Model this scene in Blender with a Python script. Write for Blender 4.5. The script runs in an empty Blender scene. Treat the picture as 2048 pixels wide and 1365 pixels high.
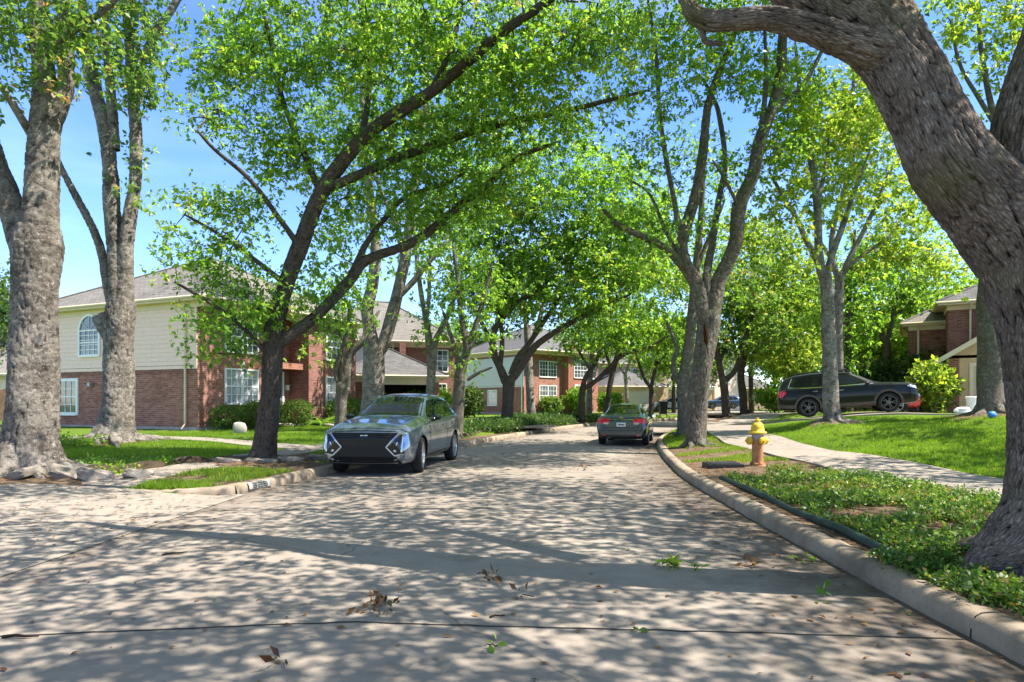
import bpy, bmesh, math, random
import numpy as np
from mathutils import Vector, Matrix
from mathutils.bvhtree import BVHTree

random.seed(7)
RNG = np.random.default_rng(7)
SC = bpy.context.scene
COL = SC.collection
R = math.radians

# ---------------------------------------------------------------- camera, sky, sun, exposure
F = 1300.0                     # focal length in pixels of the 2048 px wide photograph
HOR, EYE = 807.0, 1.5          # horizon row, eye height
cam_d = bpy.data.cameras.new('camera')
cam_d.sensor_width = 36.0
cam_d.lens = 36.0 * F / 2048.0
cam_d.shift_y = (HOR - 682.5) / 2048.0
cam_d.clip_start, cam_d.clip_end = 0.05, 3000
cam = bpy.data.objects.new('camera', cam_d)
cam.location = (0, 0, EYE)
cam.rotation_euler = (R(90), 0, 0)
COL.objects.link(cam)
SC.camera = cam

SUN_AZ, SUN_EL = 100.0, 56.0   # clockwise from +Y, above the horizon
w = bpy.data.worlds.new('World')
SC.world = w
w.use_nodes = True
nt = w.node_tree
bg = nt.nodes['Background']
sky = nt.nodes.new('ShaderNodeTexSky')
sky.sky_type = 'NISHITA'
sky.sun_disc = False
sky.sun_elevation = R(SUN_EL)
sky.sun_rotation = R(SUN_AZ)
sky.altitude = 0
sky.air_density, sky.dust_density, sky.ozone_density = 0.85, 0.1, 4.0
# a few thin clouds low over the roofs
tc = nt.nodes.new('ShaderNodeTexCoord')
mp = nt.nodes.new('ShaderNodeMapping'); mp.inputs['Scale'].default_value = (1.0, 1.0, 3.2)
nz = nt.nodes.new('ShaderNodeTexNoise'); nz.inputs['Scale'].default_value = 2.3; nz.inputs['Detail'].default_value = 7
rp = nt.nodes.new('ShaderNodeValToRGB')
rp.color_ramp.elements[0].position = 0.52; rp.color_ramp.elements[1].position = 0.75
sep = nt.nodes.new('ShaderNodeSeparateXYZ')
mr = nt.nodes.new('ShaderNodeMapRange'); mr.inputs[1].default_value = 0.02; mr.inputs[2].default_value = 0.5
mr.inputs[3].default_value = 0.35; mr.inputs[4].default_value = 0.0
mul = nt.nodes.new('ShaderNodeMath'); mul.operation = 'MULTIPLY'
mixc = nt.nodes.new('ShaderNodeMixRGB'); mixc.inputs[2].default_value = (9.0, 9.4, 10.0, 1)
nt.links.new(tc.outputs['Generated'], mp.inputs['Vector']); nt.links.new(mp.outputs[0], nz.inputs['Vector'])
nt.links.new(nz.outputs[0], rp.inputs[0]); nt.links.new(tc.outputs['Generated'], sep.inputs[0])
nt.links.new(sep.outputs[2], mr.inputs[0]); nt.links.new(rp.outputs[0], mul.inputs[0]); nt.links.new(mr.outputs[0], mul.inputs[1])
nt.links.new(mul.outputs[0], mixc.inputs[0]); nt.links.new(sky.outputs[0], mixc.inputs[1])
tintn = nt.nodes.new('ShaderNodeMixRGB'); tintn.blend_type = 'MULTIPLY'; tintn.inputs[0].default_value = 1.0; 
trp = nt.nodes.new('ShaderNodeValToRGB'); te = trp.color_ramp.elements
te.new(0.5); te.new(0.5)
for e_, (p_, c_) in zip(te, ((0.0, (0.86, 0.82, 0.80)), (0.16, (0.60, 0.65, 0.74)), (0.46, (0.44, 0.57, 0.80)), (0.64, (1.36, 0.96, 0.58)))):  # low sky deepened blue; warm unseen overhead tint added to neutralise the shade
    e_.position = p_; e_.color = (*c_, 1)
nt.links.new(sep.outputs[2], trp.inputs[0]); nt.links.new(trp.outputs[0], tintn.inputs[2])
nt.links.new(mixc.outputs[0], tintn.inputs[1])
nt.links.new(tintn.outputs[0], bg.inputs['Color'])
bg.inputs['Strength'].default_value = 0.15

sd = bpy.data.lights.new('sun', 'SUN')
sd.energy, sd.angle, sd.color = 4.0, R(0.4), (1.0, 0.93, 0.82)
sun = bpy.data.objects.new('sun', sd)
sv = Vector((math.sin(R(SUN_AZ)) * math.cos(R(SUN_EL)), math.cos(R(SUN_AZ)) * math.cos(R(SUN_EL)), math.sin(R(SUN_EL))))
sun.rotation_euler = sv.to_track_quat('Z', 'Y').to_euler()
sun.location = (30, -10, 60)
COL.objects.link(sun)

SC.view_settings.view_transform = 'Standard'
SC.view_settings.look = 'None'
SC.view_settings.exposure = 1.78
SC.view_settings.gamma = 1
SC.render.engine = 'CYCLES'
SC.cycles.max_bounces = 8
SC.cycles.diffuse_bounces = 4
SC.cycles.transmission_bounces = 6
SC.cycles.transparent_max_bounces = 6
SC.cycles.use_denoising = True
SC.cycles.caustics_reflective = SC.cycles.caustics_refractive = False

# ---------------------------------------------------------------- helpers
def P(px, py, Y):
    """world point seen at photo pixel px, py at distance Y"""
    return Vector(((px - 1024) * Y / F, Y, EYE + (HOR - py) * Y / F))

def tag(o, label=None, cat=None, group=None, kind=None):
    if label: o['label'] = label
    if cat: o['category'] = cat
    if group: o['group'] = group
    if kind: o['kind'] = kind
    return o

def empty(name, loc=(0, 0, 0), rz=0.0):
    o = bpy.data.objects.new(name, None)
    o.location = loc; o.rotation_euler = (0, 0, rz); o.empty_display_size = 0.3
    COL.objects.link(o)
    return o

def link(name, me, parent=None, mat=None):
    o = bpy.data.objects.new(name, me)
    COL.objects.link(o)
    if parent is not None: o.parent = parent
    if mat is not None:
        me.materials.clear(); me.materials.append(mat)
    return o

def mesh_np(name, v, q, uv=None, attr=None, smooth=False):
    """mesh from arrays: v (n,3), q (m,4 or 3) indices, uv (m,k,2), attr (m,) per face"""
    v = np.asarray(v, dtype=np.float32); q = np.asarray(q, dtype=np.int32)
    m, k = q.shape
    me = bpy.data.meshes.new(name)
    me.vertices.add(len(v)); me.vertices.foreach_set('co', v.ravel())
    me.loops.add(m * k); me.loops.foreach_set('vertex_index', q.ravel())
    me.polygons.add(m)
    me.polygons.foreach_set('loop_start', np.arange(0, m * k, k, dtype=np.int32))
    if smooth: me.polygons.foreach_set('use_smooth', np.ones(m, dtype=bool))
    if uv is not None:
        l = me.uv_layers.new(name='UVMap')
        l.data.foreach_set('uv', np.asarray(uv, dtype=np.float32).ravel())
    if attr is not None:
        a = me.attributes.new('tint', 'FLOAT', 'FACE')
        a.data.foreach_set('value', np.asarray(attr, dtype=np.float32))
    me.update(calc_edges=True)
    return me

class MB:
    """collects simple solids, builds ONE mesh object with uv in metres"""
    def __init__(s): s.v = []; s.f = []
    def add(s, vs, fs):
        b = len(s.v); s.v += [tuple(p) for p in vs]; s.f += [tuple(i + b for i in f) for f in fs]; return s
    def box(s, x0, x1, y0, y1, z0, z1):
        return s.add([(x0,y0,z0),(x1,y0,z0),(x1,y1,z0),(x0,y1,z0),(x0,y0,z1),(x1,y0,z1),(x1,y1,z1),(x0,y1,z1)],
                     [(3,2,1,0),(4,5,6,7),(0,1,5,4),(1,2,6,5),(2,3,7,6),(3,0,4,7)])
    def quad(s, a, b, c, d): return s.add([a, b, c, d], [(0, 1, 2, 3)])
    def tri(s, a, b, c): return s.add([a, b, c], [(0, 1, 2)])
    def prism(s, poly, off):
        """poly list of 3D points, extruded by vector off"""
        n = len(poly); off = Vector(off)
        vs = [Vector(p) for p in poly]; vs += [p + off for p in vs]
        fs = [tuple(range(n))[::-1], tuple(range(n, 2 * n))] + [(i, (i+1) % n, n + (i+1) % n, n + i) for i in range(n)]
        return s.add(vs, fs)
    def tube(s, pts, rad, sides=8, caps=True):
        pts = [Vector(p) for p in pts]
        if not hasattr(rad, '__len__'): rad = [rad] * len(pts)
        rings = []; up = Vector((0.3, 0.2, 1)).normalized()
        for i, p in enumerate(pts):
            t = (pts[min(i+1, len(pts)-1)] - pts[max(i-1, 0)]).normalized()
            a = t.cross(up)
            if a.length < 1e-3: a = t.cross(Vector((1, 0, 0)))
            a.normalize(); b = t.cross(a).normalized()
            rings.append([p + (a * math.cos(2*math.pi*k/sides) + b * math.sin(2*math.pi*k/sides)) * rad[i] for k in range(sides)])
        vs = [q for r in rings for q in r]; fs = []
        for i in range(len(pts) - 1):
            for k in range(sides):
                fs.append((i*sides+k, i*sides+(k+1) % sides, (i+1)*sides+(k+1) % sides, (i+1)*sides+k))
        if caps: fs += [tuple(range(sides))[::-1], tuple((len(pts)-1)*sides + k for k in range(sides))]
        return s.add(vs, fs)
    def lathe(s, prof, c=(0, 0, 0), axis='z', sides=24, caps=True):
        """prof list of (radius, height)"""
        vs = []; fs = []; c = Vector(c)
        for r, h in prof:
            for k in range(sides):
                a = 2 * math.pi * k / sides
                x, y = r * math.cos(a), r * math.sin(a)
                vs.append(c + (Vector((x, y, h)) if axis == 'z' else Vector((h, x, y)) if axis == 'x' else Vector((y, h, x))))
        for i in range(len(prof) - 1):
            for k in range(sides):
                fs.append((i*sides+k, i*sides+(k+1) % sides, (i+1)*sides+(k+1) % sides, (i+1)*sides+k))
        if caps: fs += [tuple(range(sides))[::-1], tuple((len(prof)-1)*sides + k for k in range(sides))]
        return s.add(vs, fs)
    def mesh(s, name, smooth=False):
        me = bpy.data.meshes.new(name)
        me.from_pydata([tuple(p) for p in s.v], [], s.f)
        l = me.uv_layers.new(name='UVMap').data
        for p in me.polygons:
            n = p.normal
            if abs(n.z) > 0.96: t = Vector((1, 0, 0)); b = Vector((0, 1, 0))
            else:
                t = Vector((-n.y, n.x, 0)).normalized(); b = n.cross(t)
            for li in p.loop_indices:
                co = me.vertices[me.loops[li].vertex_index].co
                l[li].uv = (co.dot(t), co.dot(b))
            p.use_smooth = smooth
        return me
    def obj(s, name, mat, parent=None, smooth=False, bevel=0):
        me = s.mesh(name, smooth)
        if bevel:
            bm = bmesh.new(); bm.from_mesh(me)
            bmesh.ops.bevel(bm, geom=[e for e in bm.edges if len(e.link_faces) == 2 and e.calc_face_angle(0) > 0.6],
                            offset=bevel, segments=2, affect='EDGES', clamp_overlap=True)
            bm.to_mesh(me); bm.free()
        return link(name, me, parent, mat)

# ---------------------------------------------------------------- materials
class N:
    """short node-tree builder"""
    def __init__(s, name):
        s.m = bpy.data.materials.new(name); s.m.use_nodes = True
        s.t = s.m.node_tree; s.b = s.t.nodes['Principled BSDF']; s.out = s.t.nodes['Material Output']
    def n(s, typ, **kw):
        x = s.t.nodes.new('ShaderNode' + typ)
        for k, v in kw.items():
            if k.startswith('i_'):
                key = k[2:]; key = int(key) if key.isdigit() else key.replace('_', ' ')
                x.inputs[key].default_value = v
            else: setattr(x, k, v)
        return x
    def l(s, a, b): s.t.links.new(a, b); return s
    def coord(s, kind='Object', scale=(1, 1, 1)):
        c = s.n('TexCoord'); m = s.n('Mapping'); m.inputs['Scale'].default_value = scale
        s.l(c.outputs[kind], m.inputs[0]); return m.outputs[0]
    def noise(s, vec, scale, detail=5, rough=0.55):
        x = s.n('TexNoise'); x.inputs['Scale'].default_value = scale; x.inputs['Detail'].default_value = detail
        x.inputs['Roughness'].default_value = rough; s.l(vec, x.inputs['Vector']); return x.outputs[0]
    def ramp(s, fac, stops):
        x = s.n('ValToRGB'); e = x.color_ramp.elements
        while len(e) < len(stops): e.new(0.5)
        for k, (p, c) in enumerate(stops):
            e[k].position = p; e[k].color = (c[0], c[1], c[2], 1) if hasattr(c, '__len__') else (c, c, c, 1)
        s.l(fac, x.inputs[0]); return x.outputs[0]
    def mix(s, fac, a, b, mode='MIX'):
        x = s.n('MixRGB', blend_type=mode)
        for i, val in ((0, fac), (1, a), (2, b)):
            if hasattr(val, 'is_linked') or isinstance(val, bpy.types.NodeSocket): s.l(val, x.inputs[i])
            elif i == 0: x.inputs[0].default_value = val
            else: x.inputs[i].default_value = (*val, 1)
        return x.outputs[0]
    def math(s, op, a, b=0.5):
        x = s.n('Math', operation=op)
        for i, val in ((0, a), (1, b)):
            if isinstance(val, bpy.types.NodeSocket): s.l(val, x.inputs[i])
            else: x.inputs[i].default_value = val
        return x.outputs[0]
    def bump(s, h, strength=0.5, dist=0.02):
        x = s.n('Bump'); x.inputs['Strength'].default_value = strength; x.inputs['Distance'].default_value = dist
        s.l(h, x.inputs['Height']); s.l(x.outputs[0], s.b.inputs['Normal']); return s
    def base(s, c, rough=0.8, spec=0.3, metal=0.0):
        if isinstance(c, bpy.types.NodeSocket): s.l(c, s.b.inputs['Base Color'])
        else: s.b.inputs['Base Color'].default_value = (*c, 1)
        s.b.inputs['Roughness'].default_value = rough; s.b.inputs['Specular IOR Level'].default_value = spec
        s.b.inputs['Metallic'].default_value = metal; return s

M = {}
def plain(key, c, rough=0.6, spec=0.4, metal=0.0, var=0.15, coat=0.0):
    k = N(key); v = k.coord()
    n = k.noise(v, 6.0, 6)
    d = tuple(x * (1 - var) for x in c); u = tuple(min(1, x * (1 + var)) for x in c)
    k.base(k.ramp(n, [(0.3, d), (0.7, u)]), rough, spec, metal)
    k.b.inputs['Coat Weight'].default_value = coat
    M[key] = k.m; return k.m

def concrete(key, a, b, dirt, dirt_amt=0.5, fine=55, bumpd=0.006, gutter=False):
    k = N(key); v = k.coord()
    big = k.noise(v, 0.55, 6, 0.6); mid = k.noise(v, 4.0, 6, 0.65); sp = k.noise(v, fine, 4, 0.7)
    c = k.ramp(mid, [(0.3, a), (0.72, b)])
    c = k.mix(k.ramp(big, [(0.46, 0.0), (0.72, dirt_amt)]), c, dirt)
    c = k.mix(k.ramp(sp, [(0.28, 0.55), (0.42, 0.0)]), c, tuple(x * 0.35 for x in a))
    c = k.mix(k.ramp(sp, [(0.62, 0.0), (0.75, 0.5)]), c, tuple(min(1, x * 1.5) for x in b))
    # hairline cracks
    vo = k.n('TexVoronoi', feature='DISTANCE_TO_EDGE'); vo.inputs['Scale'].default_value = 0.21
    wv = k.n('MixRGB', blend_type='ADD'); wv.inputs[0].default_value = 0.35
    nn = k.n('TexNoise'); nn.inputs['Scale'].default_value = 1.6; nn.inputs['Detail'].default_value = 8
    k.l(v, nn.inputs['Vector']); k.l(v, wv.inputs[1]); k.l(nn.outputs[1], wv.inputs[2]); k.l(wv.outputs[0], vo.inputs['Vector'])
    c = k.mix(k.math('MULTIPLY', k.ramp(vo.outputs['Distance'], [(0.0, 0.7), (0.0022, 0.0)]), k.ramp(k.noise(v, 0.4, 2), [(0.5, 0.0), (0.56, 1.0)])), c, tuple(x * 0.3 for x in a))
    if gutter:   # dirt washed against the right kerb, uv.x runs across the road
        uvn = k.n('TexCoord'); sx = k.n('SeparateXYZ'); k.l(uvn.outputs['UV'], sx.inputs[0])
        g = k.math('ADD', sx.outputs[0], k.math('MULTIPLY', k.math('SUBTRACT', k.noise(v, 1.7, 8, 0.7), 0.5), 0.55))
        so = k.n('SeparateXYZ'); k.l(v, so.inputs[0])
        wn = k.n('TexWhiteNoise', noise_dimensions='1D'); k.l(k.math('FLOOR', k.math('MULTIPLY', k.math('ADD', so.outputs[1], 0.25), 0.2165)), wn.inputs['W'])
        c = k.mix(k.math('MULTIPLY', wn.outputs[0], 0.30), c, (0.17, 0.145, 0.12))
        oil = k.noise(v, 1.1, 3, 0.5)
        c = k.mix(k.ramp(oil, [(0.64, 0.0), (0.72, 0.55)]), c, (0.10, 0.085, 0.07))
        c = k.mix(k.ramp(g, [(0.80, 0.0), (0.99, 0.85)]), c, (0.075, 0.055, 0.04))
        c = k.mix(k.ramp(g, [(0.02, 0.6), (0.12, 0.0)]), c, (0.13, 0.10, 0.075))
    k.base(c, 0.88, 0.25).bump(k.math('ADD', k.math('MULTIPLY', sp, 0.5), mid), 0.7, bumpd)
    M[key] = k.m
concrete('road', (0.232, 0.196, 0.163), (0.315, 0.27, 0.225), (0.16, 0.132, 0.107), 0.5, gutter=True)
concrete('walk', (0.215, 0.185, 0.153), (0.305, 0.265, 0.222), (0.2, 0.175, 0.145), 0.5)
concrete('kerb', (0.24, 0.185, 0.132), (0.37, 0.295, 0.22), (0.10, 0.08, 0.055), 0.8, 40, 0.01)
concrete('slab_foundation', (0.3, 0.28, 0.25), (0.42, 0.4, 0.36), (0.2, 0.18, 0.15), 0.5)

def soil():
    k = N('soil'); v = k.coord()
    big = k.noise(v, 0.5, 6); mid = k.noise(v, 3.0, 8, 0.7); sp = k.noise(v, 40, 5, 0.75)
    c = k.ramp(mid, [(0.3, (0.09, 0.062, 0.04)), (0.55, (0.17, 0.12, 0.08)), (0.75, (0.24, 0.18, 0.12))])
    c = k.mix(k.ramp(sp, [(0.35, 0.7), (0.5, 0.0)]), c, (0.04, 0.03, 0.02))
    c = k.mix(k.ramp(sp, [(0.6, 0.0), (0.7, 0.7)]), c, (0.3, 0.22, 0.13))
    k.base(c, 0.95, 0.1).bump(k.math('ADD', mid, sp), 0.9, 0.03); M['soil'] = k.m
soil()
def turf():
    k = N('turf'); v = k.coord()
    big = k.noise(v, 0.35, 6); mid = k.noise(v, 2.2, 7, 0.7); sp = k.noise(v, 45, 5, 0.75)
    c = k.ramp(sp, [(0.3, (0.04, 0.08, 0.010)), (0.55, (0.125, 0.20, 0.02)), (0.75, (0.17, 0.27, 0.04))])
    c = k.mix(k.ramp(mid, [(0.58, 0.0), (0.78, 0.6)]), c, (0.15, 0.13, 0.05))
    k.base(c, 0.95, 0.15).bump(sp, 1.0, 0.05); M['turf'] = k.m
turf()

def brick(key, c1, c2, mortar, var=0.5):
    k = N(key); v = k.coord('UV')
    b = k.n('TexBrick'); k.l(v, b.inputs['Vector'])
    b.inputs['Scale'].default_value = 1.0; b.inputs['Brick Width'].default_value = 0.23; b.inputs['Row Height'].default_value = 0.085
    b.inputs['Mortar Size'].default_value = 0.009; b.inputs['Mortar Smooth'].default_value = 0.3; b.inputs['Bias'].default_value = -0.1
    b.inputs['Color1'].default_value = (*c1, 1); b.inputs['Color2'].default_value = (*c2, 1); b.inputs['Mortar'].default_value = (*mortar, 1)
    n = k.noise(v, 1.1, 7, 0.7)
    n2 = k.noise(v, 5.5, 2)
    c = k.mix(k.ramp(n, [(0.35, 0.0), (0.75, var)]), b.outputs[0], tuple(x * 0.55 for x in c1))
    c = k.mix(k.ramp(n2, [(0.6, 0.0), (0.7, 0.35)]), c, (0.34, 0.24, 0.2))
    k.base(c, 0.9, 0.2).bump(k.math('SUBTRACT', 1.0, b.outputs[1]), 0.6, 0.012); M[key] = k.m
brick('brick_red', (0.25, 0.085, 0.06), (0.46, 0.20, 0.15), (0.38, 0.31, 0.27), 0.4)
brick('brick_orange', (0.27, 0.085, 0.05), (0.38, 0.145, 0.09), (0.38, 0.3, 0.25), 0.3)
brick('brick_tan', (0.42, 0.29, 0.17), (0.5, 0.37, 0.24), (0.5, 0.45, 0.38), 0.3)
brick('brick_dark', (0.19, 0.066, 0.05), (0.32, 0.13, 0.10), (0.3, 0.26, 0.23))

def shingle(key, a, b):
    k = N(key); v = k.coord('UV')
    br = k.n('TexBrick'); k.l(v, br.inputs['Vector']); br.inputs['Scale'].default_value = 1.0
    br.inputs['Brick Width'].default_value = 0.32; br.inputs['Row Height'].default_value = 0.14; br.inputs['Mortar Size'].default_value = 0.012
    br.inputs['Color1'].default_value = (*a, 1); br.inputs['Color2'].default_value = (*b, 1)
    br.inputs['Mortar'].default_value = (*[x * 0.45 for x in a], 1)
    n = k.noise(v, 1.3, 8, 0.75); n2 = k.noise(v, 30, 4)
    c = k.mix(k.ramp(n, [(0.4, 0.0), (0.7, 0.5)]), br.outputs[0], tuple(x * 0.6 for x in a))
    c = k.mix(k.ramp(n2, [(0.55, 0.0), (0.75, 0.4)]), c, tuple(x * 1.6 for x in b))
    k.base(c, 0.9, 0.2).bump(br.outputs[1], -0.5, 0.015); M[key] = k.m
shingle('shingle_brown', (0.15, 0.138, 0.126), (0.225, 0.208, 0.192))
shingle('shingle_grey', (0.10, 0.098, 0.10), (0.16, 0.155, 0.155))

plain('siding_cream', (0.86, 0.63, 0.51), 0.6, 0.3, var=0.06)
plain('siding_white', (0.68, 0.66, 0.62), 0.6, 0.3, var=0.06)
plain('trim_cream', (0.66, 0.56, 0.40), 0.5, 0.35, var=0.06)
plain('trim_tan', (0.55, 0.43, 0.28), 0.5, 0.35, var=0.06)
plain('trim_white', (0.8, 0.8, 0.78), 0.45, 0.4, var=0.05)
plain('stucco_tan', (0.58, 0.40, 0.22), 0.85, 0.2, var=0.1)
plain('door_red', (0.45, 0.02, 0.02), 0.35, 0.5, var=0.1)
plain('door_orange', (0.40, 0.11, 0.03), 0.4, 0.5, var=0.1)
plain('dark_void', (0.018, 0.016, 0.015), 0.7, 0.3)
plain('garage_door', (0.62, 0.60, 0.50), 0.5, 0.35, var=0.04)
plain('fence_wood', (0.16, 0.10, 0.065), 0.85, 0.2, var=0.35)
plain('metal_grey', (0.32, 0.33, 0.34), 0.45, 0.5, 0.6, var=0.15)
plain('plastic_black', (0.015, 0.015, 0.016), 0.5, 0.4)
plain('pipe_green', (0.012, 0.03, 0.022), 0.5, 0.4, var=0.5)
plain('white_plastic', (0.7, 0.7, 0.68), 0.5, 0.4, var=0.08)
plain('rubber', (0.018, 0.018, 0.019), 0.8, 0.3, var=0.3)
plain('blue_plastic', (0.05, 0.22, 0.6), 0.45, 0.4)

def window_glass():
    k = N('window_glass'); v = k.coord()
    n = k.noise(v, 1.2, 3)
    k.base(k.ramp(n, [(0.35, (0.03, 0.04, 0.05)), (0.65, (0.13, 0.15, 0.17))]), 0.06, 0.8); M['window_glass'] = k.m
    k = N('curtain_glass')      # pale blinds close behind the pane
    v = k.coord('UV'); wv = k.n('TexWave', bands_direction='Y'); wv.inputs['Scale'].default_value = 9
    k.l(v, wv.inputs['Vector'])
    k.base(k.ramp(wv.outputs[1], [(0.0, (0.25, 0.27, 0.29)), (1.0, (0.42, 0.44, 0.46))]), 0.08, 0.8); M['curtain_glass'] = k.m
window_glass()

def bark(key, a, b, crev, lichen=None, sx=16, sy=4.5, depth=0.02, moss=None, lich_pos=0.6):
    """uv in metres: x round the limb, y along it"""
    k = N(key); v = k.coord('UV', (sx, sy, 1))
    o = k.coord()
    nn = k.n('TexNoise'); nn.inputs['Scale'].default_value = 0.9; nn.inputs['Detail'].default_value = 6; k.l(v, nn.inputs['Vector'])
    wv = k.n('MixRGB', blend_type='ADD'); wv.inputs[0].default_value = 1.1; k.l(v, wv.inputs[1]); k.l(nn.outputs[1], wv.inputs[2])
    vo = k.n('TexVoronoi', feature='DISTANCE_TO_EDGE'); vo.inputs['Scale'].default_value = 1.0; k.l(wv.outputs[0], vo.inputs['Vector'])
    fine = k.noise(o, 60, 6, 0.75); mid = k.noise(o, 5, 7, 0.65); big = k.noise(o, 1.4, 5)
    br_ = k.noise(o, 17, 6, 0.75)
    dsum = k.math('ADD', vo.outputs['Distance'], k.math('MULTIPLY', k.math('SUBTRACT', br_, 0.5), 0.55))
    rl = k.n('Attribute', attribute_name='relief').outputs['Fac']
    plate = k.math('MULTIPLY', k.ramp(dsum, [(0.0, 0.45), (0.12, 0.7), (0.34, 1.0)]), k.ramp(rl, [(0.2, 0.0), (0.5, 0.7), (0.75, 1.0)]))
    c = k.ramp(mid, [(0.3, a), (0.7, b)])
    c = k.mix(k.ramp(fine, [(0.3, 0.5), (0.55, 0.0)]), c, tuple(x * 0.5 for x in a))
    c = k.mix(plate, crev, c)
    if lichen:
        li = k.noise(o, 9, 8, 0.8)
        c = k.mix(k.math('MULTIPLY', k.ramp(li, [(lich_pos - 0.06, 0.0), (lich_pos + 0.04, 0.9)]), plate), c, lichen)
    if moss:
        c = k.mix(k.ramp(big, [(0.5, 0.0), (0.72, 0.6)]), c, moss)
    k.base(c, 0.95, 0.15)
    k.bump(k.math('ADD', k.ramp(dsum, [(0.0, 0.0), (0.3, 1.0)]), k.math('MULTIPLY', fine, 0.8)), 0.8, depth*0.5); M[key] = k.m
bark('bark_oak', (0.15, 0.108, 0.086), (0.40, 0.315, 0.265), (0.014, 0.009, 0.007), (0.48, 0.48, 0.42), 40, 11, 0.035, moss=(0.13, 0.125, 0.04), lich_pos=0.66)
def bark_smooth(key, a, b, dark, pale):
    """thin wrinkled grey bark: modelled creases, irregular blotches, lichen"""
    k = N(key); o = k.coord(); rl = k.n('Attribute', attribute_name='relief').outputs['Fac']
    v = k.coord('UV', (3.0, 9, 1))
    cr_ = k.noise(v, 1.0, 9, 0.8); bl = k.noise(o, 2.3, 9, 0.8); fi = k.noise(o, 38, 7, 0.85); me_ = k.noise(o, 11, 8, 0.8)
    c = k.ramp(bl, [(0.40, a), (0.58, b)])
    c = k.mix(k.ramp(cr_, [(0.40, 0.75), (0.47, 0.0)]), c, dark)
    c = k.mix(k.ramp(rl, [(0.16, 0.9), (0.42, 0.0)]), c, dark)
    c = k.mix(k.ramp(fi, [(0.36, 0.7), (0.5, 0.0)]), c, dark)
    c = k.mix(k.ramp(me_, [(0.55, 0.0), (0.64, 0.85)]), c, pale)
    c = k.mix(k.ramp(me_, [(0.36, 0.7), (0.42, 0.0)]), c, tuple(x*0.5 for x in a))
    k.base(c, 0.95, 0.15).bump(k.math('ADD', k.math('ADD', cr_, me_), k.math('MULTIPLY', fi, 0.6)), 1.0, 0.05); M[key] = k.m
bark_smooth('bark_grey', (0.12, 0.10, 0.084), (0.33, 0.295, 0.255), (0.032, 0.024, 0.019), (0.52, 0.49, 0.44))
bark('bark_dark', (0.07, 0.053, 0.043), (0.155, 0.125, 0.105), (0.028, 0.02, 0.016), (0.2, 0.2, 0.17), 26, 9, 0.016, lich_pos=0.66)
bark('bark_mid', (0.11, 0.088, 0.068), (0.22, 0.18, 0.145), (0.045, 0.034, 0.026), (0.28, 0.31, 0.25), 24, 8, 0.016, moss=(0.10, 0.12, 0.06), lich_pos=0.58)

def leaf(key, cols, trans, tw=0.45, gloss=0.35):
    """cols: four colours over the per-leaf tint value"""
    k = N(key)
    at = k.n('Attribute', attribute_name='tint')
    c = k.ramp(at.outputs['Fac'], [(0.0, cols[0]), (0.4, cols[1]), (0.75, cols[2]), (0.93, cols[3]), (0.97, cols[4])])
    k.base(c, 0.42, gloss)
    tr = k.n('BsdfTranslucent'); tcx = k.mix(1.0, c, trans, 'MULTIPLY'); k.l(tcx, tr.inputs['Color'])
    mx = k.n('MixShader'); mx.inputs[0].default_value = tw
    k.l(k.b.outputs[0], mx.inputs[1]); k.l(tr.outputs[0], mx.inputs[2]); k.l(mx.outputs[0], k.out.inputs['Surface'])
    M[key] = k.m
leaf('leaf_oak', [(0.0466, 0.0967, 0.0267), (0.0854, 0.1716, 0.0356), (0.1474, 0.2496, 0.0446), (0.2329, 0.2964, 0.0668), (0.2484, 0.1560, 0.0891)], (2.7, 2.5, 1.3))
leaf('leaf_bright', [(0.0633, 0.1382, 0.0251), (0.1186, 0.2356, 0.0353), (0.1898, 0.3250, 0.0452), (0.2688, 0.3900, 0.0554), (0.3005, 0.3250, 0.0755)], (2.5, 2.4, 1.2), 0.5)
leaf('leaf_dark', [(0.0281, 0.0628, 0.0169), (0.0499, 0.1017, 0.0237), (0.0858, 0.1495, 0.0338), (0.1248, 0.1943, 0.0406), (0.1404, 0.1196, 0.0507)], (2.4, 2.3, 1.3), 0.4)
leaf('leaf_lime', [(0.1025, 0.1785, 0.0224), (0.1708, 0.2736, 0.0335), (0.2504, 0.3451, 0.0409), (0.3074, 0.3688, 0.0559), (0.3074, 0.2975, 0.0743)], (2.2, 2.1, 1.2), 0.5)
leaf('leaf_brown', [(0.07, 0.03, 0.012), (0.15, 0.065, 0.02), (0.25, 0.12, 0.035), (0.34, 0.2, 0.06), (0.10, 0.14, 0.03)], (1.5, 1.4, 1.2), 0.25)
leaf('leaf_cover', [(0.0373, 0.0823, 0.0152), (0.0748, 0.1495, 0.0228), (0.1420, 0.2392, 0.0316), (0.2542, 0.3289, 0.0506), (0.2542, 0.1645, 0.0569)], (2.0, 2.0, 1.2), 0.3)
leaf('leaf_grass', [(0.0816, 0.145, 0.0145), (0.1359, 0.2248, 0.0188), (0.1903, 0.29, 0.0247), (0.2719, 0.3335, 0.0362), (0.3625, 0.2465, 0.087)], (2.0, 2.1, 1.1), 0.45, 0.2)
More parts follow.
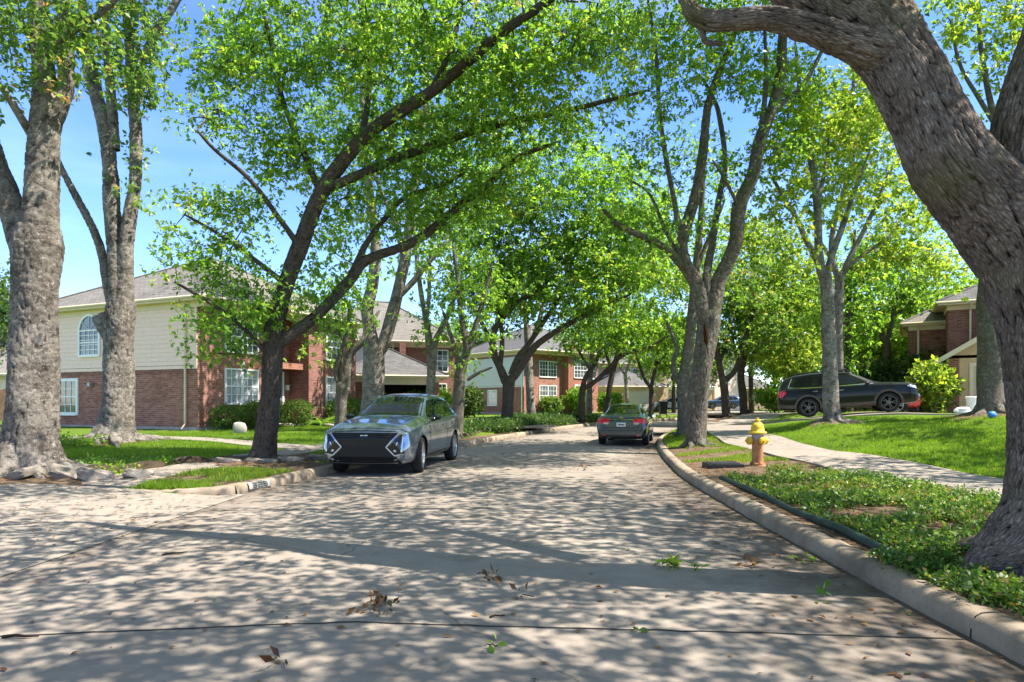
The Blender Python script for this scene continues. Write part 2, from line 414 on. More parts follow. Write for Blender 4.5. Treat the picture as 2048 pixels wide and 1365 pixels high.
# ---------------------------------------------------------------- setting: terrain, road, kerbs, walks
RIGHT = np.array([(2.93,-14),(2.93,0),(2.93,4.15),(2.97,5.4),(3.07,7.8),(3.16,9.4),(3.36,12.3),(3.68,14.9),(4.55,20.1),(5.92,26.3),(8.2,32.5),(11.5,38.5),(17,45),(25,51),(36,56.5),(60,63)])
LEFT = np.array([(-4.7,-14),(-4.7,0),(-4.7,5),(-4.55,10.2),(-4.28,11.6),(-3.92,13.6),(-3.2,16.8),(-1.86,22),(-0.1,28),(1.5,32.7),(5.5,41),(11,48.3),(19.5,56),(32,63),(60,71)])
def smooth_line(a, step=0.35, lo=None):
    a = np.asarray(a, float); out = []
    ext = np.vstack([2*a[0]-a[1], a, 2*a[-1]-a[-2]])
    for i in range(1, len(ext) - 2):
        p0, p1, p2, p3 = ext[i-1], ext[i], ext[i+1], ext[i+2]
        n = max(2, int(np.linalg.norm(p2 - p1) / step))
        for t in np.linspace(0, 1, n, endpoint=False):
            out.append(0.5*((2*p1)+(-p0+p2)*t+(2*p0-5*p1+4*p2-p3)*t*t+(-p0+3*p1-3*p2+p3)*t**3))
    out.append(ext[-2]); return np.array(out)
RL, LL = smooth_line(RIGHT), smooth_line(LEFT)
def rx(y): return np.interp(y, RL[:, 1], RL[:, 0])
def lx(y): return np.interp(y, LL[:, 1], LL[:, 0])
def road_z(y): return np.maximum(0, np.asarray(y, float) - 30) * 0.011

CTRL = np.array([
 (-6,12,.2),(-6,16,.22),(-3.9,20,.24),(-2.5,24,.27),(0,32,.35),(3.5,41,.45),(-10,12,.3),(-9.8,16,.33),(-12,19,.40),(-12,26,.36),(-20,28,.4),(-8,30,.38),
 (-5,40,.45),(-10,45,.5),(1,58,.42),(-8,65,.5),(10,70,.55),(-40,30,.5),(-40,12,.4),(-8,11.2,.2),(-10,6,.14),(-20,7,.25),(-10,-12,.2),(-7,8,.08),(-6,4,.08),(-5.2,10.2,-.03),(-5.8,10.3,0),(-6.5,10.4,.04),(-7.5,10.5,.07),(-8.5,10.7,.11),(-5.1,10.95,.13),(-5.7,11.1,.14),(-6.4,11.3,.15),
 (4,-10,.17),(4,2,.17),(4.2,6,.17),(4.5,10,.17),(4.9,13,.17),(5.2,16,.18),(6,20,.2),(7.6,26,.25),(9.8,31.5,.35),
 (6.4,-10,.17),(6.4,3,.17),(6.4,8.6,.17),(6.4,12,.17),(6.35,16.7,.2),(6.75,21.5,.34),(8,27,.5),(11,33.5,.55),
 (8.6,-10,.17),(8.6,3,.18),(8.5,11.5,.18),(8.35,17,.26),(8.6,21.5,.46),(9.8,26.5,.66),(12.6,32.3,.7),
 (10.3,17,.5),(12.2,19,.8),(10.6,21.5,.9),(16.2,24,1.1),(11.86,26,.87),(14.48,25,1.14),(12.3,23,.98),(15.5,20,1.1),(15,27,1.1),(18,20,.98),(14,14,.55),(11,12,.32),(20,12,.8),(22,28,1.2),(18,35,1.05),(24,40,.9),
 (30,48,.75),(40,30,1.3),(40,5,1.0),(20,68,.5),(24,78,.5),(33,94,.6),(0,120,.8),(80,100,1),(-80,100,.8),(-80,0,.5),(80,0,1.1),(50,75,.7)])
def terrain(x, y):
    x = np.asarray(x, float); y = np.asarray(y, float); shp = x.shape
    x = x.ravel(); y = y.ravel()
    num = np.zeros_like(x); den = np.zeros_like(x)
    for cx, cy, cz in CTRL:
        d2 = (x - cx)**2 + (y - cy)**2
        wgt = 1.0 / (d2 + 0.6)**1.7
        num += wgt * cz; den += wgt
    z = num / den
    # small natural unevenness
    z += 0.018*np.sin(x*1.3+0.7*y) + 0.014*np.sin(1.7*y-0.6*x+1) + 0.008*np.sin(4.1*x+2.3*y)
    return z.reshape(shp)
def tz(x, y): return float(terrain(np.array([x]), np.array([y]))[0])

def sheet(name, A, B, za, zb, n_across, mat, lift=0.0, kind='structure', crown=0.0, parent=None):
    """ribbon between polylines A and B (same length) with z arrays/functions"""
    n = len(A); ts = np.linspace(0, 1, n_across)
    V = np.zeros((n, n_across, 3))
    for j, t in enumerate(ts):
        xy = A*(1-t) + B*t
        V[:, j, :2] = xy
        z = za*(1-t) + zb*t
        V[:, j, 2] = z + lift + crown*4*t*(1-t)
    idx = np.arange(n*n_across).reshape(n, n_across)
    q = np.stack([idx[:-1,:-1], idx[:-1,1:], idx[1:,1:], idx[1:,:-1]], -1).reshape(-1, 4)
    cum = np.concatenate([[0], np.cumsum(np.linalg.norm(np.diff((A+B)/2, axis=0), axis=1))])
    U = np.stack([np.broadcast_to(ts, (n, n_across)), np.broadcast_to(cum[:, None], (n, n_across))], -1).reshape(-1, 2)
    me = mesh_np(name, V.reshape(-1, 3), q, uv=U[q], smooth=True)
    o = link(name, me, parent, mat)
    if parent is None: tag(o, kind=kind)
    return o, V

def resample(line, n):
    d = np.concatenate([[0], np.cumsum(np.linalg.norm(np.diff(line, axis=0), axis=1))])
    t = np.linspace(0, d[-1], n)
    return np.stack([np.interp(t, d, line[:, 0]), np.interp(t, d, line[:, 1])], -1)
def offset(line, d):
    """offset to the right of the travel direction"""
    t = np.gradient(line, axis=0); t /= np.linalg.norm(t, axis=1)[:, None]
    return line + np.stack([t[:, 1], -t[:, 0]], -1) * d

# ground sheet out to the horizon
gx = np.concatenate([[-900,-500,-300,-200,-140],np.arange(-100,-30,3.0),np.arange(-30,-14,0.8),np.arange(-14,22,0.3),np.arange(22,40,0.8),np.arange(40,100,3.0),[140,200,300,500,900]])
gy = np.concatenate([[-400,-200,-100,-60,-40],np.arange(-30,0,1.5),np.arange(0,40,0.3),np.arange(40,75,0.8),np.arange(75,150,3.0),[170,220,320,500,1200]])
GX, GY = np.meshgrid(gx, gy)
GZ = terrain(GX, GY)
inside = (GX > lx(GY) - 0.75) & (GX < rx(GY) + 0.75) & (GY < 71)
GZ = np.where(inside, road_z(GY) - 0.35, GZ)
_si = smooth_line([(8.5,-12),(8.5,3),(8.5,8.6),(8.45,12),(8.35,17),(8.6,21.5),(9.8,26.5),(12.6,32.3),(16.8,38.4),(24,44.6),(36,49.4)], 0.35)
under = (GX >= rx(GY)) & (GX < np.interp(GY, _si[:, 1], _si[:, 0])-0.12) & (GY < 49)
under |= (GX <= lx(GY)) & (GX > lx(GY)-3.25) & (GY > 11.2) & (GY < 50)
under |= (GX < -4) & (GX > -31) & (GY > 3.4) & (GY < np.interp(-GX, [4.6, 6.2, 9, 32], [10.35, 10.45, 10.8, 11.8]))
GZ = np.where(under & ~inside, GZ-0.13, GZ)
gi = np.arange(GX.size).reshape(GX.shape)
gq = np.stack([gi[:-1,:-1], gi[:-1,1:], gi[1:,1:], gi[1:,:-1]], -1).reshape(-1, 4)
tag(link('ground', mesh_np('ground', np.stack([GX, GY, GZ], -1).reshape(-1, 3), gq, smooth=True), None, M['turf']), kind='structure')

NR = 260
RA, RB = resample(LL, NR), resample(RL, NR)
sheet('road', RA, RB, road_z(RA[:, 1]), road_z(RB[:, 1]), 15, M['road'], 0.0, crown=0.03)

# expansion joints across the road: dark filler strips a few mm proud
def joint(pts, wd):
    p = np.array(pts, float); p[:, 0] = p[:, 0]
    xs = np.linspace(p[0, 0], p[-1, 0], 60)
    ys = np.interp(xs, p[:, 0], p[:, 1]) + RNG.normal(0, 0.006, 60)
    A = np.stack([xs, ys - wd*(0.5 + 0.25*RNG.random(60))], -1); B = np.stack([xs, ys + wd*(0.5 + 0.25*RNG.random(60))], -1)
    tt = np.clip((xs - lx(ys)) / (rx(ys) - lx(ys)), 0, 1)
    z = 0.03*4*tt*(1-tt) + road_z(ys) + 0.004
    o, _ = sheet('road_joint', A, B, z, z, 2, M['dark_void'])
joint([(-4.6,4.0),(-3.2,4.13),(-1.1,4.37),(-0.1,4.28),(1.4,4.2),(2.88,4.12)], 0.014)
joint([(-4.4,9.0),(-1,9.05),(3.0,9.1)], 0.012)
joint([(-3.9,13.7),(0,13.8),(3.4,13.9)], 0.012)
joint([(-3.0,18.2),(1,18.0),(4.1,17.8)], 0.012)

# kerbs: rounded profile swept along the edge
def kerb(line, side, name, breaks=(), y0=-14, y1=80):
    """side=+1: kerb stands to the right of the line"""
    t = np.gradient(line, axis=0); t /= np.linalg.norm(t, axis=1)[:, None]
    nrm = np.stack([t[:, 1], -t[:, 0]], -1) * side
    prof = [(0.0,-0.05),(0.0,0.03),(0.012,0.10),(0.035,0.138),(0.07,0.158),(0.15,0.165),(0.21,0.155),(0.235,0.12),(0.24,-0.05)]
    n = len(line); V = np.zeros((n, len(prof), 3))
    for j, (d, h) in enumerate(prof):
        jit = 0.006*np.sin(np.arange(n)*0.9+j*0.5)+RNG.normal(0, 0.0035, n)
        V[:, j, :2] = line + nrm*(d + jit)[:, None]
        V[:, j, 2] = road_z(line[:, 1]) + h + RNG.normal(0, 0.003, n)
    idx = np.arange(n*len(prof)).reshape(n, -1)
    keep = [i for i in range(n-1) if y0 <= line[i, 1] <= y1 and not any(abs(line[i, 1]-b) < 0.001 for b in breaks)]
    q = np.stack([idx[:-1,:-1], idx[1:,:-1], idx[1:,1:], idx[:-1,1:]], -1)[keep].reshape(-1, 4)
    if side < 0: q = q[:, ::-1]
    return V, q
def kerb_obj(line, side, name, y0, y1, gaps):
    """cut the sweep at gap rows and narrow the ends: separate cast lengths in one kerb"""
    V, q = kerb(line, side, name, (), y0, y1)
    o = link(name, mesh_np(name, V.reshape(-1, 3), q, smooth=True), None, M['kerb'])
    tag(o, kind='structure'); return V
fine_R = smooth_line(RIGHT, 0.12); fine_L = smooth_line(LEFT, 0.12)
kerb_obj(fine_R, 1, 'kerb', -14, 60, ())
kerb_obj(fine_L, -1, 'kerb', 10.55, 70, ())
# kerb returns into the left driveway
ret = smooth_line([(-6.5,10.66),(-5.9,10.56),(-5.3,10.46),(-4.8,10.45),(-4.52,10.62)], 0.1)
V, q = kerb(ret, -1, 'kerb'); V[..., 2] -= np.linspace(0.13, 0.0, len(ret))[:, None]
tag(link('kerb', mesh_np('kerb', V.reshape(-1, 3), q, smooth=True), None, M['kerb']), kind='structure')
# open joints between kerb lengths: dark gaps
def kerb_joint(y, line, side, wd=0.012):
    i = int(np.argmin(abs(line[:, 1]-y))); p = line[i]; t = line[i+1]-line[i-1]; t /= np.linalg.norm(t)
    nr = np.array([t[1], -t[0]])*side
    prof = [(-0.004,-0.02),(-0.004,0.03),(0.008,0.102),(0.031,0.142),(0.07,0.163),(0.15,0.170),(0.215,0.158),(0.24,0.12)]
    m = MB()
    for a, b in zip(prof[:-1], prof[1:]):
        pa = p+nr*a[0]; pb = p+nr*b[0]; z = float(road_z(p[1]))
        m.quad((*(pa-t*wd/2), z+a[1]), (*(pa+t*wd/2), z+a[1]), (*(pb+t*wd/2), z+b[1]), (*(pb-t*wd/2), z+b[1]))
    tag(m.obj('kerb_joint', M['dark_void']), kind='structure')
for yy in (4.2, 9.3, 14.2): kerb_joint(yy, fine_R, 1)
for yy in (12.0, 14.6, 17.0): kerb_joint(yy, fine_L, -1)

# right verge, walk
SRi = smooth_line([(6.4,-12),(6.4,3),(6.4,8.6),(6.4,12),(6.35,16.7),(6.75,21.5),(8.0,27),(10.8,33.5),(15,40.2),(22.5,46.8),(35,52)], 0.35)
SRo = smooth_line([(8.5,-12),(8.5,3),(8.5,8.6),(8.45,12),(8.35,17),(8.6,21.5),(9.8,26.5),(12.6,32.3),(16.8,38.4),(24,44.6),(36,49.4)], 0.35)
n = 240
Ri = resample(offset(smooth_line(RIGHT[:-1], 0.35), 0.22), n)
Si, So = resample(SRi, n), resample(SRo, n)
def blend_sheet(name, A, B, zA, zfun, na, mat, lift):
    ts = np.linspace(0, 1, na); V = np.zeros((len(A), na, 3))
    for j, t in enumerate(ts):
        xy = A*(1-t)+B*t; V[:, j, :2] = xy
        w_ = min(1, t*2.2)
        V[:, j, 2] = zA*(1-w_) + zfun(xy[:, 0], xy[:, 1])*w_ + lift
    V0 = V[:1].copy(); V0[..., 2] -= 0.2; V0[..., 1] -= 0.05; Vs = np.concatenate([V0, V], 0)     # turned-down end
    idx = np.arange(Vs.shape[0]*na).reshape(Vs.shape[0], na)
    q = np.stack([idx[:-1,:-1], idx[:-1,1:], idx[1:,1:], idx[1:,:-1]], -1).reshape(-1, 4)
    o = link(name, mesh_np(name, Vs.reshape(-1, 3), q, smooth=True), None, mat)
    tag(o, kind='structure'); return V
VR = blend_sheet('verge', Ri, Si, road_z(Ri[:, 1])+0.14, terrain, 14, M['soil'], 0.012)
def walk(name, A, B, lift=0.03, na=5, mat='walk', ramp=None):
    za = terrain(A[:, 0], A[:, 1]); zb = terrain(B[:, 0], B[:, 1])
    m = (za+zb)/2
    za, zb = za*0.4+m*0.6, zb*0.4+m*0.6
    if ramp:
        w_ = np.clip((A[:, 1]-10.25)/1.3, 0, 1); za = za*w_+(1-w_)*(ramp(A[:, 0])-0.02); zb = zb*w_+(1-w_)*(ramp(B[:, 0])-0.02)
    o, V = sheet(name, A, B, za, zb, na, M[mat], lift)
    # skirt so that the slab has thickness
    mb = MB()
    for L_ in (V[:, 0], V[:, -1], V[0]):
        for a, b in zip(L_[:-1], L_[1:]): mb.quad(a, b, (b[0], b[1], b[2]-0.12), (a[0], a[1], a[2]-0.12))
    me = mb.mesh('edge'); bm = bmesh.new(); bm.from_mesh(o.data); bm.from_mesh(me); bm.to_mesh(o.data); bm.free()
    return V
WR = walk('pavement', Si, So)
def walk_joint(V, i, wd=0.012):
    a, b = V[i, 0], V[i, -1]; d = V[i+1, 0]-V[i, 0]; d = d/np.linalg.norm(d)
    pts = [V[i, j] for j in range(V.shape[1])]
    mb = MB()
    for p, q_ in zip(pts[:-1], pts[1:]):
        mb.quad(p-d*wd/2+(0,0,.004), p+d*wd/2+(0,0,.004), q_+d*wd/2+(0,0,.004), q_-d*wd/2+(0,0,.004))
    tag(mb.obj('pavement_joint', M['dark_void']), kind='structure')
for yy in (8.2, 10.6, 13.0, 15.4, 18, 21): walk_joint(WR, int(np.argmin(abs(WR[:, 0, 1]-yy))))

# left verge, walk, driveway
Lf = smooth_line([p for p in LEFT if 9 < p[1] < 70], 0.35)
Lf = Lf[Lf[:, 1] > 10.25]
L0 = offset(Lf, -0.22)[:int(len(Lf)*0.8)]
L1, L2 = offset(Lf, -1.95)[:len(L0)], offset(Lf, -3.15)[:len(L0)]
kv = int(np.argmax(L0[:, 1] > 10.62)); L1v, L0v = L1[kv:], L0[kv:]
VL = blend_sheet('verge', L1v, L0v, terrain(L1v[:, 0], L1v[:, 1]), lambda x, y: road_z(y)+0.14, 8, M['soil'], 0.012)
def dzf(x): return np.interp(-x, [4.3, 4.75, 5.2, 7, 10, 20, 32], [0.002, 0.006, 0.03, 0.11, 0.2, 0.3, 0.4])
WL = walk('pavement', L2, L1, 0.025, ramp=dzf)
for yy in (13, 15.2, 17.4, 19.6): walk_joint(WL, int(np.argmin(abs(WL[:, 0, 1]-yy))))
dA = resample(np.array([(-4.4,4.2),(-4.75,4.2),(-9,4.0),(-32,2.5)], float), 160); dB = resample(np.array([(-4.35,10.64),(-4.6,10.62),(-6.2,10.75),(-9,11.0),(-32,12.0)], float), 160)
def dzf(x): return np.interp(-x, [4.3, 4.75, 5.2, 7, 10, 20, 32], [0.002, 0.006, 0.03, 0.11, 0.2, 0.3, 0.4])
o, DV = sheet('driveway', dA, dB, dzf(dA[:, 0]), dzf(dB[:, 0]), 24, M['walk'], 0.01)
# path along the first house
pc = smooth_line([(-24,25.2),(-17,22.6),(-11.5,20.9),(-8,19.6),(-5.4,18.4)], 0.35)
walk('path', offset(pc, -0.6), offset(pc, 0.6), 0.035)
# far driveways left, crossing from the road to the houses
pc = smooth_line([(0.6,31.0),(-2.2,34.5),(-4.2,37.8)], 0.4)
walk('driveway', offset(pc, -2.2), offset(pc, 2.0), 0.05)
# right driveway under the black suv
pc = smooth_line([(7.2,31.9),(9.4,28.6),(11.9,26.3),(14.5,25.2),(18,24.2),(21.5,23.2)], 0.35)
walk('driveway', offset(pc, -3.2), offset(pc, 1.35), 0.05, 7)
pc = smooth_line([(14.5,54),(18.5,63),(21.5,74)], 0.6); walk('driveway', offset(pc, -3), offset(pc, 3), 0.05)
pc = smooth_line([(22,57.5),(25,70),(27,80)], 0.8); walk('driveway', offset(pc, -3), offset(pc, 3), 0.05)

# bare soil round the trunks
SOIL = [(-9.6, 11.75, 2.5), (-12.1, 18.7, 1.7), (-5.7, 14.6, 1.3), (15.4, 20.9, 1.5), (10.6, 21.4, .75)]
for cx, cy, rr in SOIL:
    nr, na = 12, 48; V = []
    for i in range(nr+1):
        for j in range(na):
            a = 2*math.pi*j/na; q = rr*(i/nr)*(1+.16*math.sin(3*a+cx)+.1*math.sin(7*a+cy)+.06*math.sin(13*a))
            x, y = cx+math.cos(a)*q, cy+math.sin(a)*q
            V.append((x, y, tz(x, y)+.05*(1-(i/nr)**2)-.012*(i/nr)**3+.006+.02*math.sin(9*x)*math.sin(8*y)*(i < nr)))
    idx = np.arange((nr+1)*na).reshape(nr+1, na); nx = np.roll(idx, -1, 1)
    q = np.stack([idx[:-1], idx[1:], nx[1:], nx[:-1]], -1).reshape(-1, 4)
    tag(link('soil', mesh_np('soil', np.array(V), q, smooth=True), None, M['soil']), kind='structure')
def off_soil(x, y):
    m = np.ones(len(x), bool)
    for cx, cy, rr in SOIL: m &= ((x-cx)**2+(y-cy)**2) > (rr*(.72+.2*np.sin(5*np.arctan2(y-cy, x-cx)+cx)))**2
    return m
# ---------------------------------------------------------------- houses
class House:
    def __init__(s, name, label, origin, xdir, z, group=None):
        rz = math.atan2(xdir[1], xdir[0])
        s.r = empty(name, (origin[0], origin[1], z), rz); tag(s.r, label, 'house', group)
    def part(s, mb, name, mat, parent=None, **k): return mb.obj(name, M[mat], parent or s.r, **k)
    def box(s, name, mat, *b, **k): return s.part(MB().box(*b), name, mat, **k)
    def face(s, kind, pos):
        if kind == 'front': return lambda u, z, d=0.0: Vector((u, pos - d, z))
        if kind == 'side': return lambda u, z, d=0.0: Vector((pos - d, u, z))
        if kind == 'right': return lambda u, z, d=0.0: Vector((pos + d, u, z))
    def fbox(s, mb, f, u0, u1, z0, z1, d0, d1):
        c = [f(u0,z0,d0), f(u1,z0,d0), f(u1,z0,d1), f(u0,z0,d1), f(u0,z1,d0), f(u1,z1,d0), f(u1,z1,d1), f(u0,z1,d1)]
        mb.add(c, [(3,2,1,0),(4,5,6,7),(0,1,5,4),(1,2,6,5),(2,3,7,6),(3,0,4,7)])
    def window(s, kind, pos, u0, u1, z0, z1, cols=3, rows=4, arch=False, sash=True, mat='trim_white', pane='window_glass', trim=0.07, lintel=None, mull=False):
        f = s.face(kind, pos); fr = MB(); B = lambda *a: s.fbox(fr, f, *a)
        t = trim
        B(u0-t, u0, z0-t, z1+(0 if arch else t), 0.002, 0.06); B(u1, u1+t, z0-t, z1+(0 if arch else t), 0.002, 0.06)
        B(u0, u1, z0-t-0.02, z0, 0.002, 0.09)
        if not arch: B(u0, u1, z1, z1+t, 0.002, 0.06)
        wm = 0.028
        for i in range(1, cols):
            u = u0+(u1-u0)*i/cols; B(u-wm/2, u+wm/2, z0, z1, 0.016, 0.036)
        for j in range(1, rows):
            z = z0+(z1-z0)*j/rows; B(u0, u1, z-wm/2, z+wm/2, 0.0165, 0.0355)
        if sash: B(u0, u1, (z0+z1)/2-0.03, (z0+z1)/2+0.03, 0.017, 0.045)
        if mull: B((u0+u1)/2-0.06, (u0+u1)/2+0.06, z0, z1, 0.018, 0.058)
        pn = MB(); pn.quad(f(u0,z0,0.012), f(u1,z0,0.012), f(u1,z1,0.012), f(u0,z1,0.012))
        if arch:
            c, r = (u0+u1)/2, (u1-u0)/2; nseg = 14
            arc = [(c+r*math.cos(math.pi*k/nseg), z1+r*math.sin(math.pi*k/nseg)) for k in range(nseg+1)]
            oarc = [(c+(r+t)*math.cos(math.pi*k/nseg), z1+(r+t)*math.sin(math.pi*k/nseg)) for k in range(nseg+1)]
            for k in range(nseg):
                a, b, cc, d = arc[k], oarc[k], oarc[k+1], arc[k+1]
                fr.add([f(*a,0.06), f(*b,0.06), f(*cc,0.06), f(*d,0.06), f(*a,0.002), f(*b,0.002), f(*cc,0.002), f(*d,0.002)],
                       [(0,1,2,3),(0,3,7,4),(1,5,6,2)])
                pn.tri(f(c, z1, 0.012), f(*arc[k], 0.012), f(*arc[k+1], 0.012))
            B(u0, u1, z1-0.03, z1+0.03, 0.017, 0.05)
            for k in (3, 7, 11):
                a = math.pi*k/nseg; p0 = f(c, z1, 0.028); p1 = f(c+r*math.cos(a), z1+r*math.sin(a), 0.028)
                fr.tube([p0, p1], 0.014, 4)
        w_ = s.part(fr, 'window', mat)
        s.part(pn, 'pane', pane, w_)
        if lintel:
            lb = MB(); s.fbox(lb, f, u0-0.15, u1+0.15, z1+t+0.002 if not arch else z1+(u1-u0)/2+t, (z1+t if not arch else z1+(u1-u0)/2+t)+0.3, 0.002, 0.035)
            s.part(lb, 'lintel', lintel)
            ks = MB(); s.fbox(ks, f, (u0+u1)/2-0.09, (u0+u1)/2+0.09, (z1+t if not arch else z1+(u1-u0)/2+t)+0.004, (z1+t if not arch else z1+(u1-u0)/2+t)+0.34, 0.036, 0.06)
            s.part(ks, 'keystone', 'trim_white')
        return w_
    def siding(s, kind, pos, u0, u1, z0, z1, mat, board=0.19):
        f = s.face(kind, pos); mb = MB(); z = z0
        while z < z1-0.01:
            zt = min(z+board, z1)
            a = [f(u0,z,0.03), f(u1,z,0.03), f(u1,zt,0.008), f(u0,zt,0.008), f(u0,z,0.004), f(u1,z,0.004)]
            mb.add(a, [(0,1,2,3) if kind != 'side' else (3,2,1,0), (4,5,1,0) if kind != 'side' else (0,1,5,4)])
            z += board
        for uu in (u0, u1):
            s.fbox(mb, f, uu-0.06, uu+0.06, z0-0.02, z1, 0.0035, 0.042)
        s.fbox(mb, f, u0-0.061, u1+0.061, z0-0.16, z0-0.021, 0.0035, 0.045)
        return s.part(mb, 'siding', mat)
    def hip(s, x0, x1, y0, y1, ze, rise, over, mat, fascia='trim_cream', ridge_dir=None):
        X0, X1, Y0, Y1 = x0-over, x1+over, y0-over, y1+over
        w, d = X1-X0, Y1-Y0
        if w < d: r0, r1 = ((X0+X1)/2, Y0+w/2), ((X0+X1)/2, Y1-w/2)
        else: r0, r1 = (X0+d/2, (Y0+Y1)/2), (X1-d/2, (Y0+Y1)/2)
        zb, zt = ze+0.02, ze+0.02+rise
        a, b, c, dd = (X0,Y0,zb), (X1,Y0,zb), (X1,Y1,zb), (X0,Y1,zb)
        e, g = (*r0, zt), (*r1, zt)
        mb = MB()
        if w < d: mb.tri(a,b,e); mb.quad(b,c,g,e); mb.tri(c,dd,g); mb.quad(dd,a,e,g)
        else: mb.quad(a,b,g,e); mb.tri(b,c,g); mb.quad(c,dd,e,g); mb.tri(dd,a,e)
        mb.quad(dd, c, b, a)
        rf = s.part(mb, 'roof', mat)
        cap = MB()
        for p, q in ((a,e),(b,e if w < d else g),(c,g),(dd,g if w < d else e),(e,g)):
            if (Vector(p)-Vector(q)).length > 0.05: cap.tube([Vector(p)+Vector((0,0,.02)), Vector(q)+Vector((0,0,.02))], 0.06, 5)
        s.part(cap, 'ridge_cap', mat, rf)
        fb = MB(); h = 0.2; z0, z1 = ze-h+0.015, ze+0.015
        fb.box(X0, X1, Y0, Y0+0.03, z0, z1); fb.box(X0, X1, Y1-0.03, Y1, z0, z1)
        fb.box(X0, X0+0.03, Y0+0.031, Y1-0.031, z0, z1); fb.box(X1-0.03, X1, Y0+0.031, Y1-0.031, z0, z1)
        fb.box(X0+0.031, X1-0.031, Y0+0.031, Y1-0.031, z0+0.02, z0+0.05)     # soffit
        fb.box(x0-0.05, x1+0.05, y0-0.05, y0-0.004, z0-0.22, z0+0.019)       # frieze boards
        fb.box(x0-0.05, x0-0.004, y0-0.003, y1, z0-0.22, z0+0.019)
        s.part(fb, 'fascia', fascia)
        gt = MB(); gt.tube([(X0-0.06, Y0-0.06, z1-0.07), (X1+0.06, Y0-0.06, z1-0.07)], 0.06, 6); gt.tube([(X0-0.06, Y0-0.06, z1-0.07), (X0-0.06, Y1, z1-0.07)], 0.06, 6)
        s.part(gt, 'gutter', fascia)
        return rf
    def gable(s, x0, x1, y0, y1, ze, rise, over, mat, wallmat, fascia='trim_cream'):
        """ridge runs along y, gable faces front"""
        xm = (x0+x1)/2; X0, X1, Y0, Y1 = x0-over, x1+over, y0-over*0.7, y1+over*0.3
        dz = rise*over/((x1-x0)/2)
        mb = MB(); th = 0.1
        for sx, xe in ((1, X0), (-1, X1)):
            p = [(xe,Y0,ze-dz),(xe,Y1,ze-dz),(xm,Y1,ze+rise),(xm,Y0,ze+rise)]
            if sx < 0: p = p[::-1]
            mb.prism(p[::-1], (0,0,th))
        rf = s.part(mb, 'roof', mat)
        g = MB(); g.prism([(x0,y0+0.003,ze-0.02),(x1,y0+0.003,ze-0.02),(xm,y0+0.003,ze+rise-0.03)], (0,0.12,0)); s.part(g, 'gable', wallmat)
        fb = MB()
        for xe in (X0, X1):
            a, b = Vector((xe,Y0-0.03,ze-dz-0.14)), Vector((xm,Y0-0.03,ze+rise-0.14))
            fb.prism([a, b, b+Vector((0,0,0.23)), a+Vector((0,0,0.23))], (0,0.028,0))
        fb.box(X0, X0+0.03, Y0, Y1, ze-dz-0.14, ze-dz+0.0); fb.box(X1-0.03, X1, Y0, Y1, ze-dz-0.14, ze-dz)
        s.part(fb, 'fascia', fascia); return rf
    def downspout(s, pts, mat='trim_cream'):
        mb = MB(); mb.tube(pts, 0.05, 6); return s.part(mb, 'downspout', mat)
    def garage_door(s, kind, pos, u0, u1, z0, z1, mat='garage_door', trim='trim_cream', rows=4, cols=4):
        f = s.face(kind, pos); t = MB()
        s.fbox(t, f, u0-0.14, u0, z0, z1+0.14, 0.002, 0.05); s.fbox(t, f, u1, u1+0.14, z0, z1+0.14, 0.002, 0.05); s.fbox(t, f, u0, u1, z1, z1+0.14, 0.002, 0.05)
        s.part(t, 'door_frame', trim)
        d = MB()
        for j in range(rows):
            za, zb = z0+(z1-z0)*j/rows, z0+(z1-z0)*(j+1)/rows
            s.fbox(d, f, u0, u1, za+0.006, zb-0.006, 0.003, 0.02)
            for i in range(cols):
                ua, ub = u0+(u1-u0)*i/cols, u0+(u1-u0)*(i+1)/cols
                s.fbox(d, f, ua+0.09, ub-0.09, za+0.1, zb-0.1, 0.021, 0.03)
        return s.part(d, 'garage_door', mat)
    def lamp(s, kind, pos, u, z):
        f = s.face(kind, pos); m = MB(); s.fbox(m, f, u-0.05, u+0.05, z-0.08, z+0.12, 0.002, 0.03); s.fbox(m, f, u-0.07, u+0.07, z-0.12, z+0.1, 0.04, 0.16); s.fbox(m, f, u-0.09, u+0.09, z+0.1, z+0.14, 0.031, 0.18)
        return s.part(m, 'wall_lamp', 'trim_white')

# first house, left: brick below, cream lap siding above on the side wall
h = House('brick_house', 'brick house with cream sided wall and arched side window, left of the road', (-13.1, 27.1), (0.398, 0.917), 0.33)
W1, D1 = 10.2, 11.0
h.box('foundation', 'slab_foundation', -0.02, W1, -0.02, D1, -0.5, 0.16)
h.box('wall', 'brick_red', 0.0, 4.2, 0.0, D1-0.1, 0.16, 5.55)
h.box('wall', 'brick_dark', 4.2, 6.35, 0.9, D1-0.2, 0.16, 5.54)
h.box('wall', 'brick_dark', 6.35, W1-0.02, -0.35, D1-0.3, 0.16, 5.53)
h.siding('side', 0.0, 0.08, D1-0.1, 2.78, 5.3, 'siding_cream')
h.hip(0, W1, -0.35, D1, 5.6, 3.0, 0.45, 'shingle_brown')
sc_ = MB(); sc_.box(-0.03, -0.003, 0.0, D1-0.1, 2.46, 2.6); h.part(sc_, 'soldier_course', 'brick_dark')
h.window('side', -0.03, 6.15, 7.45, 3.4, 4.5, 4, 5, arch=True, sash=True, trim=0.1)
h.window('side', 0.0, 7.75, 8.95, 0.75, 2.2, 3, 4, trim=0.13)
h.window('front', 0.0, 1.45, 3.25, 1.2, 2.65, 6, 4, mull=True, lintel='brick_orange', pane='curtain_glass')
h.window('front', 0.0, 1.45, 3.25, 3.5, 4.8, 6, 4, mull=True, lintel='brick_orange')
h.window('front', -0.35, 7.7, 8.9, 0.95, 2.5, 3, 4, pane='window_glass')
h.window('front', -0.35, 7.7, 8.9, 3.5, 4.75, 3, 4)
h.window('front', 0.9, 4.85, 5.75, 3.5, 4.75, 3, 4)
f9 = h.face('front', 0.9)
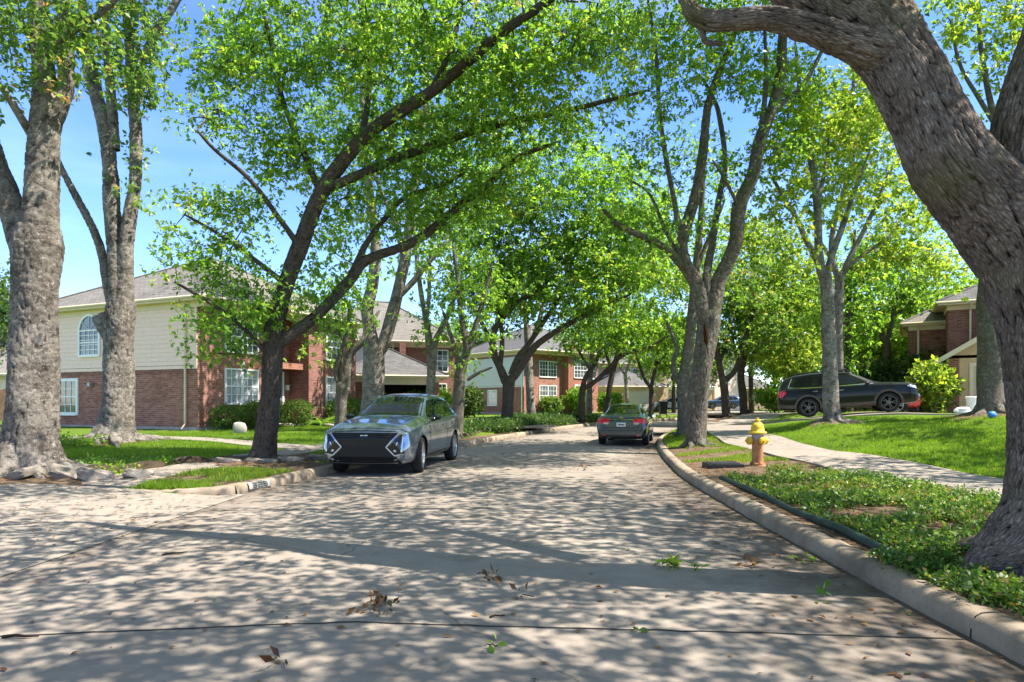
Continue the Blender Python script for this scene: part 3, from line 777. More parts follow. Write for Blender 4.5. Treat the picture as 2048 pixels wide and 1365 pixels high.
dm = MB(); h.fbox(dm, f9, 4.75, 5.5, 0.2, 2.3, 0.004, 0.05); dr = h.part(dm, 'door', 'door_red')
hd = MB(); h.fbox(hd, f9, 5.38, 5.42, 1.1, 1.3, 0.051, 0.09); h.part(hd, 'handle', 'metal_grey', dr)
df = MB()
for a in ((4.65,4.75,0.2,2.75),(5.5,5.56,0.2,2.75),(5.8,5.9,0.2,2.75),(4.75,5.5,2.3,2.36),(4.75,5.5,2.68,2.75),(5.56,5.8,2.68,2.75)): h.fbox(df, f9, *a, 0.003, 0.07)
h.part(df, 'door_frame', 'trim_white')
dp = MB(); h.fbox(dp, f9, 5.56, 5.8, 0.2, 2.68, 0.002, 0.02); h.fbox(dp, f9, 4.75, 5.5, 2.36, 2.68, 0.002, 0.02); h.part(dp, 'sidelight', 'window_glass')
lb = MB(); h.fbox(lb, h.face('front', 0.0), 4.21, 6.34, 2.85, 3.15, -0.9, 0.04); h.part(lb, 'porch_lintel', 'brick_orange')
h.lamp('front', 0.9, 6.1, 1.95)
h.downspout([(-0.5,0.55,5.45),(-0.35,0.6,5.2),(-0.1,0.62,5.0),(-0.1,0.62,0.3),(-0.3,0.62,0.1)])
ld = MB(); h.fbox(ld, h.face('side', 0.0), 6.55, 6.75, 1.95, 2.1, 0.002, 0.2); h.part(ld, 'flood_lamp', 'metal_grey')
vent = MB(); vent.lathe([(0.1,0.0),(0.1,0.3),(0.16,0.3),(0.16,0.42)], (2.0, 8.2, 7.0), sides=10); h.part(vent, 'roof_vent', 'metal_grey')

# second house: hipped garage wing in front of a two storey block
h = House('brick_house', 'brick house with hipped garage wing and dark open garage, behind the grey suv', (-9.8, 37.6), (0.97, 0.24), 0.4)
h.box('foundation', 'slab_foundation', -0.02, 5.62, -0.02, 7.0, -0.5, 0.1)
h.box('wall', 'brick_orange', 0, 1.75, 0, 0.25, 0.1, 2.55)
h.box('wall', 'brick_orange', 5.0, 5.6, 0, 0.25, 0.1, 2.55)
h.box('wall', 'brick_orange', 0, 0.25, 0.251, 6.8, 0.1, 2.55)
h.box('wall', 'brick_orange', 5.35, 5.6, 0.251, 6.8, 0.1, 2.55)
h.box('header', 'trim_cream', 1.76, 4.99, 0.02, 0.22, 2.2, 2.54)
h.box('garage_interior', 'dark_void', 0.26, 5.34, 4.0, 4.2, 0.1, 2.5)
for xa in (1.76, 4.89): h.box('door_jamb', 'trim_cream', xa, xa+0.1, 0.02, 0.2, 0.1, 2.19)
h.hip(0, 5.6, 0, 6.8, 2.75, 1.75, 0.45, 'shingle_grey')
h.lamp('front', 0, 1.3, 1.9)
h.box('wall', 'brick_dark', -2.4, 7.4, 5.6, 14, 0.1, 5.1)
h.box('wall', 'siding_white', -2.43, 2.2, 5.57, 5.6, 3.2, 5.1)
h.hip(-2.4, 7.4, 5.6, 14, 5.3, 3.2, 0.5, 'shingle_brown')
h.box('porch_column', 'brick_dark', 3.6, 4.0, 4.7, 5.1, 2.9, 5.1)
h.downspout([(3.2,5.1,5.05),(3.2,5.3,4.7),(3.2,5.45,3.6)])
h.window('front', 5.6, 2.4, 3.3, 3.4, 4.6, 2, 3)
h.window('front', 5.6, 5.9, 6.9, 3.3, 4.7, 3, 4)
h.window('front', 5.6, 6.0, 6.8, 0.9, 2.4, 3, 4, arch=False)
h.window('right', 7.4, 7.5, 8.6, 3.3, 4.7, 3, 4); h.window('right', 7.4, 7.5, 8.6, 0.9, 2.4, 3, 4)

# third house: white siding side wall, red brick front with tall arched entry
h = House('brick_house', 'red brick house with white upper side wall and tall arched entry', (1.1, 59.5), (0.74, 0.67), 0.42)
h.box('foundation', 'slab_foundation', -0.02, 10.5, -0.02, 9.4, -0.5, 0.2)
h.box('wall', 'brick_red', 0, 5.2, 0, 9.3, 0.2, 5.7)
h.box('wall', 'brick_orange', 5.2, 8.6, -0.7, 9.2, 0.2, 6.6)
h.box('wall', 'brick_red', 8.6, 10.4, 0.02, 9.1, 0.2, 5.69)
h.siding('side', 0, 0.08, 9.3, 2.75, 5.4, 'siding_white', 0.22)
h.hip(0, 10.4, -0.7, 9.3, 6.0, 3.0, 0.45, 'shingle_grey')
h.window('side', 0, 3.8, 5.1, 0.9, 2.3, 1, 2, pane='curtain_glass')
m = MB(); h.fbox(m, h.face('side', 0), 2.0, 2.5, 1.9, 2.4, 0.003, 0.3); h.part(m, 'meter_box', 'metal_grey')
h.downspout([(-0.1,0.2,5.5),(-0.1,0.2,0.2)], 'trim_white')
h.window('front', 0, 2.0, 4.2, 0.9, 2.7, 6, 4, mull=True); h.window('front', 0, 2.0, 4.2, 3.6, 5.0, 6, 4, mull=True)
h.window('front', -0.7, 6.0, 7.8, 3.6, 5.0, 4, 4, arch=True)
h.box('entry_recess', 'door_orange', 6.0, 7.8, -0.71, -0.702, 0.25, 2.9)
f3 = h.face('front', -0.72); dm = MB()
for a in ((6.0,6.1,.25,2.9),(7.7,7.8,.25,2.9),(6.1,7.7,2.75,2.9),(6.95,7.05,.25,2.7),(6.1,7.7,2.1,2.2)): h.fbox(dm, f3, *a, 0.0, 0.06)
h.part(dm, 'door_frame', 'trim_white')
h.window('front', 0.02, 9.0, 10.0, 3.6, 5.0, 3, 4)

# fourth house: small tan house with cream garage door
h = House('tan_house', 'tan house with a pale garage door under a dark hip roof, beyond the dark sedan', (10.5, 71.5), (0.98, 0.2), 0.55)
h.box('wall', 'stucco_tan', 0, 6.6, 0, 7, 0, 2.7)
h.hip(0, 6.6, 0, 7, 2.85, 2.0, 0.4, 'shingle_grey')
h.garage_door('front', 0, 2.3, 5.0, 0.05, 2.25)
h.lamp('front', 0, 1.7, 1.9); h.lamp('front', 0, 5.5, 1.9)
h.box('wall', 'brick_tan', 2.6, 9.5, 5, 13, 0, 5.5)
h.box('wall', 'siding_white', -2.5, 2.6, 6, 13, 0, 5.4)
h.hip(-2.5, 9.5, 5, 13, 5.7, 2.8, 0.4, 'shingle_grey')
h.window('front', 5, 4.3, 5.6, 3.5, 5.0, 2, 3, pane='window_glass')

# fifth house: white gable wall and tan gable with narrow window
h = House('tan_house', 'pale house with a narrow gable window, behind the hollow oak', (17.2, 83), (0.97, 0.25), 0.6)
h.box('wall', 'siding_white', 0, 8.5, 1, 10, 0, 6.2)
h.hip(0, 8.5, 1, 10, 6.4, 3.2, 0.4, 'shingle_grey', 'trim_white')
h.box('wall', 'brick_tan', -0.2, 7.5, -3.0, 0.99, 0, 2.9)
h.hip(-0.2, 7.5, -3.0, 0.99, 3.0, 1.6, 0.4, 'shingle_brown', 'trim_white')
h.box('wall', 'siding_cream', 8.51, 12.5, -2, 9, 0, 5.4)
h.gable(8.51, 12.5, -2, 9, 5.4, 2.3, 0.4, 'shingle_grey', 'siding_cream', 'trim_white')
h.window('front', -2, 10.0, 10.7, 3.6, 5.4, 1, 3, trim=0.1)
h.window('front', -2, 9.6, 10.4, 0.4, 2.3, 2, 4, trim=0.1)
h.box('wall', 'brick_tan', 12.51, 20, 2, 9, 0, 2.9)
h.hip(12.51, 20, 2, 9, 3.0, 2.4, 0.4, 'shingle_grey')

# right house behind the big oak
h = House('brick_house', 'brown brick house with tan gabled garage, behind the massive right oak', (21.6, 32.2), (0.86, -0.51), 1.1)
h.box('wall', 'brick_dark', 0, 9, 0, 9, -0.4, 5.2)
h.hip(0, 9, 0, 9, 5.4, 2.6, 0.45, 'shingle_grey')
h.box('wall', 'brick_dark', -1.6, -0.01, 2.2, 8, -0.4, 4.5)
h.hip(-1.6, 0.2, 2.2, 8, 4.7, 0.7, 0.35, 'shingle_brown')
h.downspout([(0.9,-0.5,5.25),(0.9,-0.3,5.1),(0.9,-0.1,4.9),(0.9,-0.1,-0.2)])
h.downspout([(-1.2,2.1,4.6),(-1.2,2.1,0)])
h.box('wall', 'stucco_tan', -0.25, 6.65, -4.6, -0.01, -0.4, 2.35)
h.gable(-0.25, 6.65, -4.6, -0.01, 2.5, 2.2, 0.55, 'shingle_brown', 'stucco_tan', 'trim_cream')
m = MB(); m.box(-0.29, 0.15, -4.64, -4.601, -0.4, 2.35); h.part(m, 'corner_pier', 'brick_orange')
h.garage_door('front', -4.6, 0.65, 5.3, -0.15, 2.0, 'trim_tan', 'trim_cream')
# a sliver of a far house on the left edge
h = House('grey_roof_house', 'low house with a grey roof partly hidden behind the leftmost tree trunk', (-38, 40), (0.95, 0.3), 0.5)
h.box('wall', 'siding_cream', 0, 10, 0, 8, -0.3, 2.7); h.hip(0, 10, 0, 8, 2.9, 2.6, 0.5, 'shingle_brown')
h.window('front', 0, 6.5, 8, 0.9, 2.2, 3, 4)
# ---------------------------------------------------------------- trees
def cr(pts, rad, per=5):
    """Catmull-Rom through limb points"""
    p = np.asarray(pts, float); r = np.asarray(rad, float)
    ext = np.vstack([2*p[0]-p[1], p, 2*p[-1]-p[-2]]); er = np.concatenate([[r[0]], r, [r[-1]]])
    op, orr = [], []
    for i in range(1, len(ext)-2):
        p0, p1, p2, p3 = ext[i-1:i+3]
        for t in np.linspace(0, 1, per, endpoint=False):
            op.append(0.5*((2*p1)+(-p0+p2)*t+(2*p0-5*p1+4*p2-p3)*t*t+(-p0+3*p1-3*p2+p3)*t**3))
            orr.append(er[i]*(1-t)+er[i+1]*t)
    op.append(ext[-2]); orr.append(er[-2])
    return np.array(op), np.array(orr)

def tube_arrays(p, r, sides, lump=0.06, seed=0, v0=0.0):
    """rings along p with radii r; returns verts, quads, uv(per loop)"""
    n = len(p); t = np.gradient(p, axis=0); t /= (np.linalg.norm(t, axis=1)[:, None]+1e-9)
    ref = np.array([0.31, 0.95, 0.05]) if abs(t[0, 2]) > 0.6 else np.array([0.05, 0.1, 1.0])
    A = np.zeros((n, 3)); a = np.cross(t[0], ref); a /= np.linalg.norm(a)
    for i in range(n):
        a = a - t[i]*np.dot(a, t[i]); a /= (np.linalg.norm(a)+1e-9); A[i] = a
    B = np.cross(t, A)
    th = np.linspace(0, 2*np.pi, sides, endpoint=False)
    cum = np.concatenate([[0], np.cumsum(np.linalg.norm(np.diff(p, axis=0), axis=1))])+v0
    ph = seed*1.7
    m = 1 + lump*(0.6*np.sin(3*th[None]+ph+1.9*cum[:, None])+0.5*np.sin(5*th[None]-2.3*cum[:, None]+ph*2)+0.6*np.sin(2*th[None]+3.1*cum[:, None]+ph))
    rr = r[:, None]*m
    V = p[:, None]+A[:, None]*(np.cos(th)[None, :, None]*rr[..., None])+B[:, None]*(np.sin(th)[None, :, None]*rr[..., None])
    idx = np.arange(n*sides).reshape(n, sides); nx = np.roll(idx, -1, 1)
    q = np.stack([idx[:-1], nx[:-1], nx[1:], idx[1:]], -1).reshape(-1, 4)
    circ = 2*np.pi*max(r[0], 0.02)
    u = np.linspace(0, circ, sides+1)
    ua, ub = np.broadcast_to(u[:-1], (n-1, sides)), np.broadcast_to(u[1:], (n-1, sides))
    va, vb = np.broadcast_to(cum[:-1, None], (n-1, sides)), np.broadcast_to(cum[1:, None], (n-1, sides))
    uv = np.stack([np.stack([ua, va], -1), np.stack([ub, va], -1), np.stack([ub, vb], -1), np.stack([ua, vb], -1)], 2).reshape(-1, 4, 2)
    # close the tip
    return V.reshape(-1, 3), q, uv

def vlattice(u, v, nu, cv, seed):
    """smooth value noise, periodic over nu cells in u (0..1), cell length cv along v"""
    rg = np.random.default_rng(seed); T = rg.random((nu, 512))
    x = u*nu; y = v/cv+100.0; i = np.floor(x).astype(int); j = np.floor(y).astype(int); fx = x-i; fy = y-j
    fx = fx*fx*(3-2*fx); fy = fy*fy*(3-2*fy)
    a = T[i % nu, j % 512]; b = T[(i+1) % nu, j % 512]; c = T[i % nu, (j+1) % 512]; d = T[(i+1) % nu, (j+1) % 512]
    return (a*(1-fx)+b*fx)*(1-fy)+(c*(1-fx)+d*fx)*fy
def relief_tube(p, r, sides, cu, cv, depth, seed, step=0.028, lump=0.04, kind='furrow'):
    """limb with real bark relief; returns verts, quads, uv, relief 0..1 per vertex"""
    d = np.concatenate([[0], np.cumsum(np.linalg.norm(np.diff(p, axis=0), axis=1))]); n = max(4, int(d[-1]/step))
    t = np.linspace(0, d[-1], n); P_ = np.stack([np.interp(t, d, p[:, i]) for i in range(3)], -1); R_ = np.interp(t, d, r)
    V, q, uv = tube_arrays(P_, R_, sides, lump, seed)
    V = V.reshape(n, sides, 3); C = P_[:, None]; dirn = V-C; dirn /= (np.linalg.norm(dirn, axis=2, keepdims=True)+1e-9)
    U = np.broadcast_to(np.arange(sides)/sides, (n, sides)); W = np.broadcast_to(t[:, None], (n, sides))
    circ = 2*np.pi*max(R_[0], .05); nu = max(6, int(circ/cu))
    w1 = vlattice(U, W, max(4, nu//4), cv*1.6, seed+1)-.5; w2 = vlattice(U, W, max(4, nu//3), cv, seed+2)-.5
    Uw = (U+w1*1.6/nu) % 1.0; Ww = W+w2*cv*1.1
    if kind == 'furrow':
        f1 = np.abs(2*vlattice(Uw, Ww, nu, cv, seed+3)-1); f2 = np.abs(2*vlattice(Uw, Ww, nu*2, cv*.45, seed+4)-1)
        h = .7*np.clip(f1*3.6, 0, 1)**.8+.3*np.clip(f2*3.0, 0, 1)
        h *= .8+.4*(vlattice(U, W, nu*4, cv*.2, seed+6)-.5)+.2
    else:
        f1 = np.abs(2*vlattice(Uw, Ww, max(4, nu//2), cv, seed+3)-1); f2 = vlattice(Uw, Ww, nu, cv*.5, seed+4); f3 = vlattice(Uw, Ww, nu*3, cv*.35, seed+5)
        h = .45*np.clip(f1*2.4, 0, 1)+.3*f2+.25*f3
    taper = np.clip(R_/.12, .15, 1)[:, None]
    V = V+dirn*((h-.6)*depth*taper)[..., None]
    return V.reshape(-1, 3), q, uv, h.reshape(-1)
class Acc:
    def __init__(s): s.v=[]; s.q=[]; s.u=[]; s.h=[]; s.n=0
    def add(s, v, q, u, h=None):
        s.v.append(v); s.q.append(q+s.n); s.u.append(u); s.n += len(v); s.h.append(np.full(len(v), .75) if h is None else h)
    def mesh(s, name):
        me = mesh_np(name, np.vstack(s.v), np.vstack(s.q), uv=np.vstack(s.u), smooth=True)
        a = me.attributes.new('relief', 'FLOAT', 'POINT'); a.data.foreach_set('value', np.concatenate(s.h).astype(np.float32)); return me

def leaves(centres, axes, n_per, sigma, length, rng, width=0.5, tint=0.0, droop=0.25, flat=0.55):
    """folded rhombus leaves scattered round twig ends"""
    nC = len(centres); N_ = nC*n_per
    c = np.repeat(centres, n_per, 0)
    ng = max(1, int(round(n_per/7)))              # leaves sit in whorls at twig tips
    tips = rng.normal(0, 1, (nC, ng, 3))*sigma[:, None, None]*np.array([1.15, 1.15, 0.75])
    off = tips[np.repeat(np.arange(nC), n_per), np.tile(np.arange(n_per) % ng, nC)] if n_per > 6 else rng.normal(0, 1, (N_, 3))*np.repeat(sigma, n_per)[:, None]
    loc = rng.normal(0, 1, (N_, 3)); loc /= np.linalg.norm(loc, axis=1)[:, None]
    out = off/(np.linalg.norm(off, axis=1)[:, None]+1e-6)
    d = loc+out*0.45; d[:, 2] -= droop
    base = c+off+loc*length*0.12
    d /= np.linalg.norm(d, axis=1)[:, None]
    nrm = rng.normal(0, 1, (N_, 3))*(1-flat); nrm[:, 2] += flat
    nrm -= d*np.sum(nrm*d, 1)[:, None]; nrm /= (np.linalg.norm(nrm, axis=1)[:, None]+1e-6)
    sd_ = np.cross(d, nrm)
    L = length*np.repeat(rng.uniform(0.8, 1.2, nC), n_per)*rng.uniform(0.5, 1.35, N_)
    W = L*width*rng.uniform(0.75, 1.2, N_)
    V = np.zeros((N_, 4, 3))
    V[:, 0] = base
    V[:, 1] = base+d*(L*0.5)[:, None]+sd_*(W*0.5)[:, None]+nrm*(W*0.18)[:, None]
    V[:, 2] = base+d*L[:, None]-nrm*(L*0.08)[:, None]
    V[:, 3] = base+d*(L*0.5)[:, None]-sd_*(W*0.5)[:, None]+nrm*(W*0.18)[:, None]
    ct = np.repeat(rng.normal(0, 0.21, nC)+tint, n_per)
    a = np.clip(0.45+ct+rng.normal(0, 0.2, N_), 0, 1)
    return V.reshape(-1, 3), np.arange(N_*4).reshape(-1, 4), a

def grow_twigs(skel, clumps, rng, r_tip, r_k, sides=4, sag=0.12):
    """join every clump to the nearest limb or earlier twig; returns Acc arrays and twig directions"""
    nS = len(skel); cap = nS+len(clumps)*3
    S = np.zeros((cap, 3)); S[:nS] = skel; par = np.full(cap, -1); cnt = nS
    d0 = np.array([np.min(np.sum((skel-c)**2, 1)) for c in clumps])
    order = np.argsort(d0); tw = []
    for i in order:
        c = clumps[i]; d2 = np.sum((S[:cnt]-c)**2, 1); d2[nS:cnt] *= 1.15
        j = int(np.argmin(d2)); a = S[j]
        L = np.linalg.norm(c-a)
        mid = (a+c)/2+rng.normal(0, 1, 3)*L*sag+np.array([0, 0, 0.06*L])
        ts = np.array([0, .33, .66, 1.0])[:, None]
        path = (1-ts)**2*a+2*ts*(1-ts)*mid+ts**2*c
        S[cnt:cnt+3] = path[1:]; own = len(tw)
        par_tw = -1 if j < nS else (j-nS)//3
        tw.append([path, par_tw, 1]); cnt += 3
    for k in range(len(tw)-1, -1, -1):
        if tw[k][1] >= 0: tw[tw[k][1]][2] += tw[k][2]
    return tw

def tree(name, label, Y, limbs, blobs, bark_m, leaf_m, cat='tree', group=None, leaf_len=0.09, n_per=48, dens=4.5, sig=0.27, seed=1,
         sides=10, roots=0, droop=0.25, width=0.5, per=5, lump=0.06, root_len=1.0, flat=0.55, wblobs=(), relief=None):
    """limbs: lists of (px, py, r_px[, dY]); blobs: (px, py, rx_px, ry_px, dY, depth_m, weight[, tint])"""
    rng = np.random.default_rng(seed)
    s = Y/F
    leaf_len = leaf_len*1.16; dens = dens*1.6; n_per = int(n_per*1.8)
    acc = Acc(); skel = []
    base = P(limbs[0][0][0], limbs[0][0][1], Y)
    for k, lb in enumerate(limbs):
        pts = np.array([P(a[0], a[1], Y+(a[3] if len(a) > 3 else 0)) for a in lb]); rad = np.array([a[2]*s*math.cos(math.atan((a[0]-1024)/F)) for a in lb])
        p, r = cr(pts, rad, per)
        r[-1] = min(r[-1], 0.02) if k else r[-1]
        if relief and r.max() > relief[5]:
            acc.add(*relief_tube(p, r, max(24, min(240, int(2*math.pi*r.max()/relief[4]))), relief[0], relief[1], relief[2], seed*10+k, relief[4]*1.3, lump, relief[3]))
        else: acc.add(*tube_arrays(p, r, max(5, sides if k == 0 else int(sides*0.75)), lump, seed+k))
        far = np.cumsum(np.concatenate([[0], np.linalg.norm(np.diff(p, axis=0), axis=1)]))
        m = int(far[-1]/0.3)+2
        lo = 0.35 if k == 0 else 0.0
        tt = np.linspace(lo*far[-1], far[-1], m)
        skel.append(np.stack([np.interp(tt, far, p[:, i]) for i in range(3)], -1))
    root_z = tz(base.x, base.y)
    r0 = limbs[0][1][2]*s*math.cos(math.atan((limbs[0][0][0]-1024)/F))
    for k in range(roots):
        a = 2*math.pi*k/roots+rng.uniform(-.3, .3); L = r0*rng.uniform(1.7, 2.7)*root_len
        pts = []; rr = []
        for t, hz, rad in ((0.1, 1.5*r0, .42), (0.62, 0.62*r0, .40), (1.05, 0.2*r0, .30), (1.05+(L/r0-1)*.5, 0.03, .17), (L/r0, -0.09, .07)):
            x, y = base.x+math.cos(a)*t*r0, base.y+math.sin(a)*t*r0
            pts.append((x, y, tz(x, y)+hz)); rr.append(rad*r0)
            a += rng.uniform(-.14, .14)
        p, r = cr(pts, rr, 4)
        if relief: acc.add(*relief_tube(p, r, 40, relief[0], relief[1], relief[2]*.8, seed*10+50+k, relief[4]*1.6, .1, relief[3]))
        else: acc.add(*tube_arrays(p, r, 9, 0.12, seed+20+k))
    skel = np.vstack(skel)
    # foliage clumps
    C = []; T = []
    for b in blobs:
        px, py, rx_, ry_, dy, dep, wt = b[:7]; tint = b[7] if len(b) > 7 else 0.0
        area = math.pi*rx_*ry_*s*s
        n = max(2, int(area*dens*wt))
        u = rng.normal(0, 1, (n, 3)); u /= np.linalg.norm(u, axis=1)[:, None]
        u *= (rng.random(n)**(1/2.4))[:, None]
        for q in u:
            yy = Y+dy+q[1]*dep
            C.append(P(px+q[0]*rx_, py+q[2]*ry_, yy)); T.append(tint)
    for x_, y_, z_, ax, ay, az, wt in wblobs:      # crown masses given in metres
        n = int(math.pi*ax*ay*dens*wt)
        u = rng.normal(0, 1, (n, 3)); u /= np.linalg.norm(u, axis=1)[:, None]; u *= (rng.random(n)**(1/2.4))[:, None]
        for q in u: C.append(Vector((x_+q[0]*ax, y_+q[1]*ay, z_+q[2]*az))); T.append(0.0)
    C = np.array([tuple(c) for c in C]) if C else np.zeros((0, 3))
    T = np.array(T)
    root = empty(name, (base.x, base.y, root_z)); tag(root, label, cat, group)
    off = np.array([base.x, base.y, root_z])
    if len(C):
        tw = grow_twigs(skel, C, rng, 0.003, 0.004)
        for path, pr, cntd in tw:
            ra = min(0.007+0.0042*math.sqrt(cntd), 0.05)*(leaf_len/0.09)**0.4
            rad = np.array([ra, ra*0.8, ra*0.6, 0.004])
            v, q, u = tube_arrays(path, rad, 4, 0.0); acc.add(v, q, u)
    me = acc.mesh('trunk'); co = np.vstack(acc.v)-off
    me.vertices.foreach_set('co', co.astype(np.float32).ravel())
    link('trunk', me, root, M[bark_m])
    if len(C):
        sg = rng.uniform(0.7, 1.3, len(C))*sig
        v, q, a = leaves(C-off, None, n_per, sg, leaf_len, rng, width, 0.0, droop, flat)
        a = np.clip(a+np.repeat(T, n_per), 0, 1)
        wv = v.reshape(-1, 4, 3)+off
        keep = np.linalg.norm(wv[:, 0]-np.array([0, 0, EYE]), axis=1) > 3.2
        v = v.reshape(-1, 4, 3)[keep].reshape(-1, 3); a = a[keep]; q = np.arange(len(v)).reshape(-1, 4)
        link('crown', mesh_np('crown', v, q, attr=a), root, M[leaf_m])
    return root

plain('rot_wood', (0.035, 0.016, 0.009), 0.95, 0.1, var=0.5)
# big live oak at the right edge, its limbs reach over the road
tree('oak_tree', 'massive furrowed oak trunk forking overhead at the right edge of the photo', 5.1,
 [[(2108,1215,172),(2108,1150,150),(2116,1070,122),(2122,950,112),(2120,800,110),(2100,650,110),(2068,530,114),(2044,440,110),(2030,400,92)],
  [(2055,500,112),(1985,415,102),(1903,325,90),(1852,228,77,.05),(1790,118,73,.15),(1708,40,70,.3),(1605,-36,66,.5),(1480,-110,60,.8),(1330,-180,45,1.2),(1150,-250,30,1.6),(980,-300,16,2)],
  [(2066,530,112),(2058,440,108),(2066,320,104),(2088,210,99),(2135,60,92),(2215,-150,78),(2330,-400,55),(2380,-600,30)],
  [(1770,110,46,.1),(1695,84,33,.1),(1620,58,29,.15),(1540,38,24,.25),(1470,40,22,.35),(1420,42,21,.45),(1388,28,19,.5),(1368,-8,14,.6),(1330,-60,14,.8),(1270,-130,8,1)],
  [(1415,45,8,.45),(1406,62,7,.5),(1412,84,6,.5),(1446,88,5,.5)],
  [(1842,120,40,.6),(1800,20,34,.9),(1740,-80,26,1.4),(1650,-200,16,2)]],
 [(1300,-330,420,150,1.5,1.6,.5),(1800,-420,420,180,0.5,1.8,.5)],
 'bark_oak', 'leaf_oak', leaf_len=0.085, n_per=190, dens=1.15, sig=0.52, seed=3, sides=64, roots=7, per=10, lump=0.035, root_len=0.75, relief=(.042, .19, .028, 'furrow', .0115, .04),
 wblobs=[(4.5,3.0,8.2,2.6,2.4,1.0,1.2),(7.5,6.0,8.6,2.4,2.6,1.2,1.12),(3.2,7.2,8.0,2.4,1.8,.9,1.12),(6.2,10.0,10.2,2.4,2.0,1.0,1.28),(3.6,11.0,10.6,2.4,1.8,.8,1.12),(8.4,1.5,8.5,2.6,2.6,1.2,1.12),(1.0,5.0,7.6,2.2,2.0,.8,0.8),(9.5,9.0,10,2.2,2.4,1.4,0.96),(5.8,0,8.8,2.4,2.2,1.0,0.96),(11,4.5,9,2.2,2.8,1.2,0.8),(-1.2,6.2,7.8,1.8,1.6,.6,0.72),(-3.2,8.4,9.0,2.0,1.8,.7,1.28),(-5.2,6.4,9.2,2.0,2.0,.8,1.2),(-1,9.6,9.8,1.8,1.4,.6,0.64)])

# small dark oak leaning over the left kerb
tree('oak_tree', 'slim dark oak leaning over the left kerb beside the grey suv, forked low', 14.6,
 [[(524,944,35.2),(527,925,27.2),(531,880,22.4),(540,800,19.2),(545,720,19.2),(548,655,20.0)],
  [(546,670,18.4),(570,575,16.0),(600,492,16.0),(641,390,15.2),(680,330,13.6),(723,279,12.8),(764,246,12.0),(862,185,10.4,-.3),(945,115,8.8,-.6),(1010,61,8.0,-1),(1072,20,7.4,-1.3),(1150,-40,5.5,-1.6)],
  [(660,375,9.6),(700,358,8.8),(739,341,8.3,.3),(830,304,8.3,.5),(936,267,7.4,.8),(1031,242,6.4,1.0),(1133,222,5.5,1.3),(1297,181,2.8,1.6)],
  [(552,690,12.8),(590,665,12.0),(640,625,11.2,.2),(700,560,10.4,.4),(735,520,9.6,.5),(821,488,8.8,.8),(879,447,8.0,1),(920,410,8.3,1.2),(981,365,6.4,1.4),(1035,316,5.5,1.6),(1109,287,3.7,1.8)],
  [(702,552,7.4,.4),(735,484,6.4,.6),(772,435,5.5,.8),(813,394,4.6,1),(887,369,4.6,1.2),(930,345,2.8,1.4)],
  [(600,495,7.4),(560,440,5.5,-.4),(500,360,4.6,-.9),(430,300,3.7,-1.2),(395,262,2.8,-1.4)],
  [(642,390,7.4),(605,300,6.4,.4),(565,200,5.5,.7),(545,100,4.6,1),(520,0,3.7,1.2)],
  [(723,279,7.4),(738,180,5.5,.4),(732,90,4.6,.6),(715,-20,3.7,.8)],
  [(862,185,6.4,-.3),(900,100,4.6,-.2),(925,10,3.7,0)],
  [(545,720,6.4),(480,650,4.6,-.4),(410,600,3.7,-.8),(350,565,2.8,-1)],
  [(572,570,6.4),(510,520,4.6,-.3),(440,470,3.7,-.6),(370,430,2.8,-.8)],
  [(936,267,4.6,.8),(970,200,3.7,.9),(1040,170,2.8,1)]],
 [(440,110,80,90,.5,1.3,1.4),(540,110,100,120,.8,1.3,1.55),(560,290,110,90,.6,1.3,1.4),(425,240,60,50,-.6,.8,1.08),(470,420,90,60,-.5,1,0.81,.1),(380,430,70,60,-.7,.6,0.54,.35),(430,520,110,60,-.6,1,1.17),(510,600,90,60,0,1,1.51),
  (440,640,70,40,-.7,.8,1.25),(480,690,60,30,0,.8,1.05),(390,700,40,30,-.5,.6,0.31),(700,110,120,120,.5,1.4,1.55),(850,70,130,90,0,1.4,1.55),(800,290,140,80,.7,1.4,1.55),(960,190,150,100,.4,1.4,1.55),(1070,110,130,110,-.5,1.4,1.55),(1170,60,120,90,-1,1.3,1.4),
  (1130,240,110,60,1.2,1.2,1.08),(1240,190,90,50,1.6,1,0.93),(950,330,130,70,1.2,1.3,1.4),(850,420,110,70,1,1.2,1.4),(700,430,90,70,.5,1.1,1.08),(640,540,70,60,.5,1,0.62),(650,640,50,50,.3,.8,0.78),(1010,400,100,50,1.4,1,1.08),(600,-60,250,90,.5,1.5,0.93),(900,-60,250,90,-.5,1.5,0.93)],
 'bark_dark', 'leaf_bright', leaf_len=0.095, n_per=46, dens=5.6, sig=0.25, seed=11, sides=16, roots=6, per=6, root_len=1.2, relief=(.06, .16, .028, 'furrow', .02, .09))

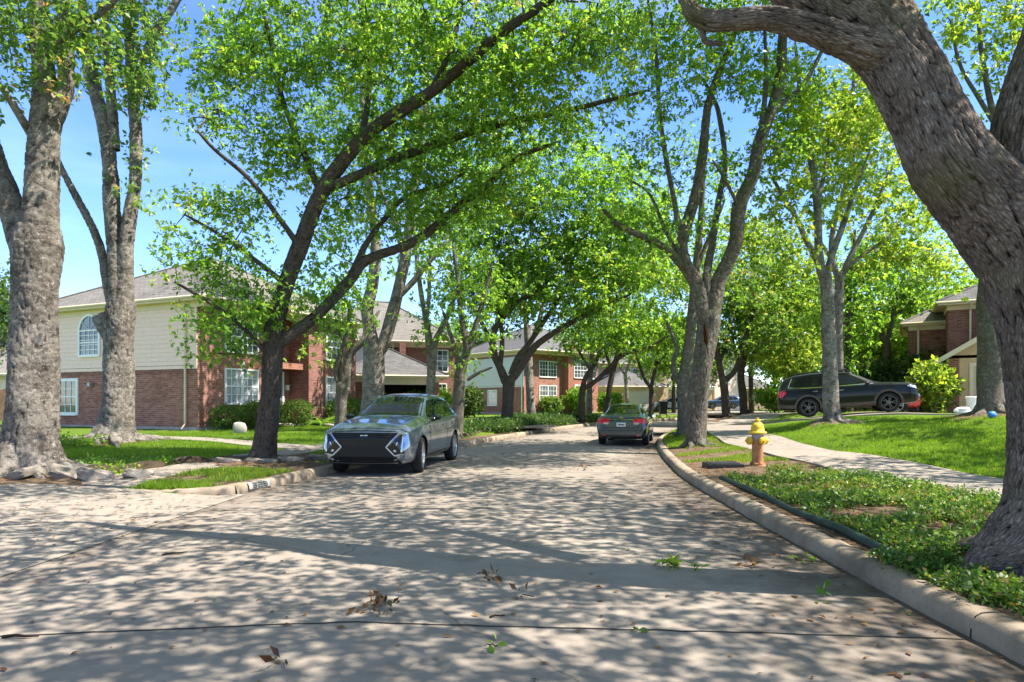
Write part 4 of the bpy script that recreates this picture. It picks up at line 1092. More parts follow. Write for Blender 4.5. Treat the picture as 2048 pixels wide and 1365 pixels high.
# two big grey trunks at the left edge
tree('oak_tree', 'thickest pale grey trunk at the left edge, roots over broken slabs', 12.0,
 [[(55,965,92),(58,935,74),(61,880,62),(65,780,54),(70,650,50),(72,560,50),(74,490,54),(76,455,46)],
  [(74,500,46),(80,420,40),(88,300,33),(92,210,31),(88,150,24),(80,70,20),(74,-40,18),(70,-200,14),(80,-400,8)],
  [(92,300,20),(112,232,20),(130,180,18),(133,100,16),(126,0,14),(120,-150,10),(150,-300,6)],
  [(66,540,36),(46,480,33),(26,420,29),(8,370,27),(-14,310,24),(-40,200,18),(-70,0,14),(-90,-200,8)],
  [(66,275,10),(45,240,9,-.2),(20,200,8,-.4),(0,172,7,-.5),(-40,130,5,-.7)],
  [(95,110,10),(150,60,8,-.3),(210,20,6,-.6),(270,-40,4,-.9)]],
 [(60,50,100,70,-.6,1,1),(150,40,70,60,-.7,.9,1),(30,150,50,40,-.5,.6,.9),(120,130,50,60,-.8,.6,.9),(20,210,40,25,-.4,.4,.5),(60,-90,180,100,-.3,1.6,.6),(-80,-150,150,120,0,1.5,.5),(150,-250,200,120,0,1.6,.5)],
 'bark_grey', 'leaf_oak', leaf_len=0.10, n_per=44, dens=6, sig=0.25, seed=21, sides=48, roots=9, per=10, lump=0.05, relief=(.09, .10, .035, 'wrinkle', .022, .08), root_len=1.25)
tree('oak_tree', 'tall grey many stemmed tree with a sawn stub, before the cream siding', 18.6,
 [[(228,902,60),(231,870,44),(236,800,33),(238,700,31),(240,640,33),(243,600,28)],
  [(236,640,24),(236,560,19),(232,500,18),(223,410,18),(220,340,16),(212,265,16),(195,200,14),(178,150,12),(168,60,10),(160,-60,8),(150,-200,5)],
  [(246,640,24),(250,560,18),(252,500,16),(258,440,15),(270,370,13),(272,270,13),(267,205,12),(262,120,11),(255,20,10),(250,-100,7)],
  [(228,300,13),(226,250,12),(222,190,11),(215,110,9),(205,0,7)],
  [(268,215,9),(285,130,8),(312,66,9),(340,25,8),(365,-15,7),(420,-90,4)],
  [(232,650,13),(222,600,12),(213,560,10),(205,510,10),(187,460,9),(150,390,8),(122,335,7),(105,290,4)],
  [(238,710,20),(222,672,19),(208,645,19),(200,628,17)],
  [(205,210,7),(185,120,5,.3),(150,40,4,.6)]],
 [(240,60,90,70,-.4,1.2,.9),(300,60,40,60,-.6,.8,.9),(290,150,40,60,-.7,.8,.9),(255,190,50,40,-.9,.6,.8),(200,120,50,40,-.4,.8,.7),(165,60,50,60,0,1,.7),(268,310,8,8,-.3,.2,6),(270,380,8,10,-.3,.2,6),(240,-100,180,100,0,2,.6),(262,160,60,30,-.8,.6,.8,.1),(330,-130,150,90,.3,1.5,.5)],
 'bark_grey', 'leaf_oak', leaf_len=0.12, n_per=40, dens=4.5, sig=0.3, seed=31, sides=36, roots=8, per=9, lump=0.05, relief=(.09, .11, .04, 'wrinkle', .03, .1), root_len=1.4)

# left row beyond the first house
tree('street_tree', 'small trunk with swollen burl in front of the hedge, just left of the grey suv', 21.0,
 [[(681,866,15),(682,840,12),(682,800,12),(686,776,15),(690,765,11),(688,740,8)],
  [(690,768,10),(699,712,8),(726,682,7),(738,655,5,.2),(760,620,3,.4)],
  [(684,770,8),(673,753,6),(678,720,6),(690,685,5),(696,651,4),(700,600,3)],
  [(690,685,4),(660,640,3),(630,600,2)]],
 [(660,610,80,50,0,1.1,.6),(640,680,60,45,-.2,.8,.55),(700,630,60,60,0,.9,.5),(690,560,80,50,.3,1,.5)],
 'bark_mid', 'leaf_bright', leaf_len=0.12, n_per=36, dens=3.8, sig=0.28, seed=41, sides=12, roots=4)
tree('street_tree', 'tall grey forked trunk rising behind the grey suv', 26.0,
 [[(745,880,36),(745,860,30),(746,800,23),(747,730,21),(748,690,23)],
  [(744,700,17),(740,665,14),(734,618,12),(745,570,12),(752,500,11),(745,430,9),(735,340,7),(728,250,5),(720,120,3)],
  [(752,705,16),(765,690,14),(778,652,13),(792,603,12),(805,541,11),(814,495,10),(822,420,8),(838,330,7),(850,220,5),(860,100,3)],
  [(792,600,6),(830,560,6),(862,520,5),(900,480,3)],[(738,640,6),(715,590,5),(690,540,4)],[(806,540,5),(800,470,5),(770,400,4),(740,330,3)]],
 [(830,330,150,110,1,2.4,.7),(760,230,150,110,1.5,2.4,.7),(900,440,110,70,1,2,.6),(850,520,80,40,0,1.5,.5),(690,480,70,60,0,1.5,.5),(700,350,90,90,1,2,.6),(900,200,130,100,2,2.2,.6),(780,90,180,90,2,2.5,.6),(650,230,80,90,2,2,.5)],
 'bark_grey', 'leaf_bright', leaf_len=0.15, n_per=40, dens=2.3, sig=0.38, seed=51, sides=20, roots=5)
tree('street_tree', 'slender grey tree with sparse tufts in front of the dark garage', 33.0,
 [[(861,842,14),(861,800,9.5),(863,740,9),(864,696,10)],
  [(860,700,8),(853,644,6),(846,610,5),(839,565,5),(832,500,4),(826,430,3)],
  [(866,700,8),(872,680,7),(884,655,6),(898,625,5),(907,600,4),(925,550,3)],
  [(853,644,4),(858,590,4),(860,520,3),(866,450,2)]],
 [(862,672,32,24,-.4,.7,.8),(845,610,24,24,0,.7,.35),(880,560,40,40,0,1,.3),(850,470,60,50,0,1.4,.4),(885,610,24,30,0,.8,.35)],
 'bark_grey', 'leaf_bright', leaf_len=0.16, n_per=32, dens=2.6, sig=0.3, seed=61, sides=14, roots=4)
tree('street_tree', 'rough brown trunk leaning right just behind the grey suv', 25.0,
 [[(910,884,17),(912,864,14),(917,800,12),(921,741,11),(929,715,12)],
  [(930,720,9),(934,695,8),(926,652,6),(921,618,5),(915,560,4),(905,480,3)],[(928,718,8),(942,680,7),(955,640,5),(968,590,4),(985,530,3)],
  [(922,735,6),(909,695,5),(898,660,4),(885,620,3)],[(934,760,4),(960,745,3),(985,735,2)]],
 [(930,590,70,70,.3,1.4,.6),(960,670,45,40,0,1,.5),(905,640,40,40,0,1,.45),(960,735,36,16,-.2,.5,.35),(900,520,80,50,.5,1.4,.5),(990,560,60,60,.5,1.3,.5)],
 'bark_mid', 'leaf_bright', leaf_len=0.14, n_per=40, dens=3, sig=0.32, seed=71, sides=14, roots=5)
tree('oak_tree', 'spreading oak on a dark ivy bed arching over the road from the left kerb', 33.0,
 [[(1014,866,17),(1014,850,13),(1015,818,11.5),(1017,775,11.5),(1018,757,13)],
  [(1012,765,9),(1001,738,8),(989,711,7),(986,680,6.5),(992,655,6),(1010,630,6),(1030,610,6),(1060,590,5),(1090,565,4)],
  [(1020,760,9),(1032,748,8.5),(1050,720,8),(1072,692,7),(1100,671,6.5),(1131,652,6),(1177,628,5,-.5),(1210,612,4,-1),(1260,590,3,-1.5)],
  [(1022,750,7),(1036,716,6),(1056,690,5.5),(1080,655,5),(1110,610,4,.4),(1140,560,3,.6)],
  [(990,705,5),(975,670,4),(955,630,4),(935,600,3)],[(1000,735,5),(1004,690,5),(1002,650,4),(990,600,3)]],
 [(1020,570,110,70,0,2.2,1),(1130,560,110,60,-.5,2.2,1),(960,540,80,70,.5,2,.9),(1000,480,120,70,.5,2.4,.9),(1110,470,120,70,0,2.4,.9),(1220,590,90,50,-1.5,2,1),(1210,520,100,60,-1,2.2,.9),(1270,540,60,60,-1.5,1.6,.8),(960,620,50,40,0,1.4,.8),(1160,640,70,26,-.5,1.4,.7),(1080,620,70,26,0,1.4,.7),(1060,400,130,60,.5,2.4,.9),(1250,470,80,50,-1,1.8,.7),(930,430,110,70,1,2.4,.8),(1180,400,110,70,0,2.4,.8),(1000,340,120,60,1,2.4,.7),(1140,340,110,60,.5,2.2,.6),(1280,420,70,60,-1,2,.8),(1230,350,80,60,0,2.2,.7),(1130,290,100,50,.5,2.2,.6),(1020,270,90,50,1,2.2,.5),(1300,540,50,50,-1,1.6,.8)],
 'bark_dark', 'leaf_bright', leaf_len=0.17, n_per=42, dens=2.6, sig=0.4, seed=81, sides=16, roots=5)
tree('street_tree', 'pale straight trunk standing in the low dark ivy bed before the red brick house', 39.0,
 [[(1064,850,12),(1063,830,9),(1060,790,8),(1058,740,8),(1056,690,7),(1050,620,5),(1045,540,3)],[(1057,700,5),(1075,650,4),(1090,590,3)]],
 [(1050,590,90,70,1,2.4,.6),(1090,540,80,70,1,2.4,.6),(1010,640,50,40,1,1.6,.4)],
 'bark_grey', 'leaf_dark', leaf_len=0.2, n_per=36, dens=1.9, sig=0.42, seed=91, sides=12, roots=4)
tree('street_tree', 'dark forked tree leaning right before the arched brick entry', 41.0,
 [[(1163,854,11),(1163,846,8),(1164,793,6.5),(1166,775,7)],[(1164,778,5.5),(1170,758,5),(1180,742,5),(1190,728,4),(1200,705,3)],
  [(1168,776,5.5),(1182,770,5),(1205,750,4.5),(1234,720,4,-.6),(1262,704,3.5,-1),(1300,695,3,-1.6),(1340,670,2,-2)],[(1205,750,3),(1225,740,3),(1245,700,2)],[(1180,742,3),(1165,715,3),(1150,690,2)]],
 [(1200,690,90,35,0,2,.8),(1275,665,80,40,-1,2,.8),(1160,660,60,40,0,1.8,.7),(1330,660,60,40,-1.5,1.6,.7),(1240,625,90,45,-.5,2.2,.8)],
 'bark_dark', 'leaf_bright', leaf_len=0.2, n_per=40, dens=2.3, sig=0.42, seed=101, sides=12, roots=4)
tree('street_tree', 'grey trunk half hidden behind the dark forked tree by the red brick front', 46.0,
 [[(1178,848,9),(1178,832,7),(1179,780,6),(1182,720,5),(1186,640,4)],[(1182,720,3),(1200,670,2)]], [(1190,610,80,60,0,2.4,.5),(1290,560,80,60,0,2.6,.9),(1345,520,70,60,0,2.6,.9),(1270,480,90,60,.5,2.6,.8),(1370,590,50,50,0,2,.9),(1180,500,90,60,.5,2.6,.7),(1320,430,70,50,.5,2.4,.6)], 'bark_grey', 'leaf_bright', leaf_len=0.22, n_per=34, dens=1.6, sig=0.45, seed=105, sides=10, roots=3)
tree('street_tree', 'thin black trunk leaning right, left of the dark sedan', 44.0,
 [[(1212,838,8),(1214,818,6),(1220,770,5.5),(1232,720,5),(1246,670,4),(1262,620,3)],[(1226,745,4),(1214,715,3),(1205,680,2)]],
 [(1250,640,70,50,0,2.2,.7),(1220,670,50,35,0,1.6,.6)], 'bark_dark', 'leaf_dark', leaf_len=0.2, n_per=38, dens=2.0, sig=0.42, seed=111, sides=10, roots=3)
tree('street_tree', 'thin pale trunk standing in front of the pale garage door', 58.0,
 [[(1256,826,6),(1255,810,4),(1252,770,3.5),(1250,745,3.5)],[(1250,750,2.5),(1240,735,2.2),(1232,715,1.6)],[(1251,748,2.5),(1262,715,2.2),(1270,680,1.5)]],
 [(1240,700,50,26,0,2,.5),(1275,670,60,40,0,2.4,.6)], 'bark_grey', 'leaf_bright', leaf_len=0.26, n_per=30, dens=1.5, sig=0.5, seed=121, sides=8)
tree('street_tree', 'thin crooked dark tree between the dark sedan and the white car', 50.0,
 [[(1301,840,7),(1302,820,5),(1303,785,5),(1302,768,5)],[(1301,775,4),(1290,760,3.5),(1280,735,3),(1270,700,2)],[(1303,772,4),(1310,740,3.5),(1318,700,3),(1330,650,2)],[(1310,735,2.5),(1330,712,2),(1345,690,1.5)]],
 [(1290,690,60,36,0,2,.7),(1330,650,60,40,0,2.2,.7),(1350,690,30,26,0,1.6,.5)], 'bark_dark', 'leaf_bright', leaf_len=0.22, n_per=34, dens=1.8, sig=0.45, seed=131, sides=9)

# right row
tree('oak_tree', 'large many limbed oak with a hollow in its fork, between the road and the pavement', 19.0,
 [[(1392,910,30),(1391,890,22),(1392,842,20),(1397,788,19),(1405,734,20),(1412,680,21),(1418,640,22),(1420,622,18)],
  [(1410,640,15),(1398,585,14),(1388,558,13),(1372,530,12),(1364,490,11),(1372,451,11),(1388,402,10),(1404,320,9),(1413,230,8),(1421,193,7),(1445,127,6),(1466,78,5),(1480,0,4),(1490,-80,3)],
  [(1392,572,9),(1363,530,8),(1326,494,7,-.3),(1273,468,6,-.6),(1232,447,5,-.9),(1203,414,3,-1.2)],
  [(1364,485,6),(1355,440,6),(1347,394,5),(1331,312,5,-.2),(1320,230,4,-.4),(1314,135,4,-.5),(1306,62,3,-.6),(1290,-30,2,-.7)],
  [(1424,640,16),(1432,590,15),(1440,555,14),(1470,492,14),(1479,410,14),(1506,349,13),(1519,287,12),(1540,230,11),(1560,156,10),(1565,82,9),(1568,0,7),(1575,-100,4)],
  [(1519,287,6),(1524,246,6),(1531,180,5),(1532,123,4),(1528,40,3)],
  [(1545,225,6),(1578,196,5,.3),(1610,164,5,.5),(1650,90,4,.8),(1680,30,3,1)],
  [(1415,610,9),(1414,546,8),(1424,490,7,.4),(1437,402,6,.6),(1450,328,5,.7),(1441,246,5,.8),(1429,201,4,.9),(1400,150,3,1)],
  [(1425,600,8),(1445,545,7,.3),(1466,470,5,.5),(1480,420,4,.8)],
  [(1364,525,4),(1330,460,4,.4),(1300,390,3,.8),(1260,360,2,1)],
  [(1480,420,4),(1450,360,3,-.5),(1425,320,2,-.8)]],
 [(1330,120,80,80,-.3,1.5,1.04),(1260,70,80,70,-.6,1.4,1.04),(1430,150,70,90,0,1.5,0.78),(1500,110,80,90,.3,1.5,1.04),(1400,40,100,70,-.3,1.6,1.04),(1460,320,70,60,.5,1.3,0.52),(1330,330,70,60,-.5,1.2,0.39),(1270,300,70,50,-.8,1.1,0.45),(1240,420,60,40,-1,1,0.65),(1560,280,60,80,.5,1.3,0.91),(1600,150,70,70,.8,1.3,0.91),(1340,440,60,36,-.4,1,0.52),(1420,430,50,40,.7,1,0.52),(1500,400,50,40,.6,1,0.52),(1300,-90,200,100,-.5,2.2,0.78),(1550,-90,200,100,.3,2.2,0.78),(1320,220,50,50,-.4,1,0.65),(1290,510,50,30,-.7,.9,0.52),(1480,-170,230,90,-3,2,1.04),(1700,-160,230,90,-2,2,1.04),(1650,-140,230,90,2,2,1.04),(1850,-170,230,90,0,2,1.04),(1400,-150,200,90,3,2,0.91)],
 'bark_mid', 'leaf_bright', leaf_len=0.11, n_per=40, dens=4.3, sig=0.3, seed=141, sides=22, roots=6, per=7, relief=(.07, .2, .03, 'furrow', .025, .1),
 wblobs=[(6.5,14.5,12.4,2.4,1.8,.9,1.0),(9.2,15.5,13,2.2,2.2,1.2,1.0),(9.5,20,15,2.4,2.4,1.4,.9),(4.2,13.0,11.2,2.0,1.4,.7,.7)])
tree('street_tree', 'grey green mossy trunk close behind the big hollow oak', 23.5,
 [[(1366,884,17),(1367,862,13),(1368,820,12),(1366,775,13),(1371,729,11),(1379,680,11),(1385,627,10),(1390,560,9),(1398,480,7),(1405,380,5),(1410,260,3)],
  [(1364,770,7),(1352,755,6),(1347,740,6),(1349,715,5),(1354,700,5),(1345,670,4),(1330,640,3)],[(1392,540,5),(1420,470,4),(1450,400,3)]],
 [(1330,610,50,36,-.3,1,.5),(1420,330,90,80,.5,1.8,.5),(1400,500,70,50,.6,1.5,.7),(1450,570,50,50,.6,1.5,.6),(1360,390,80,60,.5,1.6,.45),(1350,560,60,30,0,1.2,.5)],
 'bark_mid', 'leaf_bright', leaf_len=0.13, n_per=36, dens=3, sig=0.32, seed=151, sides=14, roots=4)
tree('street_tree', 'forked dark trunk right of the big oak, beside the pavement bend', 39.0,
 [[(1453,850,12),(1452,835,9),(1450,790,8),(1447,758,9)],[(1445,762,7),(1438,722,6),(1434,690,5),(1430,640,4),(1428,580,3)],[(1450,760,7),(1463,750,6),(1476,729,6),(1484,694,5),(1500,650,4),(1515,600,3)],[(1440,725,4),(1455,680,3),(1460,630,2)]],
 [(1440,640,60,50,0,2,.8),(1510,620,70,60,.5,2.2,.9),(1470,690,50,30,0,1.5,.6),(1470,570,90,60,.5,2.4,.8),(1540,670,50,50,0,1.8,.8)],
 'bark_dark', 'leaf_oak', leaf_len=0.2, n_per=40, dens=2.3, sig=0.42, seed=161, sides=12, roots=4)
tree('street_tree', 'plain brown trunk second to the right of the big oak', 42.0,
 [[(1490,845,12),(1489,830,9),(1485,788,8),(1482,750,7.5),(1490,700,6),(1500,640,5),(1512,560,3)],[(1484,740,4),(1470,700,3),(1462,650,2)],[(1495,680,4),(1530,640,3),(1560,610,2)]],
 [(1530,600,80,70,0,2.4,.9),(1580,660,60,50,0,2,.9),(1570,580,70,60,.5,2.2,.8),(1560,500,80,60,0,2.4,.8),(1480,480,80,70,.5,2.4,.7),(1620,560,60,60,0,2,.7),(1600,700,45,40,0,1.6,.8),(1540,720,50,30,0,1.6,.7)],
 'bark_dark', 'leaf_lime', leaf_len=0.2, n_per=40, dens=2.3, sig=0.42, seed=171, sides=12, roots=4)
tree('street_tree', 'thinnest dark stem of the row right of the big oak, beside a garden bed', 47.0,
 [[(1503,838,8),(1503,825,6),(1502,780,5),(1503,730,4.5),(1520,670,3.5),(1540,600,2)],[(1503,730,3),(1490,690,2)]],
 [(1560,630,80,70,0,2.6,.8),(1520,560,90,60,.5,2.6,.7),(1620,640,60,70,.5,2.2,.8)], 'bark_dark', 'leaf_bright', leaf_len=0.22, n_per=38, dens=1.9, sig=0.45, seed=181, sides=9)
tree('street_tree', 'straight knobbly grey trunk on the lawn in front of the black suv', 21.5,
 [[(1666,852,28),(1665,838,20),(1661,797,16.5),(1660,715,15.5),(1656,649,14),(1654,583,14),(1650,550,13)],
  [(1650,560,11),(1642,540,10),(1638,505,9),(1634,410,8),(1622,320,7),(1610,267,6),(1600,180,5),(1590,80,3)],
  [(1646,545,8),(1634,520,7),(1614,484,6,-.3),(1589,431,5,-.5),(1564,390,4,-.7),(1540,345,3,-.9)],
  [(1652,550,8),(1668,500,7,.3),(1690,440,6,.5),(1710,380,5,.7),(1740,300,3,.9)],
  [(1634,410,5),(1650,340,4,.3),(1660,260,3,.5)]],
 [(1600,330,70,80,-.2,1.4,.8,.08),(1650,230,90,80,0,1.6,.9,.08),(1560,420,70,60,-.6,1.1,.7,.08),(1690,370,60,70,.5,1.3,.7,.05),(1600,160,80,60,0,1.5,.8,.05),(1720,260,70,80,.6,1.4,.8,.08),(1580,250,50,60,-.3,1.1,.7),(1570,500,50,30,-.6,.9,.5)],
 'bark_grey', 'leaf_lime', leaf_len=0.16, n_per=36, dens=3.4, sig=0.32, seed=191, sides=18, roots=8, root_len=1.6)
tree('street_tree', 'taller paler trunk rising directly behind the black suv', 29.0,
 [[(1677,850,15),(1678,800,12),(1678,748,10),(1676,649,10),(1680,566,10),(1678,545,9)],
  [(1676,560,7),(1663,505,6),(1668,450,6),(1679,410,6),(1700,341,5),(1708,291,5),(1706,205,4),(1708,130,3)],
  [(1682,556,7),(1698,520,6),(1712,492,6),(1733,451,5),(1760,390,4),(1790,320,3)],[(1690,540,5),(1740,500,4),(1790,470,3),(1830,440,2)],[(1662,520,4),(1640,480,3),(1625,440,2)]],
 [(1720,220,80,90,0,2,.9,.1),(1760,340,70,80,0,1.8,.9,.05),(1790,460,90,70,.3,2,.8),(1830,520,80,50,.5,1.8,.8),(1690,420,60,60,.3,1.5,.5),(1740,150,70,60,0,1.8,.8,.08),(1840,420,60,50,.5,1.5,.6),(1880,540,50,36,.5,1.4,.7),(1650,330,60,70,.5,1.8,.7),(1790,240,60,60,.5,1.6,.7),(1840,340,50,50,.5,1.5,.5)],
 'bark_grey', 'leaf_lime', leaf_len=0.18, n_per=36, dens=2.6, sig=0.38, seed=201, sides=14, roots=4)
tree('street_tree', 'slim dark trunk with dense green foliage behind the black suv', 35.0,
 [[(1698,830,10),(1698,790,8),(1698,744,7),(1696,649,6),(1700,560,5),(1710,460,3)],[(1697,660,4),(1715,600,3),(1735,540,2)]],
 [(1720,610,50,80,0,1.8,1),(1700,700,40,40,0,1.4,.9),(1730,530,60,60,0,2,.8),(1640,620,40,60,1,1.6,.6)], 'bark_dark', 'leaf_bright', leaf_len=0.2, n_per=40, dens=2.6, sig=0.4, seed=211, sides=10)
tree('street_tree', 'forked grey brown tree above the black suv bonnet', 37.0,
 [[(1774,815,13),(1773,790,10),(1773,750,9),(1773,708,9),(1771,680,9)],[(1769,685,6),(1754,642,5),(1742,600,4),(1735,540,3)],[(1774,682,6),(1785,640,5),(1790,590,4),(1800,520,3)],[(1785,640,4),(1812,610,3),(1840,580,2)]],
 [(1780,590,80,60,0,2.2,.8),(1830,560,60,50,.5,1.8,.8),(1750,520,70,60,.5,2,.7),(1840,640,40,50,.5,1.6,.8),(1735,650,40,40,.5,1.4,.6),(1860,500,50,40,0,1.6,.6)],
 'bark_mid', 'leaf_bright', leaf_len=0.2, n_per=38, dens=2.4, sig=0.42, seed=221, sides=12, roots=4)
tree('oak_tree', 'mossy grey trunk with wide roots seen just left of the massive oak', 21.0,
 [[(1985,850,46),(1983,832,36),(1980,790,28),(1978,715,25),(1976,600,23),(1985,480,21),(2010,330,18),(2040,180,14),(2060,0,9),(2070,-150,5)],
  [(2010,330,9),(1980,200,7),(1960,80,5),(1955,-60,3)],[(1990,250,6),(1960,200,5),(1920,130,4),(1900,40,3)],[(2020,270,8),(2060,190,6),(2090,90,4)]],
 [(1930,60,70,60,0,1.4,.8,.05),(2000,120,60,70,-.3,1.3,.7,.05),(1960,-20,120,60,0,1.8,.8),(2050,50,70,70,0,1.4,.8),(1960,300,40,70,.6,1,.5),(2100,-80,150,100,0,2,.6),(2110,200,70,100,0,1.4,.5)],
 'bark_mid', 'leaf_lime', leaf_len=0.15, n_per=36, dens=3.2, sig=0.34, seed=231, sides=18, roots=7, root_len=1.5,
 wblobs=[(15.6,12.6,8.6,1.9,1.9,1.0,.6),(17.6,16.6,9.4,1.7,2.2,1.2,.6),(13.4,10.0,8.6,1.9,1.6,.8,.7),(12.6,12.6,8.9,1.6,1.2,.7,.55),(19,20,10.5,2,2,1.4,.6),(18.5,13,10,2,2.2,1.4,.5)])

# trees farther back, one build per kind and copies of it
def far_tree(name, label, base, H, W, leaf_m, bark_m, seed, n=150, group='trees beyond the houses'):
    rng = np.random.default_rng(seed); acc = Acc(); skel = []
    p, r = cr([(0,0,-0.3),(0.1,0,H*.2),(-0.1,0.1,H*.42),(0.1,0,H*.7),(0,0,H*.92)], [H*.024,H*.018,H*.015,H*.009,.02], 5)
    acc.add(*tube_arrays(p, r, 8, 0.06, seed)); skel.append(p[4:])
    for k in range(8):
        a = k*2.4+rng.uniform(-.4,.4); z0 = H*rng.uniform(.25,.6); L = W*rng.uniform(.55,.9)
        q, r = cr([(0,0,z0),(math.cos(a)*L*.4,math.sin(a)*L*.4,z0+L*.45),(math.cos(a)*L,math.sin(a)*L,z0+L*.8)], [H*.009,H*.006,.02], 5)
        acc.add(*tube_arrays(q, r, 6, 0.05, seed+k)); skel.append(q)
    C = []
    while len(C) < n:
        u = rng.uniform(-1, 1, 3); rr = np.linalg.norm(u)
        if rr > 1 or rr < 0.35: continue
        lob = 0.78+0.22*math.sin(3*math.atan2(u[1],u[0])+4*u[2]+seed)
        C.append((u[0]*W*lob, u[1]*W*lob, H*.62+u[2]*H*.38*lob))
    C = np.array(C)
    for path, pr, cntd in grow_twigs(np.vstack(skel), C, rng, .01, .01):
        v, q, u = tube_arrays(path, np.array([.03,.025,.02,.01]), 3, 0); acc.add(v, q, u)
    root = empty(name, (base[0], base[1], tz(*base)), rng.uniform(0, 6)); tag(root, label, 'tree', group)
    link('trunk', acc.mesh('trunk'), root, M[bark_m])
    v, q, a = leaves(C, None, 90, rng.uniform(.7,1.3,len(C))*W*.17, 0.36, rng, .55)
    link('crown', mesh_np('crown', v, q, attr=a), root, M[leaf_m]); return root
def copy_tree(src, loc, rz, sc, label):
    r = src.copy(); COL.objects.link(r); r.location = (*loc, tz(*loc)); r.rotation_euler = (0, 0, rz); r.scale = (sc, sc, sc); r['label'] = label
    for ch in src.children:
        c = ch.copy(); COL.objects.link(c); c.parent = r
    return r
fa = far_tree('shade_tree', 'dark green tree filling the sky left of the leftmost trunk', (-44, 52), 13, 5, 'leaf_dark', 'bark_dark', 301, 170)
fb = far_tree('shade_tree', 'rounded bright tree in the gap behind the hollow oak', (26, 100), 15, 7, 'leaf_bright', 'bark_dark', 302, 190)
fc = far_tree('shade_tree', 'yellow green tree behind the row of stems right of the big oak', (24, 56), 11, 5, 'leaf_lime', 'bark_dark', 303, 190)
copy_tree(fa, (-33, 46), 1, .62, 'low dark treetop peeping over the cream siding house roof')
copy_tree(fa, (-17, 66), 2, .8, 'dark tree behind the roof of the open garage house')
copy_tree(fa, (-4, 82), 3, .85, 'dark tree behind the white side wall at the bend')
copy_tree(fb, (6, 96), 4, .8, 'bright tree rising behind the red brick roof')
copy_tree(fb, (14, 108), 2.2, .9, 'bright tree behind the tan garage house')
copy_tree(fa, (36, 84), 2, .9, 'dark tree right of the pale house with the narrow window')
copy_tree(fb, (31, 62), 1, .75, 'mid green tree behind the thin stems at the road bend')
copy_tree(fc, (29, 49), 2.6, .8, 'yellow green tree left of the black suv, over the driveway')
copy_tree(fa, (36, 57), 4, .8, 'dark tree beyond the black suv roof')
copy_tree(fb, (30, 45), 5, .72, 'leafy tree right behind the pale trunk at the black suv')
copy_tree(fa, (43, 52), 1.5, .85, 'dark tree above the yellow shrub')
copy_tree(fb, (37, 44), 3.5, .8, 'bright tree left of the right hand brick house roof')
copy_tree(fa, (52, 75), 2.1, 1.0, 'tall dark tree far beyond the right driveway')
copy_tree(fb, (42, 100), .7, 1.0, 'tall bright tree at the far end of the bend')
copy_tree(fb, (15.2, 61), 2.7, .62, 'leafy tree hanging over the pale garage and the white suv')
copy_tree(fa, (20.3, 69), .4, .7, 'dark tree above the blue suv at the road bend')
copy_tree(fa, (-30, 95), .7, 1.1, 'distant dark tree behind the second house')
copy_tree(fb, (-12, 110), 1.9, 1.1, 'distant bright tree behind the third house')

# decayed hollow and pruned knot on the big many limbed oak
_r = [o for o in COL.objects if o.name.startswith('oak_tree') and 'hollow' in o.get('label', '')][0]
def eye(name, px, py, Y, rx_, rz_, mat):
    b = MB(); c = P(px, py, Y)-Vector(_r.location); prof = [(math.sin(math.pi*i/8), math.cos(math.pi*i/8)) for i in range(9)]
    b.lathe([(max(r, .001), h) for r, h in prof], sides=14); o = b.obj(name, M[mat], _r, smooth=True); o.location = c; o.scale = (rx_, rx_*.7, rz_); o.rotation_euler = (0, R(-4), 0)
eye('hollow', 1412, 672, 18.72, .075, .34, 'rot_wood'); eye('knot', 1429, 644, 18.8, .09, .11, 'bark_grey')
# ---------------------------------------------------------------- vehicles
def paint(key, c, metal=0.5, rough=0.2, dust=0.06):
    k = N(key); v = k.coord()
    n = k.noise(v, 220, 2); d = k.noise(v, 3.0, 6, 0.7)
    col = k.mix(k.ramp(n, [(0.4, 0.0), (0.7, 0.25)]), c, tuple(min(1, x*1.5+.02) for x in c))
    k.base(k.mix(k.ramp(d, [(0.5, 0.0), (0.8, dust)]), col, (0.2, 0.18, 0.15)), rough, 0.5, metal)
    k.b.inputs['Coat Weight'].default_value = 0.3 if key == 'paint_black' else 0.9; k.b.inputs['Coat Roughness'].default_value = 0.04
    if key == 'paint_black': k.b.inputs['Specular IOR Level'].default_value = 0.25
    M[key] = k.m
paint('paint_steel', (0.22, 0.26, 0.31), 0.75, 0.2); paint('paint_slate', (0.022, 0.036, 0.042), 0.3)
paint('paint_black', (0.003, 0.0035, 0.005), 0.0, 0.3, 0.02); paint('paint_silver', (0.5, 0.52, 0.56), 0.4); paint('paint_blue', (0.045, 0.10, 0.22), 0.5); paint('paint_red', (0.45, 0.02, 0.025), 0.2)
k = N('car_glass'); k.base((0.006, 0.009, 0.009), 0.03, 0.42); M['car_glass'] = k.m
k = N('chrome'); k.base((0.78, 0.79, 0.8), 0.12, 0.5, 1.0); M['chrome'] = k.m
k = N('satin_silver'); k.base((0.42, 0.43, 0.44), 0.3, 0.5, 0.9); M['satin_silver'] = k.m
k = N('gloss_black'); k.base((0.008, 0.009, 0.01), 0.12, 0.5); M['gloss_black'] = k.m
k = N('grille_black'); k.base((0.006, 0.006, 0.007), 0.35, 0.25); M['grille_black'] = k.m
k = N('dark_alloy'); k.base((0.13, 0.13, 0.12), 0.4, 0.5, 0.6); M['dark_alloy'] = k.m
k = N('lamp_red'); k.base((0.72, 0.012, 0.02), 0.1, 0.6); k.b.inputs['Coat Weight'].default_value = 1.0; M['lamp_red'] = k.m
k = N('lamp_clear'); k.base((0.62, 0.64, 0.67), 0.08, 0.7, 0.3); M['lamp_clear'] = k.m
k = N('gold'); k.base((0.6, 0.42, 0.15), 0.3, 0.5, 0.8); M['gold'] = k.m
plain('cladding', (0.075, 0.062, 0.055), 0.55, 0.35, var=0.25)
